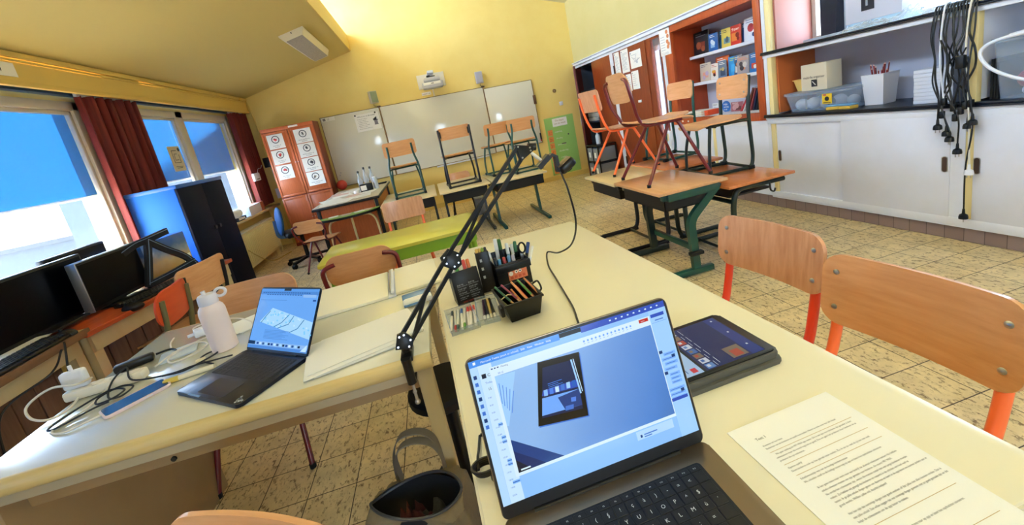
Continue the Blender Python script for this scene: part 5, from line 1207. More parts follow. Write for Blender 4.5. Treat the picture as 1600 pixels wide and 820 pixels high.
# black webbing straps and printed carton before the blue cabinet
pc = thing('printed_carton', 'glossy carton printed with sky over sand, before the blue cabinet side', 'carton', (-2.14, 3.53, .722), R_(-14))
def print_mat():
    m = bpy.data.materials.new('sky_sand_print'); m.use_nodes = True; nt = m.node_tree; b = nt.nodes['Principled BSDF']; L = nt.links
    tc = nt.nodes.new('ShaderNodeTexCoord'); sx = nt.nodes.new('ShaderNodeSeparateXYZ'); ns = nt.nodes.new('ShaderNodeTexNoise'); ns.inputs['Scale'].default_value = 14
    ad = nt.nodes.new('ShaderNodeMath'); ad.operation = 'MULTIPLY_ADD'; ad.inputs[1].default_value = .10; cr = nt.nodes.new('ShaderNodeValToRGB')
    L.new(tc.outputs['Object'], sx.inputs[0]); L.new(tc.outputs['Object'], ns.inputs[0]); L.new(ns.outputs[0], ad.inputs[0]); L.new(sx.outputs['Z'], ad.inputs[2]); L.new(ad.outputs[0], cr.inputs[0])
    e = cr.color_ramp.elements; e[0].position = .08; e[0].color = lin('#b89a5c'); e[1].position = .30; e[1].color = lin('#2c5aa4')
    for p, c in ((.14, '#c4ae84'), (.19, '#8d9aa6'), (.24, '#4a6a96')): k = e.new(p); k.color = lin(c)
    L.new(cr.outputs[0], b.inputs['Base Color']); b.inputs['Roughness'].default_value = .25; b.inputs['Coat Weight'].default_value = .4; return m
ob('box', MB().box(-.07, .05, -.19, .19, 0, .265, .003), print_mat(), pc)
m = MB(); m.m(0).box(.0495, .051, .11, .18, .02, .085); m.m(1)
m.M = Matrix.Translation((.0515, .120, .03)) @ Matrix.Rotation(PI/2, 4, 'Z') @ Matrix.Rotation(PI/2, 4, 'X'); m.text('A', .06); m.M = Matrix(); ob('letter_label', m, [M_paper, M_ink], pc)
cs = thing('strap_bundle', 'black padded strap frame with pale piping standing before the printed carton', 'strap frame', (-1.98, 3.20, .722), R_(-10))
M_pipe = mat('strap_piping', '#5f7694', .4)
for nm, pts in (('strap', ((0, -.14, .01), (0, -.07, .17), (.0, -.02, .30))), ('strap', ((0, -.02, .30), (.0, .10, .20), (.02, .20, .11), (.04, .25, .02))), ('strap', ((0, -.14, .02), (.02, .02, .03), (.04, .25, .05))), ('strap', ((-.02, -.22, .27), (-.01, -.12, .30), (0, -.02, .31), (0, .16, .325)))):
    s = ob(nm, MB().barpath(spline(pts, 6), .045, .02, up=(1, 0, 0)), mat('strap_black', '#070b16', .8), cs)
    ob('piping', MB().tube([(p[0]+.012, p[1], p[2]+.012) for p in spline(pts, 6)], .0025, 6), M_pipe, s)

# ------------------------------------------------------------------ left table
ZD = .765
M_desk = mat('cream_laminate', '#efe7c8', .3, noise=(2.5, '#eae0be', .6, (1, 1, 1)), coat=.15)
M_dbul = wood('bullnose_yellow_wood', '#d6c088', '#c8ae72', 3, 'x', .35, .3)
M_dpan = mat('desk_panel_brown', '#a98e6a', .5, noise=(3, '#9d825e', .8, (1, 1, 1)))
lt2 = thing('work_table', 'cream table with a rounded yellow wood edge at the left, open dark laptop on it', 'table', (-.685, 1.475, 0))
LX = .56; LY0, LY1 = -.395, .405
ob('tabletop', MB().box(-LX, LX, LY0, LY1, ZD-.03, ZD, .002), mat('grey_cream_laminate', '#d6d3c2', .2, noise=(2.5, '#d0ccb8', .6, (1, 1, 1)), coat=.5), lt2)
m = MB(); m.tube([(-LX, LY0, ZD-.0225), (LX, LY0, ZD-.0225)], .0225, 20); ob('bullnose_edge', m, M_dbul, lt2)
m = MB(); m.tube([(-LX, LY1, ZD-.0225), (LX, LY1, ZD-.0225)], .0225, 20); ob('bullnose_edge', m, M_dbul, lt2)
ob('front_rail', MB().box(-LX+.03, LX-.05, LY0+.012, LY0+.032, ZD-.08, ZD-.03, .002), mat('rail_grey_cream', '#b9ad92', .45), lt2)
ob('back_rail', MB().box(-LX+.03, LX-.05, LY1-.032, LY1-.012, ZD-.08, ZD-.03, .002), mat('rail_grey_cream', '#b9ad92', .45), lt2)
ob('apron', MB().box(-LX+.04, LX-.06, LY0+.075, LY0+.093, ZD-.145, ZD-.03, .002), M_dpan, lt2)
ob('end_panel', MB().box(-LX, -LX+.022, LY0+.03, LY1-.03, 0, ZD-.03, .002), M_dpan, lt2)
ob('pedestal_panel', MB().box(-LX+.022, -.20, LY1-.06, LY1-.04, .30, ZD-.03, .002), M_dpan, lt2)
for x in (-.175,): ob('bolt', MB().cyl((x, LY0+.075, ZD-.13), (x, LY0+.070, ZD-.13), .007, 12), M_blk2, lt2)
M_leg = mat('leg_cream_steel', '#c4b48c', .4)
ob('leg', MB().box(LX-.055, LX-.01, LY0+.02, LY0+.065, 0, ZD-.03, .006), M_leg, lt2); ob('leg', MB().box(LX-.055, LX-.01, LY1-.065, LY1-.02, 0, ZD-.03, .006), M_leg, lt2)
# stool under the table
st_ = thing('stool', 'round black stool under the right end of the left table', 'stool', (-.145, 1.405, 0))
ob('seat', MB().lathe([(0, .41), (.125, .41), (.135, .42), (.135, .445), (.125, .458), (0, .46)], 28), M_blk2, st_); ob('column', MB().cyl((0, 0, .05), (0, 0, .41), .025, 14), M_black, st_)
for k in range(5):
    a_ = k*2*PI/5; ob('base_arm', MB().bar((0, 0, .06), (.13*math.cos(a_), .13*math.sin(a_), .02), .03, .03), M_black, st_)

# ------------------------------------------------------------------ front desk
fd = thing('front_desk', 'long cream desk in the foreground with the silver laptop and pen boxes', 'desk', (.631, 1.978, 0), R_(2.3))
FW, FL = .738, 1.68
ob('tabletop', MB().prism([(-FW+.02, -FL), (-.02, -FL), (0, -FL+.02), (0, -.012), (-.012, 0), (-FW+.012, 0), (-FW, -.012), (-FW, -FL+.02)], ZD-.03, ZD, .003), M_desk, fd)
ob('edge_band', MB().prism([(-FW-.004, -FL-.003), (.004, -FL-.003), (.004, .004), (-FW-.004, .004)], ZD-.028, ZD-.005), mat('edge_white', '#e4dcc4', .35), fd)
for x in (-.06, -FW+.08):
    for y in (-.08, -FL+.06): ob('leg', MB().box(x-.02, x+.02, y-.02, y+.02, 0, ZD-.03, .005), M_leg, fd)
ob('rail', MB().box(-.05, -.03, -FL+.08, -.1, ZD-.08, ZD-.03), M_leg, fd); ob('rail', MB().box(-FW+.07, -FW+.09, -FL+.08, -.1, ZD-.08, ZD-.03), M_leg, fd)
ob('end_rail', MB().box(-FW+.1, -.08, -.09, -.07, ZD-.08, ZD-.03), M_leg, fd)
Z = ZD+.0008

# --- laptops
def laptop(name, label, loc, rz, W, D, tilt, body, keym, ui, cat='laptop', H=None, th=.0155, kb=(.245, .105, .018), keylab=False):
    """local: hinge line along x at y=0, base towards -y, lid rises at the hinge"""
    r = thing(name, label, cat, loc, rz)
    def slab(x0, x1, y0, y1, z0, z1, rr): return MB().prism([(x0+(x1-x0)/2+p[0], (y0+y1)/2+p[1]) for p in rrect((x1-x0)/2, (y1-y0)/2, rr, 6)], z0, z1, .002)
    b = ob('base', slab(-W/2, W/2, -D+.006, .006, .001, th, .012), body, r)
    kw, kd, ky = kb
    ob('keyboard_well', MB().prism([(p[0], p[1]-ky-kd/2) for p in rrect(kw/2, kd/2, .006, 4)], th-.0002, th+.0006), mat('key_well', '#08090d', .5), b)
    rows = [(14, .55), (14, 1), (14, 1), (13, 1), (12, 1), (8, 1)]; tot = sum(q for _, q in rows); y = -ky-.003; step = (kd-.006)/tot
    caps = ['@ # 1 2 3 4 5 6 7 8 9 0 - ='.split(), list('&"\'(!)-_') + list('0123$*')]
    for ri, (n, q) in enumerate(rows):
        hgt = step*q; wd = (kw-.008)/n
        for k in range(n):
            x0 = -kw/2+.004+k*wd; w_ = wd
            if ri == 5:
                lay = [0, 1, 2, 3, 8, 9, 10.1, 11.2, 12.3]; wd5 = (kw-.008)/12.3; x0 = -kw/2+.004+lay[k]*wd5; w_ = (lay[k+1]-lay[k])*wd5
            mm = MB(); mm.m(0).box(x0+.0008, x0+w_-.0008, y-hgt+.0008, y-.0008, th+.0006, th+.0016, .0006, 1)
            if keylab and ri < 5 and n >= 12:
                ch = [['esc']+['F%d' % i for i in range(1, 14)], list('@&"\'(§!çà)-=<')+['⌫'], ['⇥']+list('AZERTYUIOP^$')+['↵'], ['⇪']+list('QSDFGHJKLMù`'), ['⇧']+list('WXCVBN,;:=')+['⇧']][ri]
                if k < len(ch) and ord(ch[k][0]) < 0x2000:
                    mm.m(1); s = hgt*(.34 if len(ch[k]) == 1 else .24); mm.at(x0+w_/2, y-hgt*.62, th+.00175).text(ch[k], s*1.25, align='CENTER'); mm.M = Matrix()
            ob('key', mm, [keym, mat('key_print', '#d8dade', .6)], b)
        y -= hgt
    ob('trackpad', MB().prism([(p[0], p[1]-ky-kd-.012-(D-ky-kd-.03)/2) for p in rrect(W*.205, (D-ky-kd-.03)/2, .006, 4)], th-.0002, th+.0004), mat('pad_'+body.name, '#5a5148' if keylab else '#1a1c22', .35), b)
    # lid
    H = H or D*.95
    ld = bpy.data.objects.new('lid', None)
    m = MB(); m.M = Matrix.Translation((0, .004, th-.002)) @ Matrix.Rotation(PI/2-tilt, 4, 'X'); T = m.M.copy()
    m.prism([(p[0], p[1]+H/2) for p in rrect(W/2, H/2, .011, 6)], -.0045, 0, .0012)
    lid = ob('lid', m, body, r)
    m = MB(); m.M = T.copy(); m.prism([(p[0], p[1]+H/2) for p in rrect(W/2-.0012, H/2-.0012, .010, 6)], 0, .0006); ob('bezel', m, M_black, lid)
    m = MB(); m.tube([(-W*.36, .002, th-.002), (W*.36, .002, th-.002)], .0045, 10); ob('hinge', m, M_black, r)
    s = MB(); s.M = T @ Matrix.Translation((-W/2+.005, .021 if keylab else .010, .0008)); ui(s, W-.010, H-(.026 if keylab else .015), lid)
    return r
def UI(s, W, H):
    lvl = [0]
    def rect(u0, v0, u1, v1, mi):
        lvl[0] += 1; z = lvl[0]*.000012; s.m(mi); s.quad((u0*W, v0*H, z), (u1*W, v0*H, z), (u1*W, v1*H, z), (u0*W, v1*H, z))
    def poly(pts, mi):
        lvl[0] += 1; z = lvl[0]*.000012; s.m(mi); s.add([(u*W, v*H, z) for u, v in pts], [tuple(range(len(pts)))])
    def word(u, v, size, txt, mi):
        lvl[0] += 1; s.m(mi); T = s.M.copy(); s.M = T @ Matrix.Translation((u*W, v*H, lvl[0]*.000012)); s.text(txt, size*H); s.M = T
    return rect, poly, word
def em(hexc, st=1.0): return emit('screen_'+hexc.strip('#'), hexc, st)
def video_mat():
    m = bpy.data.materials.new('screen_video'); m.use_nodes = True; nt = m.node_tree; b = nt.nodes['Principled BSDF']; L = nt.links
    b.inputs['Base Color'].default_value = (.005, .005, .006, 1); b.inputs['Roughness'].default_value = .2
    tc = nt.nodes.new('ShaderNodeTexCoord'); sp = nt.nodes.new('ShaderNodeSeparateXYZ'); nz = nt.nodes.new('ShaderNodeTexNoise'); nz.inputs['Scale'].default_value = 10
    a = nt.nodes.new('ShaderNodeMath'); a.operation = 'MULTIPLY_ADD'; a.inputs[1].default_value = 2.4; a.inputs[2].default_value = .42
    g = nt.nodes.new('ShaderNodeMath'); g.operation = 'MULTIPLY_ADD'; g.inputs[1].default_value = -1.1
    n2 = nt.nodes.new('ShaderNodeMath'); n2.operation = 'MULTIPLY_ADD'; n2.inputs[1].default_value = .10
    cr = nt.nodes.new('ShaderNodeValToRGB'); e = cr.color_ramp.elements
    e[0].position = .10; e[0].color = lin('#8db9ee'); e[1].position = .95; e[1].color = lin('#1c4f8e')
    for p, q in ((.35, '#6f9ee0'), (.6, '#4f86d4'), (.78, '#3069b4')): k = e.new(p); k.color = lin(q)
    L.new(tc.outputs['Object'], sp.inputs[0]); L.new(sp.outputs['X'], a.inputs[0]); L.new(sp.outputs['Z'], g.inputs[0]); L.new(a.outputs[0], g.inputs[2]); L.new(tc.outputs['Object'], nz.inputs[0]); L.new(nz.outputs[0], n2.inputs[0]); L.new(g.outputs[0], n2.inputs[2]); L.new(n2.outputs[0], cr.inputs[0])
    L.new(cr.outputs[0], b.inputs['Emission Color']); b.inputs['Emission Strength'].default_value = 1.0; return m
def ui_big(s, W, H, lid):
    rect, poly, word = UI(s, W, H)
    cols = ['#8fc4ff', '#3f8ff0', '#b4dcff', '#6fa9fb', '#0a1430', '#c8e8ff', '#123a7a', '#5b93f2', '#4a82e6', '#3d74d4', '#d8f0ff', '#c02a2a', '#2a50c0', '#7cb4ff', '#86bcff', '#02050c', '#0c2250', '#9fd0ff', '#1f5fc0', '#e8f8ff', '#2b62b8', '#0d2a66', '#163f86']
    mats = [em(c) for c in cols]; ix = {c: i for i, c in enumerate(cols)}
    c = lambda h: ix[h]
    rect(0, 0, 1, 1, c('#8fc4ff'))
    rect(0, .955, .44, 1, c('#3f8ff0')); rect(.44, .955, 1, 1, c('#123a7a')) if False else rect(.55, .955, 1, 1, c('#2a50c0'))
    word(.055, .968, .020, 'Microsoft Teams (work or school)   Edit   View   Window   Help', c('#e8f8ff'))
    rect(.02, .97, .032, .988, c('#e8f8ff'))
    for k in range(9): rect(.70+.032*k, .973, .709+.032*k, .983, c('#d8f0ff'))
    rect(0, .0, .035, .955, c('#b4dcff')); rect(.036, .0, .10, .955, c('#c8e8ff'))
    for k, v in enumerate((.885, .835, .785, .735, .685, .635, .585, .54)): rect(.009, v-.013, .024, v+.013, c('#123a7a') if k % 3 == 0 else c('#3d74d4'))
    rect(.046, .862, .066, .893, c('#0a1430')); word(.072, .868, .028, 'Calendar', c('#0a1430')); word(.055, .822, .020, 'Today', c('#3d74d4')); word(.060, .775, .026, '15', c('#163f86'))
    for k in range(14): word(.050, .72-.052*k, .015, '%d:00' % (7+k), c('#3d74d4'))
    for k, v in enumerate((.52, .43, .40, .27, .245, .12)): rect(.066, v, .104, v+.022, c('#86bcff')); rect(.066, v+.007, .098, v+.013, c('#2b62b8'))
    # right hand chat column
    rect(.905, .0, 1, .955, c('#9fd0ff')); rect(.912, .90, .985, .925, c('#2a50c0')); rect(.912, .858, .99, .860, c('#4a82e6')); rect(.93, .872, .975, .880, c('#3d74d4'))
    for v, a, b_ in ((.60, .925, .99), (.565, .91, .985), (.53, .92, .99), (.49, .912, .98), (.445, .93, .985), (.415, .93, .985), (.385, .93, .985), (.335, .905, .99), (.30, .905, .99), (.27, .91, .99)): rect(a, v, b_, v+.022, c('#7cb4ff')); rect(a+.006, v+.008, b_-.012, v+.013, c('#3d74d4'))
    for v, a in ((.625, .905), (.575, .965), (.465, .905), (.315, .965)): rect(a, v, a+.018, v+.022, c('#123a7a'))
    rect(.905, .262, .992, .285, c('#2a50c0'))
    # meeting window
    rect(.088, .160, .906, .925, c('#02050c')) if False else rect(.086, .158, .905, .922, c('#d8f0ff'))
    for k in range(3): rect(.094+.014*k, .905, .102+.014*k, .913, c('#163f86'))
    word(.14, .902, .016, 'Meeting', c('#163f86')); word(.12, .862, .018, '00:12', c('#3d74d4'))
    for k in range(13): poly([(.551+.0205*k+.005*math.cos(q), .893+.008*math.sin(q)) for q in [PI*j/4 for j in range(8)]], c('#6fa9fb')); rect(.5465+.0205*k, .874, .5555+.0205*k, .877, c('#6fa9fb'))
    rect(.845, .890, .895, .915, c('#c02a2a')); word(.855, .897, .013, 'Leave', c('#e8f8ff'))
    V0, V1, U0, U1 = .180, .855, .102, .900
    # camera picture: sheet of desk, page corner, dark fold, tablet
    rect(U0, V0, U1, V1, len(mats)); mats.append(video_mat())
    poly([(.102, .855), (.198, .845), (.111, .50), (.102, .51)], c('#9fd0ff'))
    for k in range(5): poly([(.112+.014*k, .80-.02*k), (.115+.014*k, .80-.02*k), (.108+.008*k, .66-.02*k), (.105+.008*k, .66-.02*k)], c('#4a82e6'))
    poly([(.102, .41), (.322, .18), (.102, .18)], c('#163f86')); poly([(.102, .33), (.235, .18), (.102, .18)], c('#0d2a66')); poly([(.102, .27), (.165, .18), (.102, .18)], c('#0a1430'))
    poly([(.312, .845), (.517, .826), (.484, .376), (.243, .42)], c('#3d74d4'))
    poly([(.308, .854), (.513, .834), (.480, .384), (.239, .430)], c('#02050c'))
    poly([(.325, .808), (.485, .794), (.463, .444), (.266, .475)], c('#0c2250'))
    poly([(.300, .655), (.474, .650), (.470, .60), (.290, .620)], c('#2a50c0'))
    for k in range(6): poly([(.304+.028*k, .655), (.322+.028*k, .654), (.318+.028*k, .612), (.300+.028*k, .614)], c(['#86bcff', '#4a82e6', '#c8e8ff', '#3d74d4', '#9fd0ff', '#1f5fc0'][k]))
    poly([(.288, .605), (.470, .585), (.464, .47), (.268, .49)], c('#6fa9fb')); poly([(.36, .575), (.47, .585), (.464, .47), (.38, .48)], c('#163f86')); poly([(.42, .545), (.445, .54), (.44, .51), (.417, .515)], c('#4a82e6')); poly([(.385, .50), (.425, .495), (.42, .465), (.38, .47)], c('#3d74d4'))
    poly([(.462, .80), (.470, .80), (.476, .55), (.468, .55)], c('#9fd0ff')); poly([(.475, .80), (.479, .80), (.484, .56), (.480, .56)], c('#c8e8ff'))
    for k in range(4): poly([(.33, .69-.012*k), (.40-.02*(k % 2), .69-.012*k), (.40-.02*(k % 2), .686-.012*k), (.33, .686-.012*k)], c('#4a82e6'))
    rect(.115, .19, .16, .20, c('#d8f0ff'))
    # notice card
    rect(.682, .090, .878, .152, c('#b4dcff')); rect(.700, .102, .710, .122, c('#163f86')); rect(.72, .113, .79, .121, c('#3d74d4')); rect(.72, .098, .76, .105, c('#3d74d4'))
    ob('screen', s, mats, lid)
    n = MB(); n.M = s.M.copy(); n.prism([(.44*W, .968*H), (.55*W, .968*H), (.55*W, 1.0*H), (.44*W, 1.0*H)], .0012, .0016); ob('camera_notch', n, M_black, lid)
M_mbp = mat('laptop_alu', '#8f7c64', .32, .85); M_mbd = mat('laptop_midnight', '#131a2a', .3, .5, coat=.2); M_key = mat('key_black', '#0a0a0d', .45)
laptop('laptop', 'silver laptop in the foreground showing a video meeting window', (.151, .503, Z), R_(1.5), .342, .243, R_(15.5), M_mbp, M_key, ui_big, H=.241, th=.0165, kb=(.272, .112, .026), keylab=True)
def ui_small(s, W, H, lid):
    rect, poly, word = UI(s, W, H)
    cols = ['#6aa4ec', '#4f86d0', '#a9d6f4', '#7cc8f4', '#2b4f86', '#141c30', '#8fb8ea', '#c4e4f8', '#3a78b4', '#1f3f8a', '#5a96de']
    mats = [em(c) for c in cols]; ix = {c: i for i, c in enumerate(cols)}; c = lambda h: ix[h]
    rect(0, 0, 1, 1, c('#6aa4ec')); rect(0, .90, 1, .955, c('#4f86d0')); rect(0, .955, 1, 1, c('#5a96de'))
    for k in range(22): rect(.04+.038*k, .925, .065+.038*k, .938, c('#2b4f86'))
    for k in range(14): rect(.12+.045*k, .89, .15+.045*k, .902, c('#2b4f86'))
    rect(.76, .86, .97, .905, c('#8fb8ea')); rect(.93, .80, .98, .825, c('#1f3f8a')); rect(.02, .80, .5, .808, c('#4f86d0'))
    rect(.10, .02, .72, .80, c('#5a96de')) if False else None
    poly([(.283, .673), (1.0, .472), (.996, .207), (.104, .432)], c('#a9d6f4'))
    rr = random.Random(8)
    for k in range(40):
        a, b_ = rr.random(), rr.random()
        u = .29+(1-.30)*a-.14*(1-b_)*(1-a)*1.2; v = (.66-.195*a)-(.23-.0*a)*(1-b_)*.95
        poly([(u, v), (u+.025, v-.006), (u+.02, v-.03), (u-.006, v-.024)], c(['#7cc8f4', '#c4e4f8', '#7cc8f4'][k % 3]))
    for p in (((.60, .58), (.50, .44), (.38, .36)), ((.68, .555), (.62, .42), (.45, .345)), ((.86, .505), (.78, .36), (.66, .29)), ((.26, .62), (.20, .53), (.14, .42))):
        for a, b_ in zip(p[:-1], p[1:]):
            d = Vector((b_[0]-a[0], b_[1]-a[1])).normalized(); nx, ny = -d.y*.006, d.x*.006; poly([(a[0]-nx, a[1]-ny), (b_[0]-nx, b_[1]-ny), (b_[0]+nx, b_[1]+ny), (a[0]+nx, a[1]+ny)], c('#3a78b4'))
    for k in range(7): rect(.24, .30-.022*k, .24+(.42-.05*(k % 3)), .308-.022*k, c('#4f86d0'))
    rect(0, .05, 1, .115, c('#8fb8ea')); rect(0, 0, 1, .05, c('#4f86d0')); rect(0, .06, .12, .115, c('#141c30'))
    for k in range(15): rect(.15+.05*k, .066, .185+.05*k, .10, c(['#1f3f8a', '#c4e4f8', '#2b4f86', '#a9d6f4', '#141c30'][k % 5]))
    poly([(.90, .02), (.99, .02), (.99, .13)], c('#c4e4f8'))
    ob('screen', s, mats, lid)
    n = MB(); n.M = s.M.copy(); n.prism([(.42*W, .965*H), (.54*W, .965*H), (.54*W, 1.0*H), (.42*W, 1.0*H)], .0012, .0016); ob('camera_notch', n, M_black, lid)
l2 = laptop('laptop', 'dark blue laptop on the left table showing a map on its screen', (-.617, 1.3265, Z), R_(-37.2), .306, .212, R_(34), M_mbd, M_key, ui_small, H=.208, th=.012, kb=(.268, .105, .012))
stk = MB(); rr = random.Random(2)
for k in range(16): a_ = rr.uniform(0, 6.28); q = rr.uniform(0, .013); stk.tube([(q*math.cos(a_), q*math.sin(a_), 0), (q*math.cos(a_), q*math.sin(a_), .0006)], .0035, 6)
ob('sticker', stk, mat('sticker_silver', '#c4cad6', .3, .4), l2, loc=(.133, -.185, .0122), label='small white splash sticker')
ob('sticker', MB().box(-.028, .028, -.003, .003, 0, .0008), mat('tag_blue', '#7ea4d4', .4), l2, loc=(-.055, -.2045, .0115))

# --- tablet in its folio
tb = thing('tablet', 'tablet with a lit screen in a grey folio, behind the silver laptop on its right', 'tablet', (.462, .715, Z), R_(2))
M_fol = mat('folio_grey', '#57554e', .6)
ob('folio_base', MB().prism(rrect(.126, .092, .012), .0, .010, .003), M_fol, tb)
ob('folio_cover', MB().prism([(x, y+.004) for x, y in rrect(.124, .090, .012)], .011, .024, .004), M_fol, tb)
ob('body', MB().prism([(x, y+.004) for x, y in rrect(.119, .085, .010)], .024, .0265, .001), M_black, tb)
s = MB(); s.M = Matrix.Translation((-.105, -.072, .0268)); Wt, Ht = .206, .152
rect, poly, word = UI(s, Wt, Ht)
cols = ['#0b1f5a', '#12307e', '#a8c8e8', '#4a7aa8', '#d0404a', '#c8d0dc', '#7a6a5c', '#5a86c0', '#101820', '#b04a3a', '#3a66a8']; mats_ = [em(c_, .8) for c_ in cols]; ix = {c_: i for i, c_ in enumerate(cols)}; c = lambda h: ix[h]
# the page is shown turned: its top is at local -x ... the bright band lies along the left
rect(0, 0, 1, 1, c('#0b1f5a')); rect(.60, 0, 1, 1, c('#0b1f5a')); rect(.86, 0, .99, 1, c('#12307e'))
rect(0, 0, .30, 1, c('#4a7aa8')); poly([(0, 0), (.30, 0), (.30, .98), (.18, .70), (.08, .30)], c('#a8c8e8')); rect(.20, .04, .26, .13, c('#d0404a')); rect(.10, .08, .13, .2, c('#3a66a8')); rect(.15, .06, .16, .30, c('#3a66a8'))
rect(.30, 0, .33, 1, c('#101820'))
for k in range(8): rect(.36, .02+.12*k, .45, .12+.12*k, c(['#5a86c0', '#c8d0dc', '#7a6a5c', '#3a66a8', '#c8d0dc', '#b04a3a', '#7a6a5c', '#c8d0dc'][k])); rect(.375, .05+.12*k, .41, .10+.12*k, c(['#c8d0dc', '#3a66a8', '#b04a3a', '#7a6a5c', '#5a86c0', '#c8d0dc', '#b04a3a', '#5a86c0'][k]))
for k in range(5): rect(.47, .03+.17*k, .475, .13+.17*k, c('#c8d0dc')); rect(.51, .06+.19*k, .515, .2+.19*k, c('#c8d0dc'))
rect(.66, .04, .84, .28, c('#7a6a5c')); rect(.70, .06, .80, .2, c('#b04a3a'))
for v in (.2, .55, .9): rect(.92, v, .94, v+.03, c('#c8d0dc'))
ob('screen', s, mats_, tb)

# --- printed page
pgm = MB(); PW, PH = .210, .297
pgm.m(0).box(0, PW, -PH, 0, 0, .0008); pgm.m(1)
pgm.at(.028, -.034, .0010).text('Text 1', .0072); pgm.M = Matrix()
lines = [(-.047, .0036, .028, 'Kinderen uit hun halen', 0), (-.053, .0036, .028, 'Bedanken van de kinderen en jezelf voorstellen. Neem ze mee naar het lab lokaal.', 0),
 (-.066, .0036, .033, 'We gaan vandaag de VRT MAX app testen. Dit is een app voor kinderen die gemaakt is door', 0), (-.072, .0036, .028, 'volwassenen maar die vooral nog niet zo goed. Dus we gaan het proberen door kinderen als te', 0), (-.078, .0036, .028, 'proberen die op verbeteren.', 0),
 (-.092, .0036, .028, 'Openen opdrijf', 0), (-.098, .0036, .028, 'Doet kinderen ook op hun gemak laten voelen. Zo, ik zie zo veel als jij het niet snel.', 0),
 (-.112, .0036, .028, 'Schatbewustzijn wat van de huidige kindermensen', 0), (-.118, .0036, .028, 'We scheiden vanaf nu de huidige zones nog op app en laten hun opdrachten uitvoeren.', 0),
 (-.131, .0036, .036, 'Ik ben geen mens maar werk voor een bedrijf dat allemaal volwassen mensen. Nu hebben', 0), (-.137, .0036, .036, 'enkele volwassen mensen een app gemaakt voor kinderen, die noemt VRT MAX.', 0), (-.143, .0036, .036, 'Nu omdat het volwassenen zijn, weten die mensen totaal niet wat jonge kinderen moeten', 0), (-.149, .0036, .036, 'maken. Zo hebben wij gezegd dat kinderen en experts in de scholen om heel veel te', 0), (-.155, .0036, .036, 'testen. Ik ga jullie enkele dingen geven om daarmee en leert in de app leren we kunnen anders aan te', 0), (-.161, .0036, .036, 'goed werkt. Willen jullie mij daarbij helpen?', 0),
 (-.173, .0036, .036, 'Het kan zijn dat sommige dingen niet goed werken of dat jullie niet alles kunnen vinden. Dat is', 0), (-.179, .0036, .036, 'niet jullie schuld. Dat willen zeggen dat wat sommige dingen gewoon niet zo goed gemaakt zijn en dat', 0), (-.185, .0036, .036, 'helpt de volwassenen om de app beter te maken.', 0),
 (-.205, .0036, .030, 'Introductie vragen', 0), (-.211, .0036, .030, 'We scheiden kinderen de huidige zones naar op app en laten hun opdrachten uitvoeren.', 0), (-.220, .0036, .040, 'Kennen jullie de VRT MAX app?', 0), (-.229, .0036, .040, 'Wat kennen jullie al in deze app?', 0), (-.240, .0036, .030, 'Wat vinden jullie van de VRT MAX?', 0)]
for y, sz, x, t_, _ in lines:
    pgm.m(2 if t_ in ('Kinderen uit hun halen', 'Openen opdrijf', 'Introductie vragen') or 'Schat' in t_ else 1); pgm.at(x, y, .0010).text(t_, sz*1.12, width=(min(.165, .0016*len(t_)+.01) if len(t_) > 40 else None)); pgm.M = Matrix()
pgm.m(3)
for y in (-.059, -.084, -.104, -.193, -.235): pgm.box(.028, .19, y, y-.0006, .0008, .0010)
pg_ = thing('printed_page', 'white page of printed text headed Text 1, right of the silver laptop', 'page', (.372, .524, Z), R_(2.2))
ob('sheet', pgm, [mat('page_white', '#fdfcf6', .6), mat('print_grey2', '#2c282a', .7), mat('print_black', '#141214', .7), mat('print_tan', '#cdb48a', .7)], pg_)

# --- pens and cases at the far end of the front desk
mc = thing('marker_case', 'black upright marker case printed with white lines of text', 'marker case', (.026, 1.325, Z), R_(9))
T = Matrix.Rotation(-.22, 4, 'X')
m = MB(); m.M = T.copy(); m.m(0).box(-.048, .048, 0, .006, .0, .115, .002).box(-.048, -.043, .0, .06, .0, .095).box(.043, .048, .0, .06, .0, .105).box(-.048, .048, .055, .06, .0, .11).box(-.048, .048, 0, .06, 0, .005); m.m(1)
for col in (-.036, .004):
    for k in range(4): m.M = T @ Matrix.Translation((col, -.0006, .066-.0145*k)) @ Matrix.Rotation(PI/2, 4, 'X'); m.text(('dual tip', 'brush pen', 'ink based', 'colour set')[k], .0075); m.M = T @ Matrix.Translation((col, -.0006, .0605-.0145*k)) @ Matrix.Rotation(PI/2, 4, 'X'); m.text(('fineliner and brush', 'acid free ink')[k % 2], .0048)
m.m(2); m.M = T @ Matrix.Translation((-.028, -.0006, .006)) @ Matrix.Rotation(PI/2, 4, 'X'); m.text('twin marker set', .009)
ob('case', m, [M_black, mat('print_silver', '#b8bcc4', .5), mat('print_redcase', '#a82a24', .5)], mc)
rnd = random.Random(14)
def pen(label, base, top, r, col, capcol, group, caplen=.035, name='marker', cat='marker'):
    a, b_ = Vector(base), Vector(top); L = (b_-a).length
    e = bpy.data.objects.new(name, None); C.objects.link(e); e.location = a; e.rotation_mode = 'QUATERNION'; e.rotation_quaternion = (b_-a).to_track_quat('Z', 'Y')
    tag(e, label, cat, group)
    ob('barrel', MB().lathe([(0, 0), (r*.92, 0), (r, .002), (r, L-caplen), (0, L-caplen)], 12), mat('pen_'+col, col, .35, coat=.2), e)
    ob('cap', MB().lathe([(0, L-caplen), (r*1.08, L-caplen), (r*1.05, L-.003), (r*.7, L), (0, L)], 12), mat('pen_'+capcol, capcol, .35, coat=.2), e)
    return e
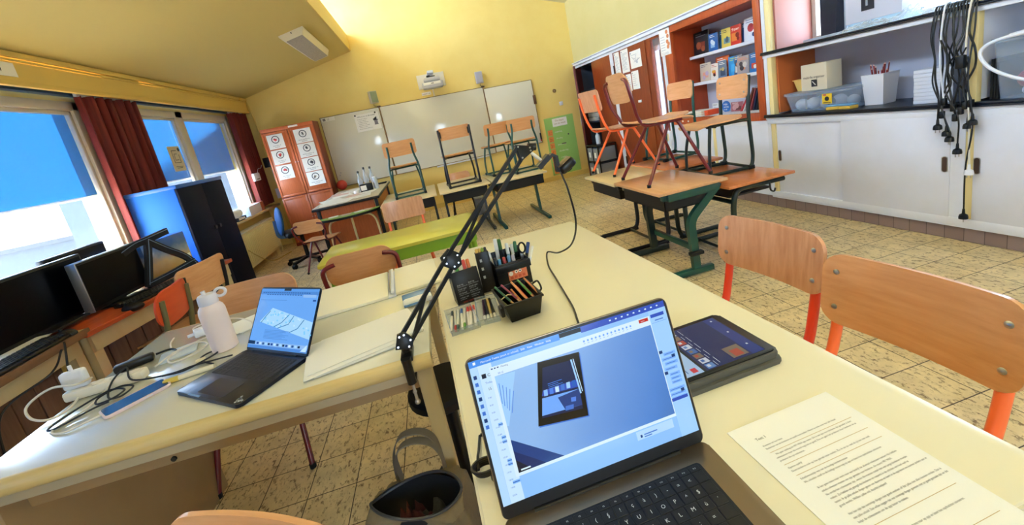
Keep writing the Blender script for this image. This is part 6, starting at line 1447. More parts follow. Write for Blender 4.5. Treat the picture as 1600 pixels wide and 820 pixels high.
for k, cc in enumerate(('#e8e6e0', '#5aa84a', '#e8e2d0', '#d8504a', '#e0764a')):
    x = -.030+.0145*k; b0 = mc.matrix_basis if False else None
    p0 = Vector((.026, 1.325, Z)); ca, sa = math.cos(R_(9)), math.sin(R_(9))
    def W_(lx, ly, lz): return (p0.x+lx*ca-ly*sa, p0.y+lx*sa+ly*ca, p0.z+lz)
    pen(['white-capped', 'green-capped', 'cream-capped', 'red-capped', 'orange-capped'][k]+' marker rising behind the printed black case', W_(x, .038, .008), W_(x, .066, .132+.002*(k % 2)), .0062, '#dcd6c8', cc, None)
# tall middle box of the marker set
tb2 = thing('marker_case', 'narrow tall black marker case between the printed one and the pen holder', 'marker case', (.098, 1.385, Z), R_(-2))
m = MB(); m.M = Matrix.Rotation(-.12, 4, 'X'); m.m(0).box(-.024, .024, -.02, -.015, .0, .145, .002).box(-.024, -.020, -.02, .03, 0, .13).box(.020, .024, -.02, .03, 0, .14).box(-.024, .024, .025, .03, 0, .14).box(-.024, .024, -.02, .03, 0, .005); m.m(1).box(-.0248, -.0235, -.02, -.014, 0, .145)
for k in range(3): m.box(-.012, -.004, -.0206, -.0198, .05+.03*k, .06+.03*k)
ob('case', m, [M_black, mat('print_silver', '#b8bcc4', .5)], tb2)
for k, cc in enumerate(('#d8b460', '#c9a44a', '#8cb04a', '#3a3c44')):
    pen(['ochre-capped marker at the left of the narrow black case', 'gold-capped marker second in the narrow black case', 'green-capped marker in the narrow black case', 'dark-capped marker at the right of the narrow black case'][k], (.083+.0105*k, 1.39, Z+.008), (.083+.0105*k, 1.405, Z+.155), .0048, '#17181c', cc, None)
# pen holder
ph = thing('pen_holder', 'black pen holder crammed with markers, an orange picture label on its front', 'pen holder', (.187, 1.40, Z), R_(6))
m = MB(); HWp, HD, HH_ = .062, .052, .095
m.box(-HWp, HWp, -HD, -HD+.004, 0, HH_, .001).box(-HWp, HWp, HD-.004, HD, 0, HH_+.02, .001).box(-HWp, -HWp+.004, -HD, HD, 0, HH_, .001).box(HWp-.004, HWp, -HD, HD, 0, HH_, .001).box(-HWp, HWp, -HD, HD, 0, .004).box(-HWp, HWp, -.005, 0, 0, HH_-.01).box(-HWp-.003, HWp+.003, -HD-.012, -HD+.002, HH_-.03, HH_-.004, .003)
ob('box', m, M_black, ph)
m = MB(); m.m(0).box(-.022, .048, -HD-.0008, -HD, .028, .068); m.m(1)
for x in (.008, .022): m.tube([(x, -HD-.0008, .056), (x, -HD-.0016, .056)], .006, 12)
m.m(2)
for x in (.008, .022): m.tube([(x, -HD-.0016, .056), (x, -HD-.0022, .056)], .0028, 10)
m.m(1).tube([(-.012, -HD-.0008, .053), (-.012, -HD-.0014, .053)], .008, 12)
for k in range(4): m.m(3).box(-.016+.015*k, -.006+.015*k, -HD-.0015, -HD, .033, .043)
ob('label_card', m, [mat('card_salmon', '#d87a56', .5), M_paper, M_ink, mat('card_red', '#c4543a', .5)], ph, label='orange picture label')
pens = [(-.050, -.030, 0, .115, '#e6e6ea', '#20222a', 'white marker with a dark cap at the left front of the pen holder'), (-.046, .020, -.1, .128, '#dfe2ea', '#e8e8ee', 'white marker leaning at the left rear of the pen holder'),
 (-.036, -.028, 0, .105, '#1b2a2c', '#5a9ed0', 'sky blue capped marker at the front of the pen holder'), (-.030, .030, .05, .165, '#dfe0e6', '#f0f0f2', 'tall white pen, highest in the pen holder'),
 (-.012, .030, .02, .160, '#14181a', '#3a6a3c', 'tall black marker with a dark green top in the pen holder'), (-.018, -.030, 0, .108, '#121416', '#a83a3a', 'red-capped black marker at the front of the pen holder'),
 (.000, -.030, 0, .108, '#121416', '#6a9cc8', 'pale blue capped black marker at the front middle of the pen holder'), (.010, .020, .03, .140, '#8fb4d4', '#dde4ea', 'light blue pen with a clear top in the pen holder'),
 (.016, -.030, 0, .108, '#121416', '#b9b4c4', 'lilac-capped black marker at the front right of the pen holder'), (.028, .025, .04, .130, '#15171c', '#d8d4c8', 'black marker with a cream top in the pen holder'),
 (.036, .030, .1, .135, '#101c18', '#2f6a4a', 'black marker with a green top at the right rear of the pen holder'), (.044, -.010, .35, .130, '#15181e', '#2a4a8a', 'black pen with a navy cap leaning right in the pen holder'), (.040, -.035, .45, .120, '#d8dce4', '#e8e4d8', 'white pen leaning far right in the pen holder')]
for x, y, ln, h, c1, c2, lab in pens:
    ca, sa = math.cos(R_(6)), math.sin(R_(6))
    def P_(lx, ly, lz): return (.187+lx*ca-ly*sa, 1.40+lx*sa+ly*ca, Z+lz)
    pen(lab, P_(x, y, .006), P_(x+ln*h, y+.012, h), .0062 if h < .15 else .007, c1, c2, None, caplen=.04)
sc_ = thing('scissors', 'black-handled scissors standing at the right of the pen holder', 'scissors', (.232, 1.375, Z+.012))
ob('handle', MB().tube([(.012*math.cos(k*PI/8)+.01, 0, .115+.019*math.sin(k*PI/8)) for k in range(16)], .0035, 8, closed=True), M_black, sc_); ob('blade', MB().bar((0, 0, .0), (.006, 0, .10), .010, .002), M_steel, sc_)
# black box of coloured pencils
pbx = thing('pencil_box', 'black plastic box with a wire handle, full of coloured pencils', 'pencil box', (.160, 1.165, Z), R_(6))
m = MB(); frust(m, .046, .058, .001, .058, .072, .062); frust(m, .043, .055, .004, .055, .069, .062, True)
m.prism([p for p in rrect(.061, .075, .014)], .058, .064) if False else None
for a_, b2, c_, d_ in ((-.062, .062, -.076, -.069), (-.062, .062, .069, .076), (-.062, -.055, -.072, .072), (.055, .062, -.072, .072)): m.box(a_, b2, c_, d_, .058, .065, .002)
ob('box', m, M_black, pbx)
ob('handle', MB().tube(spline([(.058, -.03, .055), (.072, -.03, .062), (.075, 0, .075), (.072, .03, .062), (.058, .03, .055)], 6), .003, 8), M_black, pbx)
ob('clasp', MB().box(-.07, -.058, -.05, -.02, .02, .05, .003), M_black, pbx)
cols_ = [('#6a7a4a', 'olive'), ('#3d6a50', 'dark green'), ('#4a3a3a', 'brown'), ('#6a2a44', 'plum'), ('#d8d0c0', 'pale'), ('#8a3a5a', 'purple-red'), ('#3a5a44', 'deep green'), ('#7a2a2a', 'maroon'), ('#d88a5a', 'peach'), ('#e09a68', 'light orange'), ('#d06a4a', 'coral'), ('#b8322a', 'red'), ('#8a1f1f', 'dark red'), ('#3f8a4a', 'bright green'), ('#a8552a', 'rust'), ('#3a2420', 'dark brown'), ('#9a3a2a', 'brick red'), ('#c87a48', 'tan')]
for k, (cx_, nm) in enumerate(cols_):
    x = -.046+.0054*k; ca, sa = math.cos(R_(6)), math.sin(R_(6)); zz = .030+.008*((k*7) % 4)
    tl = -.012 if k < 8 else .0
    def P2(lx, ly, lz): return (.160+lx*ca-ly*sa, 1.165+lx*sa+ly*ca, Z+lz)
    pencil(nm+' pencil lying in the black box, '+('in the banded bundle on the left' if k < 8 else 'loose on the right side'), P2(x+tl, .052, zz+.024), P2(x+.012, -.050, zz), .0034, cx_, '#c9a074', name='pencil')
ob('rubber_band', MB().tube([(-.052, -.008, .058), (-.03, -.010, .068), (-.004, -.012, .058)], .0018, 6), mat('band_cream', '#d8c898', .6), pbx)
# clear trays of felt pens
def tray(label, cx_, cy_, w_, d_, rz):
    r = thing('pen_tray', label, 'tray', (cx_, cy_, Z), rz, None); h_ = .018; t = .0018
    m = MB(); m.box(-w_/2, w_/2, -d_/2, d_/2, 0, t).box(-w_/2, -w_/2+t, -d_/2, d_/2, 0, h_).box(w_/2-t, w_/2, -d_/2, d_/2, 0, h_).box(-w_/2, w_/2, -d_/2, -d_/2+t, 0, h_).box(-w_/2, w_/2, d_/2-t, d_/2, 0, h_)
    ob('tray', m, M_clear, r); ob('rim', MB().box(-w_/2-.002, w_/2+.002, -d_/2-.002, -d_/2+.001, h_-.002, h_).box(-w_/2-.002, w_/2+.002, d_/2-.001, d_/2+.002, h_-.002, h_), M_clear, r); return r
tray('clear plastic tray of bright felt pens at the left of the pen boxes', -.020, 1.205, .088, .155, R_(5)); tray('clear plastic tray with four dark and cream felt pens beside the pencil box', .064, 1.222, .070, .17, R_(-4))
for k, (c1, c2, nm) in enumerate((('#1e2a30', '#e6e2d8', 'black and white'), ('#b8242c', '#d8d4cc', 'crimson'), ('#1c4a44', '#e0ded6', 'dark teal'), ('#2a6ab8', '#e8e4dc', 'blue'), ('#5a9a3a', '#e4e2d8', 'green'), ('#c8342a', '#ece6dc', 'red'), ('#d8502c', '#ece6dc', 'orange-red'), ('#c02c2c', '#f0eae0', 'scarlet'))):
    x = -.056+.0102*k; fl = k in (0, 3, 5, 6, 7)
    a_, b2 = (x+.010, 1.275, Z+.0075), (x-.002+.004*(k % 2), 1.138, Z+.0075)
    pen(nm+' felt pen lying in the left clear tray', a_, b2, .0043, c1 if fl else c2, c2 if fl else c1, None, caplen=.10 if fl else .03, name='felt_pen', cat='felt pen')
for k, (c1, c2, nm) in enumerate((('#3a1a2a', '#d8d4cc', 'plum and white'), ('#15182a', '#e8e2d4', 'navy'), ('#d8b868', '#eadfc0', 'cream yellow'), ('#121418', '#e4ddcc', 'black'))):
    x = .047+.0112*k; pen(nm+' felt pen lying in the right clear tray', (x+.014-.004*k, 1.296, Z+.0075), (x, 1.148, Z+.0075), .0042, c1, c2, None, caplen=.03, name='felt_pen', cat='felt pen')

# --- things on the left table
wb3 = thing('water_bottle', 'pale pink water bottle with a white loop lid on the left table', 'water bottle', (-.842, 1.515, Z))
M_bt = mat('bottle_pale_pink', '#e6d4d2', .45, bump=.05); M_lid = mat('lid_white', '#dcd8e0', .4)
ob('body', MB().lathe([(0, 0), (.036, 0), (.040, .004), (.040, .145), (.037, .158), (.030, .168), (.027, .172), (0, .172)], 32), M_bt, wb3)
ob('lid', MB().lathe([(0, .172), (.029, .172), (.030, .176), (.028, .200), (.024, .206), (0, .207)], 28), M_lid, wb3)
ob('carry_loop', MB().tube([(.040+.016*math.cos(k*PI/8), 0, .200+.014*math.sin(k*PI/8)) for k in range(16)], .005, 10, closed=True), M_lid, wb3); ob('spout', MB().cyl((-.004, 0, .205), (-.006, 0, .220), .007, 12), M_lid, wb3)
wb3.rotation_euler = (0, 0, R_(20))
phn = thing('phone', 'smartphone in a white-pink case lying on the left table edge', 'phone', (-.996, 1.302, Z), R_(44))
ob('case', MB().prism(rrect(.078, .038, .012), 0, .009, .003), mat('phone_case', '#e4cfd2', .4), phn); ob('screen', MB().prism(rrect(.073, .034, .009), .009, .0096), mat('phone_glass', '#0c1c30', .15, coat=.2), phn); ob('button', MB().box(.01, .03, -.0395, -.0375, .003, .006, .0008), M_white, phn)
ps2 = thing('power_strip', 'white power strip with chargers plugged in on the left table', 'power strip', (-1.160, 1.440, Z), R_(4))
ob('case', MB().box(-.108, .108, -.022, .022, 0, .032, .008), mat('strip_cream', '#e8e2d2', .4), ps2)
for x in (-.02, .03, .08): ob('socket', MB().cyl((x, 0, .030), (x, 0, .0325), .017, 20), mat('socket_white', '#d8d0bc', .5), ps2)
ad_ = thing('charger', 'big white square laptop charger standing on the power strip', 'charger', (-1.232, 1.437, Z+.033), R_(8))
ob('block', MB().box(-.031, .031, -.014, .014, 0, .058, .008, 3), M_white, ad_); ob('plug_pin', MB().cyl((.0, 0, .058), (.0, 0, .076), .005, 10), M_white, ad_)
bk2 = thing('charger', 'black laptop charger brick lying behind the power strip', 'charger', (-1.165, 1.575, Z), R_(24)); ob('brick', MB().box(-.055, .055, -.020, .020, 0, .026, .008), M_black, bk2); ob('cord', MB().tube(spline([(.06, 0, .015), (.10, .01, .01), (.12, -.03, .006), (.10, -.06, .006)], 6), .004, 6), M_cab, bk2)
single('cloth', MB().prism(rrect(.055, .05, .01), 0, .006, .002), mat('bluish_paper', '#c8d4e4', .6), 'folded white tissue beside the black charger brick', 'tissue', loc=(-1.03, 1.585, Z), rot=(0, 0, .4))
wp = thing('charger', 'white plug charger behind the water bottle', 'charger', (-1.005, 1.72, Z), R_(30)); ob('block', MB().box(-.035, .03, -.02, .02, 0, .032, .008), M_white, wp); ob('plug_pin', MB().cyl((-.035, 0, .016), (-.055, 0, .016), .006, 10), M_white, wp)
def coil(name, label, pts, r, m, group=None):
    single(name, MB().tube(spline([(x, y, Z+r+z) for x, y, z in pts], 8), r, 8), m, label, 'cable', group)
M_wc = mat('cable_white', '#dcd6cc', .45); M_gc = mat('cable_darkgrey', '#23262e', .5)
_lp = [at_z(*q) for q in ((143, 590, .815), (118, 601, .835), (82, 606, .835), (55, 622, .82), (40, 640, .80), (50, 655, .78), (78, 655, .772), (110, 637, .770), (128, 612, .775))]
single('white_cable', MB().tube(spline(_lp, 8), .0035, 8), M_wc, 'white cable looping over the left end of the table', 'cable')
coil('white_cable', 'white charging cable running to the smartphone', [(-1.13, 1.42, .02), (-1.14, 1.33, .002), (-1.17, 1.245, 0), (-1.12, 1.215, 0), (-1.08, 1.235, .002), (-1.052, 1.250, .003)], .003, M_wc)
coil('white_cable', 'coiled white cable left of the water bottle', [(-.98, 1.50, 0), (-.94, 1.56, .004), (-.90, 1.60, .012), (-.93, 1.64, .012), (-1.0, 1.62, .008), (-1.04, 1.55, .004), (-1.0, 1.49, .006), (-.94, 1.50, .010), (-.92, 1.56, .010), (-.97, 1.60, .014), (-1.03, 1.58, .01), (-1.06, 1.50, .004)], .003, M_wc)
coil('white_cable', 'thin white cable running from the table top back to the plug charger', [(-1.14, 1.76, 0), (-1.12, 1.70, 0), (-1.06, 1.60, 0), (-1.03, 1.55, .012)], .003, M_wc)
coil('white_cable', 'white cable curling round behind the water bottle', [(-1.03, 1.71, .014), (-1.06, 1.76, .02), (-1.02, 1.82, .01), (-.92, 1.80, 0), (-.84, 1.72, 0), (-.80, 1.66, 0), (-.78, 1.70, 0)], .003, M_wc)
coil('dark_cable', 'dark grey cable tangled between the phone and the power strip', [(-.78, 1.42, .004), (-.84, 1.42, .004), (-.90, 1.42, .004), (-.96, 1.40, .006), (-1.06, 1.40, .02), (-1.10, 1.45, .046), (-1.12, 1.41, .03), (-1.10, 1.35, .006), (-1.06, 1.34, .004), (-1.05, 1.38, .008), (-1.09, 1.39, .014), (-1.13, 1.36, .010), (-1.11, 1.32, .008), (-1.07, 1.33, .010), (-1.06, 1.36, .014), (-1.11, 1.37, .018), (-1.17, 1.31, .008), (-1.19, 1.26, .002), (-1.165, 1.25, .002), (-1.11, 1.30, .006), (-1.075, 1.315, .008)], .0028, M_gc)
coil('dark_cable', 'dark grey cable loop between the marker pen and the water bottle', [(-.83, 1.40, .0), (-.87, 1.43, .002), (-.90, 1.47, .004), (-.88, 1.50, .004), (-.85, 1.475, .006), (-.87, 1.43, .008), (-.92, 1.40, .004), (-.97, 1.385, .012)], .0028, M_gc)
single('cable_tie', MB().box(-.014, .014, -.010, .010, 0, .012, .003), mat('tie_cream', '#e4d6ae', .5), 'cream cable tie round the dark cable loop', 'cable tie', loc=(-.884, 1.438, Z+.004), rot=(0, 0, .5))
mkr = thing('highlighter', 'cream and yellow highlighter pen lying by the dark laptop corner', 'highlighter', (-.918, 1.352, Z+.008), 0, rot=(PI/2*0, PI/2, R_(8)))
ob('barrel', MB().lathe([(0, .0), (.0075, .0), (.008, .004), (.008, .11), (0, .11)], 14), mat('pen_cream', '#e8dfc4', .4), mkr); ob('cap', MB().lathe([(0, -.03), (.006, -.03), (.0085, -.02), (.0085, .012), (0, .012)], 14), mat('pen_yellow', '#dcc15a', .4), mkr)
def sheets(name, label, cat, pts, n, m, dz=.0012, jit=.01, seed=1):
    r = thing(name, label, cat, (0, 0, 0)); rr = random.Random(seed)
    c0 = sum((Vector((*p, 0)) for p in pts), Vector())/len(pts)
    for k in range(n):
        a_ = rr.uniform(-.05, .05); dx, dy = rr.uniform(-jit, jit), rr.uniform(-jit, jit)
        pp = [(c0.x+(p[0]-c0.x)*math.cos(a_)-(p[1]-c0.y)*math.sin(a_)+dx, c0.y+(p[0]-c0.x)*math.sin(a_)+(p[1]-c0.y)*math.cos(a_)+dy) for p in pts]
        ob('sheet', MB().prism(pp, Z+k*dz, Z+k*dz+.0008), m, r)
    return r
def sheetpts(cx_, cy_, w_, h_, a_): return [(cx_+x*math.cos(a_)-y*math.sin(a_), cy_+x*math.sin(a_)+y*math.cos(a_)) for x, y in ((-w_/2, -h_/2), (w_/2, -h_/2), (w_/2, h_/2), (-w_/2, h_/2))]
sheets('paper_pile', 'fanned pile of blank white sheets right of the dark laptop', 'papers', sheetpts(-.325, 1.25, .285, .20, R_(14)), 9, M_paper, jit=.032, seed=4)
sheets('paper_sheet', 'white stapled papers standing out behind the dark laptop screen', 'papers', sheetpts(-.80, 1.735, .20, .15, R_(35)), 3, M_paper, jit=.008, seed=6)
fo = thing('folder', 'open cream ring folder with a metal clip lying along the back of the left table', 'folder', (-.37, 1.725, Z), R_(5))
M_fld = mat('folder_cream', '#f4ecd2', .6)
ob('left_page', MB().box(-.34, .078, -.165, .15, 0, .012, .002), M_fld, fo); ob('right_page', MB().box(.108, .29, -.155, .16, 0, .012, .002), M_fld, fo); ob('spine', MB().box(.078, .108, -.165, .158, 0, .004), M_white, fo)
ob('clip', MB().tube([(.088, -.13, .014), (.088, .0, .02), (.088, .14, .016)], .005, 8), M_steel, fo); ob('clip_cover', MB().box(.09, .104, -.15, .155, .010, .018, .003), M_white, fo)
ep = thing('tissue_pack', 'small plastic tissue pack printed blue and white on the left table', 'tissue pack', (-.160, 1.462, Z), R_(8)); ob('pack', MB().box(-.055, .05, -.035, .05, 0, .022, .009), M_paper, ep); ob('blue_print', MB().box(-.054, .049, .0, .051, .014, .0228, .004), mat('pack_blue', '#6a94c8', .25, coat=.4), ep); ob('blue_edge', MB().box(-.054, .02, -.0362, -.030, .004, .014, .003), mat('pack_blue', '#6a94c8', .25, coat=.4), ep)

# --- boom arm with webcam
ba = thing('boom_arm', 'black jointed boom arm clamped to the left table, carrying a webcam', 'boom arm', (-.186, 1.085, ZD))
O = Vector((-.186, 1.085, ZD)); EL = Vector((-.008, 1.22, .966))-O; HD_ = Vector((.276, 1.245, 1.240))-O; BS = Vector((.0, .0, .045))
M_arm = mat('arm_black', '#0e1013', .35, .2)
ob('clamp', MB().box(-.016, .016, -.030, .05, .0, .016, .003).cyl((0, -.041, -.055), (0, -.041, .018), .012, 14).box(-.012, .012, -.045, -.025, .0, .016, .003), M_arm, ba)
ob('clamp_screw', MB().cyl((0, -.041, -.112), (0, -.041, -.055), .0042, 10).ball((0, -.041, -.082), .006).ball((0, -.041, -.114), .008), M_steel, ba)
ob('clamp_jaw', MB().box(-.012, .012, -.036, .01, -.062, -.052, .003), M_arm, ba)
ob('swivel_post', MB().cyl((0, 0, .02), (0, 0, .045), .012, 14), M_arm, ba)
def link(a, b_, name):
    d = (b_-a).normalized(); side = Vector((-.18, .0, .0)); n = d.cross(Vector((.35, -.93, .1))).normalized()*.0165
    for s_ in (-1, 1): ob(name, MB().bar(a+n*s_, b_+n*s_, .011, .011, up=(.3, -.9, .2)), M_arm, ba)
    mid_ = a.lerp(b_, .5); ob('spring', MB().tube([a+n*1.0+d*.03, mid_-n*.9], .0055, 8), M_blk2, ba)
    return n
n1 = link(BS, EL, 'lower_bar'); n2 = link(EL, HD_, 'upper_bar')
def plate(c, nrm, pts, name):
    z_ = Vector(nrm).normalized(); x_ = AX_R.copy(); x_ = (x_-z_*x_.dot(z_)).normalized(); y_ = z_.cross(x_)
    M_ = Matrix.Identity(4)
    for i, a_ in enumerate((x_, y_, z_)):
        for k in range(3): M_[k][i] = a_[k]
    M_.translation = c
    m = MB(); m.M = M_; m.prism(pts, -.011, .011, .002); o = ob(name, m, M_arm, ba)
    for p in pts: 
        q = MB(); q.M = M_; k = .66; q.cyl((p[0]*k, p[1]*k, .010), (p[0]*k, p[1]*k, .0125), .0028, 12); ob('screw', q, M_steel, o, label='steel screw')
NR = (.15, -.95, .3)
plate(BS+Vector((.0, .0, .005)), NR, [(-.020, -.022), (.024, -.020), (.028, .006), (.0, .026), (-.018, .018)], 'base_joint')
plate(EL, NR, [(-.034, .004), (-.022, -.022), (.014, -.034), (.032, -.016), (.026, .018), (-.012, .032)], 'elbow_joint')
plate(HD_+Vector((.006, .0, -.006)), NR, [(-.028, .020), (-.006, -.030), (.034, .008), (.030, .022)], 'head_joint')
W0 = Vector((.375, 1.24, 1.165))-O
ob('head_knob', MB().cyl(HD_+Vector((.03, .02, .006)), HD_+Vector((.055, .02, .002)), .012, 14), M_black, ba)
ob('mount_rod', MB().cyl(HD_+Vector((.022, 0, .0)), HD_+Vector((.062, 0, -.045)), .0055, 12), mat('rod_white_metal', '#e6e2d8', .3, .3), ba)
ob('mount_clip', MB().bar(HD_+Vector((.045, -.004, -.062)), HD_+Vector((.085, -.004, -.032)), .03, .016, up=(.4, 0, .9)), M_arm, ba)
wcm = thing('webcam', 'black webcam held by the boom arm, its cable hanging to the desk', 'webcam', (.372, 1.245, 1.165))
ob('clip', MB().barpath([(-.022, 0, .028), (.0, 0, .044), (.012, 0, .036), (.012, 0, -.014)], .010, .026, up=(0, 1, 0)), M_black, wcm)
m = MB(); m.at(.034, -.008, -.002, ry=R_(-30)); m.box(-.024, .036, -.022, .022, -.016, .016, .012, 3); ob('body', m, M_black, wcm)
m = MB(); m.at(.034, -.008, -.002, ry=R_(-30)); m.box(-.020, .030, -.023, .018, .0155, .0175, .001); ob('top_plate', m, mat('webcam_bronze', '#6a5238', .3, .4), wcm)
m = MB(); m.at(.034, -.008, -.002, ry=R_(-30)); m.cyl((.006, -.0, -.0155), (.006, 0, -.019), .010, 16); ob('lens', m, M_scr, wcm)
cpts = [(.388, 1.232, 1.150), (.392, 1.20, 1.09), (.405, 1.22, .98), (.415, 1.34, .87), (.400, 1.48, .80), (.385, 1.60, Z+.004), (.345, 1.46, Z+.004), (.330, 1.32, Z+.004), (.318, 1.20, Z+.004), (.305, 1.08, Z+.004), (.285, .98, Z+.004), (.27, .86, Z+.004), (.16, .76, Z+.004), (.06, .72, Z+.004), (-.03, .70, Z+.004)]
ob('cable', MB().tube([Vector(p)-Vector((.372, 1.245, 1.165)) for p in spline(cpts, 8)], .0032, 8), M_cab, wcm)
cc_ = thing('coiled_cable', 'tightly wound bundle of black cable at the left edge of the front desk', 'cable', (-.032, .585, Z))
for k in range(4): ob('loop', MB().tube([(.0+(.018+.0016*k)*math.cos(q*PI/10), .03+(.013+.001*k)*math.sin(q*PI/10), .006+.003*k) for q in range(20)], .0028, 6, closed=True), M_cab, cc_)
ob('tail', MB().tube(spline([(-.012, .03, .01), (-.010, .055, .012), (-.006, .08, .006), (0, .115, .004)], 6), .0026, 6), M_cab, cc_); ob('plug', MB().bar((.012, .012, .008), (.035, -.035, .008), .014, .010), mat('plug_blue_black', '#141e30', .4), cc_)

# --- bag on the floor
bg_ = thing('bag', 'olive canvas bag gaping open on the floor between the two tables', 'bag', (-.245, 1.0, 0), R_(-12))
M_cv = mat('canvas_olive', '#7d7158', .85, bump=.5, noise=(60, '#70654e', .6, (1, 1, 1))); M_lin = mat('bag_lining', '#191a1e', .9)
bw, bd, bh_ = .137, .083, .395
m = MB()
def side_fn(u, v):
    a = 2*PI*u; e = .38; c_, s_ = math.cos(a), math.sin(a)
    k = 1+.10*math.sin(PI*v)*1.0-.05*v
    x = bw*k*math.copysign(abs(c_)**e, c_); y = bd*k*math.copysign(abs(s_)**e, s_)
    return (x+.004*math.sin(9*a+4*v), y+.004*math.sin(7*a+6*v), bh_*v+.012*v*math.sin(2*a))
m.grid(side_fn, 64, 14); m.add([side_fn(k/64, 0) for k in range(64)], [tuple(range(64))[::-1]]); ob('body', m, M_cv, bg_, sharp=60)
m = MB()
def mouth(r): return [(x*r, y*r) for x, y in [(bw*.93*math.copysign(abs(math.cos(a))**.95, math.cos(a)), -.012+bd*.82*math.copysign(abs(math.sin(a))**1.35, math.sin(a))) for a in [2*PI*k/48 for k in range(48)]]]
def top_fn(u, v):
    o_ = side_fn(u, 1); k = int(round(u*48)) % 48; i_ = mouth(1)[k]
    return (o_[0]*(1-v)+i_[0]*v, o_[1]*(1-v)+i_[1]*v, o_[2]+.018*math.sin(PI*v*.5)+.0*v)
m.grid(top_fn, 48, 5); ob('top_flap', m, M_cv, bg_, sharp=60)
m = MB(); m.tube([(x, y, bh_+.022+.012*math.sin(2*(2*PI*k/48))) for k, (x, y) in enumerate(mouth(.99))], .004, 6, closed=True); ob('zip', m, mat('zip_grey', '#4a4c50', .5, .3), bg_)
m = MB(); m.grid(lambda u, v: (mouth(1)[int(round(u*48)) % 48][0]*(1-.10*v), mouth(1)[int(round(u*48)) % 48][1]*(1-.1*v), bh_+.018-.20*v), 48, 4); m.add([(x*.9, y*.9, bh_-.18) for x, y in mouth(1)], [tuple(range(48))]); ob('lining', m, M_lin, bg_, sharp=60)
crumple(bg_, 'scarf', -.105, .03, -.062, .055, bh_-.15, bh_+.005, 12, mat('scarf_red', '#43181a', .9)); crumple(bg_, 'inner_cloth', -.035, .105, -.06, .05, bh_-.15, bh_+.005, 13, mat('inner_cloth_olive', '#3f3b34', .9))
for sg, hh in ((1, .17), (-1, .15)):
    pts = [(-.085, .088, bh_-.10), (-.085, .088, bh_+.01), (-.075, .090, bh_+.08), (-.045, .092, bh_+.125), (.01, .094, bh_+.13), (.05, .092, bh_+.10), (.06, .090, bh_+.02), (.06, .088, bh_-.10)]
    if sg < 0: pts = [(x, y-.0, z) for x, y, z in [(-.062, .066, bh_+.0), (-.066, .070, bh_+.07), (-.045, .075, bh_+.105), (.0, .078, bh_+.115), (.045, .075, bh_+.10), (.066, .070, bh_+.06), (.066, .066, bh_+.0)]]
    m = MB(); ps_ = spline(pts, 8); rows = []
    for p in ps_: rows += [p+Vector((0, -.013, 0)), p+Vector((0, .013, 0))]
    vs = rows+[p+Vector((0, 0, .004)) for p in rows]; nn = len(rows); fs = []
    for k in range(len(ps_)-1): a_ = 2*k; fs += [(a_, a_+1, a_+3, a_+2), (nn+a_, nn+a_+2, nn+a_+3, nn+a_+1), (a_, a_+2, nn+a_+2, nn+a_), (a_+1, nn+a_+1, nn+a_+3, a_+3)]
    m.add(vs, fs); ob('handle', m, mat('webbing_grey', '#77736a', .8), bg_)
ob('front_pocket', MB().box(-.085, .085, -bd*1.10-.006, -bd*1.02, .03, bh_-.06, .008), M_cv, bg_)
single('red_pouch', MB().box(-.04, .04, -.05, .05, 0, .27, .02, 3), mat('pouch_red', '#6a1f22', .8), 'dark red cloth pouch standing right beside the olive bag', 'pouch', loc=(-.055, .96, 0), rot=(0, 0, .2))
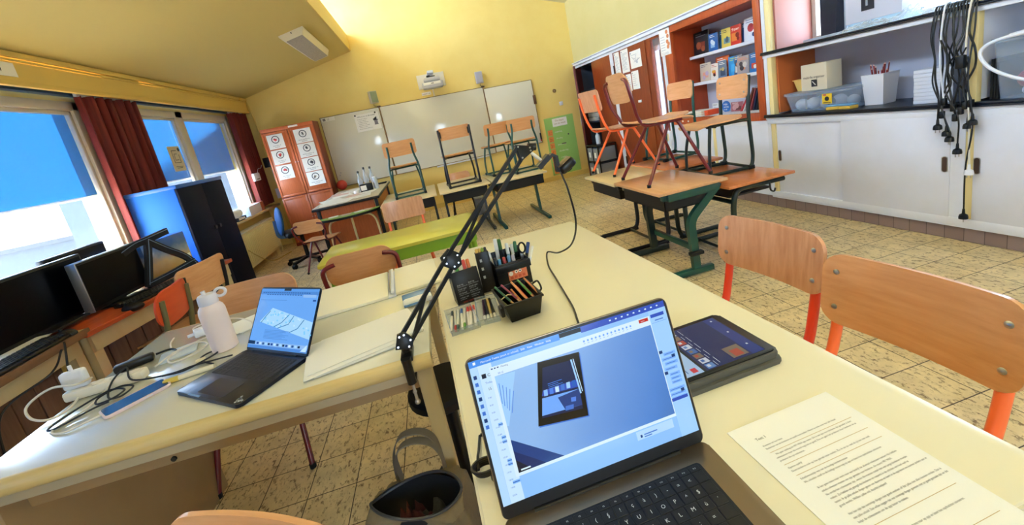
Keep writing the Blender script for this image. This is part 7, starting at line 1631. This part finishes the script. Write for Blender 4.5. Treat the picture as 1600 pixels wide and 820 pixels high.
# ------------------------------------------------------------------ outside, light and camera
def outside():
    g = struct('ground', MB().box(-60, -2.93, -40, 60, -.62, -.55), mat('outside_paving', '#8f8f8c', .8))
    struct('ground_east', MB().box(3.75, 60, -40, 60, -.62, -.55), mat('outside_paving', '#8f8f8c', .8))
outside()
def far_things():
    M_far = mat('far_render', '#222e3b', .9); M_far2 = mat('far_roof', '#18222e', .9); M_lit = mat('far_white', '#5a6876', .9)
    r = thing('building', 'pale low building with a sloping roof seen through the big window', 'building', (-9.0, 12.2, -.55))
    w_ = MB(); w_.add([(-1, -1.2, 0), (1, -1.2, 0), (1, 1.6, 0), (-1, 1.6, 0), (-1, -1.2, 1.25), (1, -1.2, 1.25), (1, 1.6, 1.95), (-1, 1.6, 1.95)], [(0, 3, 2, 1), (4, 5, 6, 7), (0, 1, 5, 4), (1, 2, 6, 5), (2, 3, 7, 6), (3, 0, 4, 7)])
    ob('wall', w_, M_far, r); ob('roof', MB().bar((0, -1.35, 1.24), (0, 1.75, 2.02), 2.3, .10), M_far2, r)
    for y in (.55,): f_ = ob('window', MB().box(1.0, 1.03, y-.42, y+.42, .62, 1.38), M_lit, r)
    for y in (-.75, -.15): ob('post', MB().box(1.0, 1.1, y-.06, y+.06, 0, 1.45), M_far2, r)
    ob('ledge', MB().box(.9, 1.6, -2.6, 1.6, .40, .46), M_lit, r)
    r = thing('shed', 'dark shed outside the glazed brown door', 'shed', (4.95, 7.3, -.55)); ob('wall', MB().box(-.4, .4, -1.2, 1.0, 0, 2.18), mat('shed_dark', '#141d28', .8), r); ob('roof', MB().box(-.5, .5, -1.3, 1.1, 2.18, 2.22), mat('shed_roof', '#1c2630', .8), r)
    r = thing('tree', 'bare tree standing outside the window over the shelf', 'tree', (6.6, 4.6, -.55)); rr = random.Random(5)
    ob('trunk', MB().tube(spline([(0, 0, 0), (.05, .1, 1.2), (-.05, .0, 2.4), (.1, -.1, 4)], 5), .13, 8, r2=.05), mat('bark', '#3a3f4a', .9), r)
    b_ = MB()
    for k in range(46):
        z_ = rr.uniform(.9, 3.6); a_ = rr.uniform(0, 6.28); L_ = rr.uniform(.6, 1.6); p = Vector((0, 0, z_)); q = p+Vector((L_*.6*math.cos(a_), L_*math.sin(a_), L_*rr.uniform(.2, .9)))
        b_.tube(spline([p, p.lerp(q, .5)+Vector((rr.uniform(-.1, .1), rr.uniform(-.1, .1), rr.uniform(-.1, .1))), q], 4), .022, 5, r2=.006)
    br = ob('branches', b_, mat('bark', '#3a3f4a', .9), r); br['kind'] = 'stuff'
far_things()
# gable of the next building: its slanted edge shades the two-pane window
def gable():
    d = Vector((.36, -.36, -.86)); pts = []
    for y, z in ((4.9, 1.46), (5.24, 1.544), (5.85, 1.686), (6.15, 1.824), (7.09, 2.067), (7.2, 2.2)):
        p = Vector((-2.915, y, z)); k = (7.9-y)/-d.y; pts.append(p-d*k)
    poly = [(p.x, p.z) for p in pts]
    b = MB(); n = len(poly)
    pl = [(poly[0][0], -.55)]+poly+[(-2.95, poly[-1][1]), (-2.95, -.55)]
    b.add([(x, 7.9, z) for x, z in pl]+[(x, 8.6, z) for x, z in pl], [tuple(range(len(pl))), tuple(range(2*len(pl)-1, len(pl)-1, -1))]+[(i, (i+1) % len(pl), (i+1) % len(pl)+len(pl), i+len(pl)) for i in range(len(pl))])
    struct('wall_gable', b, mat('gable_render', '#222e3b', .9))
gable()
struct('wall_outer', MB().box(-3.06, -2.93, YW2+.02, YW3-.02, -.5, 2.6).box(-3.06, -2.93, YW4+.02, 7.9, -.5, 2.6).box(-3.06, -2.93, -3.1, 7.9, -.5, ZS-.02).box(-3.06, -2.93, -3.1, 7.9, 2.56, 2.7), mat('outside_render', '#c9c4b8', .8))
wd = bpy.data.worlds.new('sky'); bpy.context.scene.world = wd; wd.use_nodes = True; nt = wd.node_tree; bg = nt.nodes['Background']
tc = nt.nodes.new('ShaderNodeTexCoord'); sp = nt.nodes.new('ShaderNodeSeparateXYZ'); cr = nt.nodes.new('ShaderNodeValToRGB')
cr.color_ramp.elements[0].position = .0; cr.color_ramp.elements[0].color = (.70, .87, 1.05, 1); cr.color_ramp.elements[1].position = .6; cr.color_ramp.elements[1].color = (.46, .70, 1.08, 1)
nt.links.new(tc.outputs['Generated'], sp.inputs[0]); nt.links.new(sp.outputs['Z'], cr.inputs[0]); nt.links.new(cr.outputs[0], bg.inputs['Color'])
SKY = 20.0
bg.inputs['Strength'].default_value = SKY
def portal(name, loc, rot, sx, sy):
    l = bpy.data.lights.new(name, 'AREA'); l.shape = 'RECTANGLE'; l.size = sx; l.size_y = sy; l.cycles.is_portal = True
    o = bpy.data.objects.new(name, l); C.objects.link(o); o.location = loc; o.rotation_euler = rot
portal('portal_clerestory', (XG-.1, 2.2, (gb+ft)/2), (0, -PI/2, 0), ft-gb, 10.6)
portal('portal_window', (-2.96, .85, 1.06), (0, -PI/2, 0), .70, 6.9)
portal('portal_window', (-2.96, 6.03, 1.06), (0, -PI/2, 0), .70, 2.1)
portal('portal_rear', (.9, -3.15, 1.68), (PI/2, 0, 0), 1.06, 1.35)
sun = bpy.data.lights.new('sun', 'SUN'); sun.energy = 400; sun.angle = R_(.6); sun.color = (1, .95, .86)
so = bpy.data.objects.new('sun', sun); C.objects.link(so); so.rotation_euler = Vector((.36, -.36, -.86)).to_track_quat('-Z', 'Y').to_euler()
cd = bpy.data.cameras.new('camera'); co = bpy.data.objects.new('camera', cd); C.objects.link(co)
cd.sensor_fit = 'HORIZONTAL'; cd.sensor_width = 36; cd.lens = 36*FPX/1600; cd.shift_y = -(410-CY)/1600; cd.clip_start = .02; cd.clip_end = 300
mw = Matrix.Identity(4)
for i, ax in enumerate((AX_R, AX_U, -AX_F)):
    for k in range(3): mw[k][i] = ax[k]
mw.translation = EYE; co.matrix_world = mw
sc = bpy.context.scene; sc.camera = co
sc.view_settings.view_transform = 'Standard'; sc.view_settings.look = 'None'; sc.view_settings.gamma = 1; sc.view_settings.use_curve_mapping = False
sc.view_settings.exposure = 0.0
sc.cycles.use_denoising = True; sc.cycles.max_bounces = 10; sc.cycles.diffuse_bounces = 6; sc.cycles.transparent_max_bounces = 16; sc.cycles.sample_clamp_indirect = 8
sc.cycles.caustics_reflective = False; sc.cycles.caustics_refractive = False
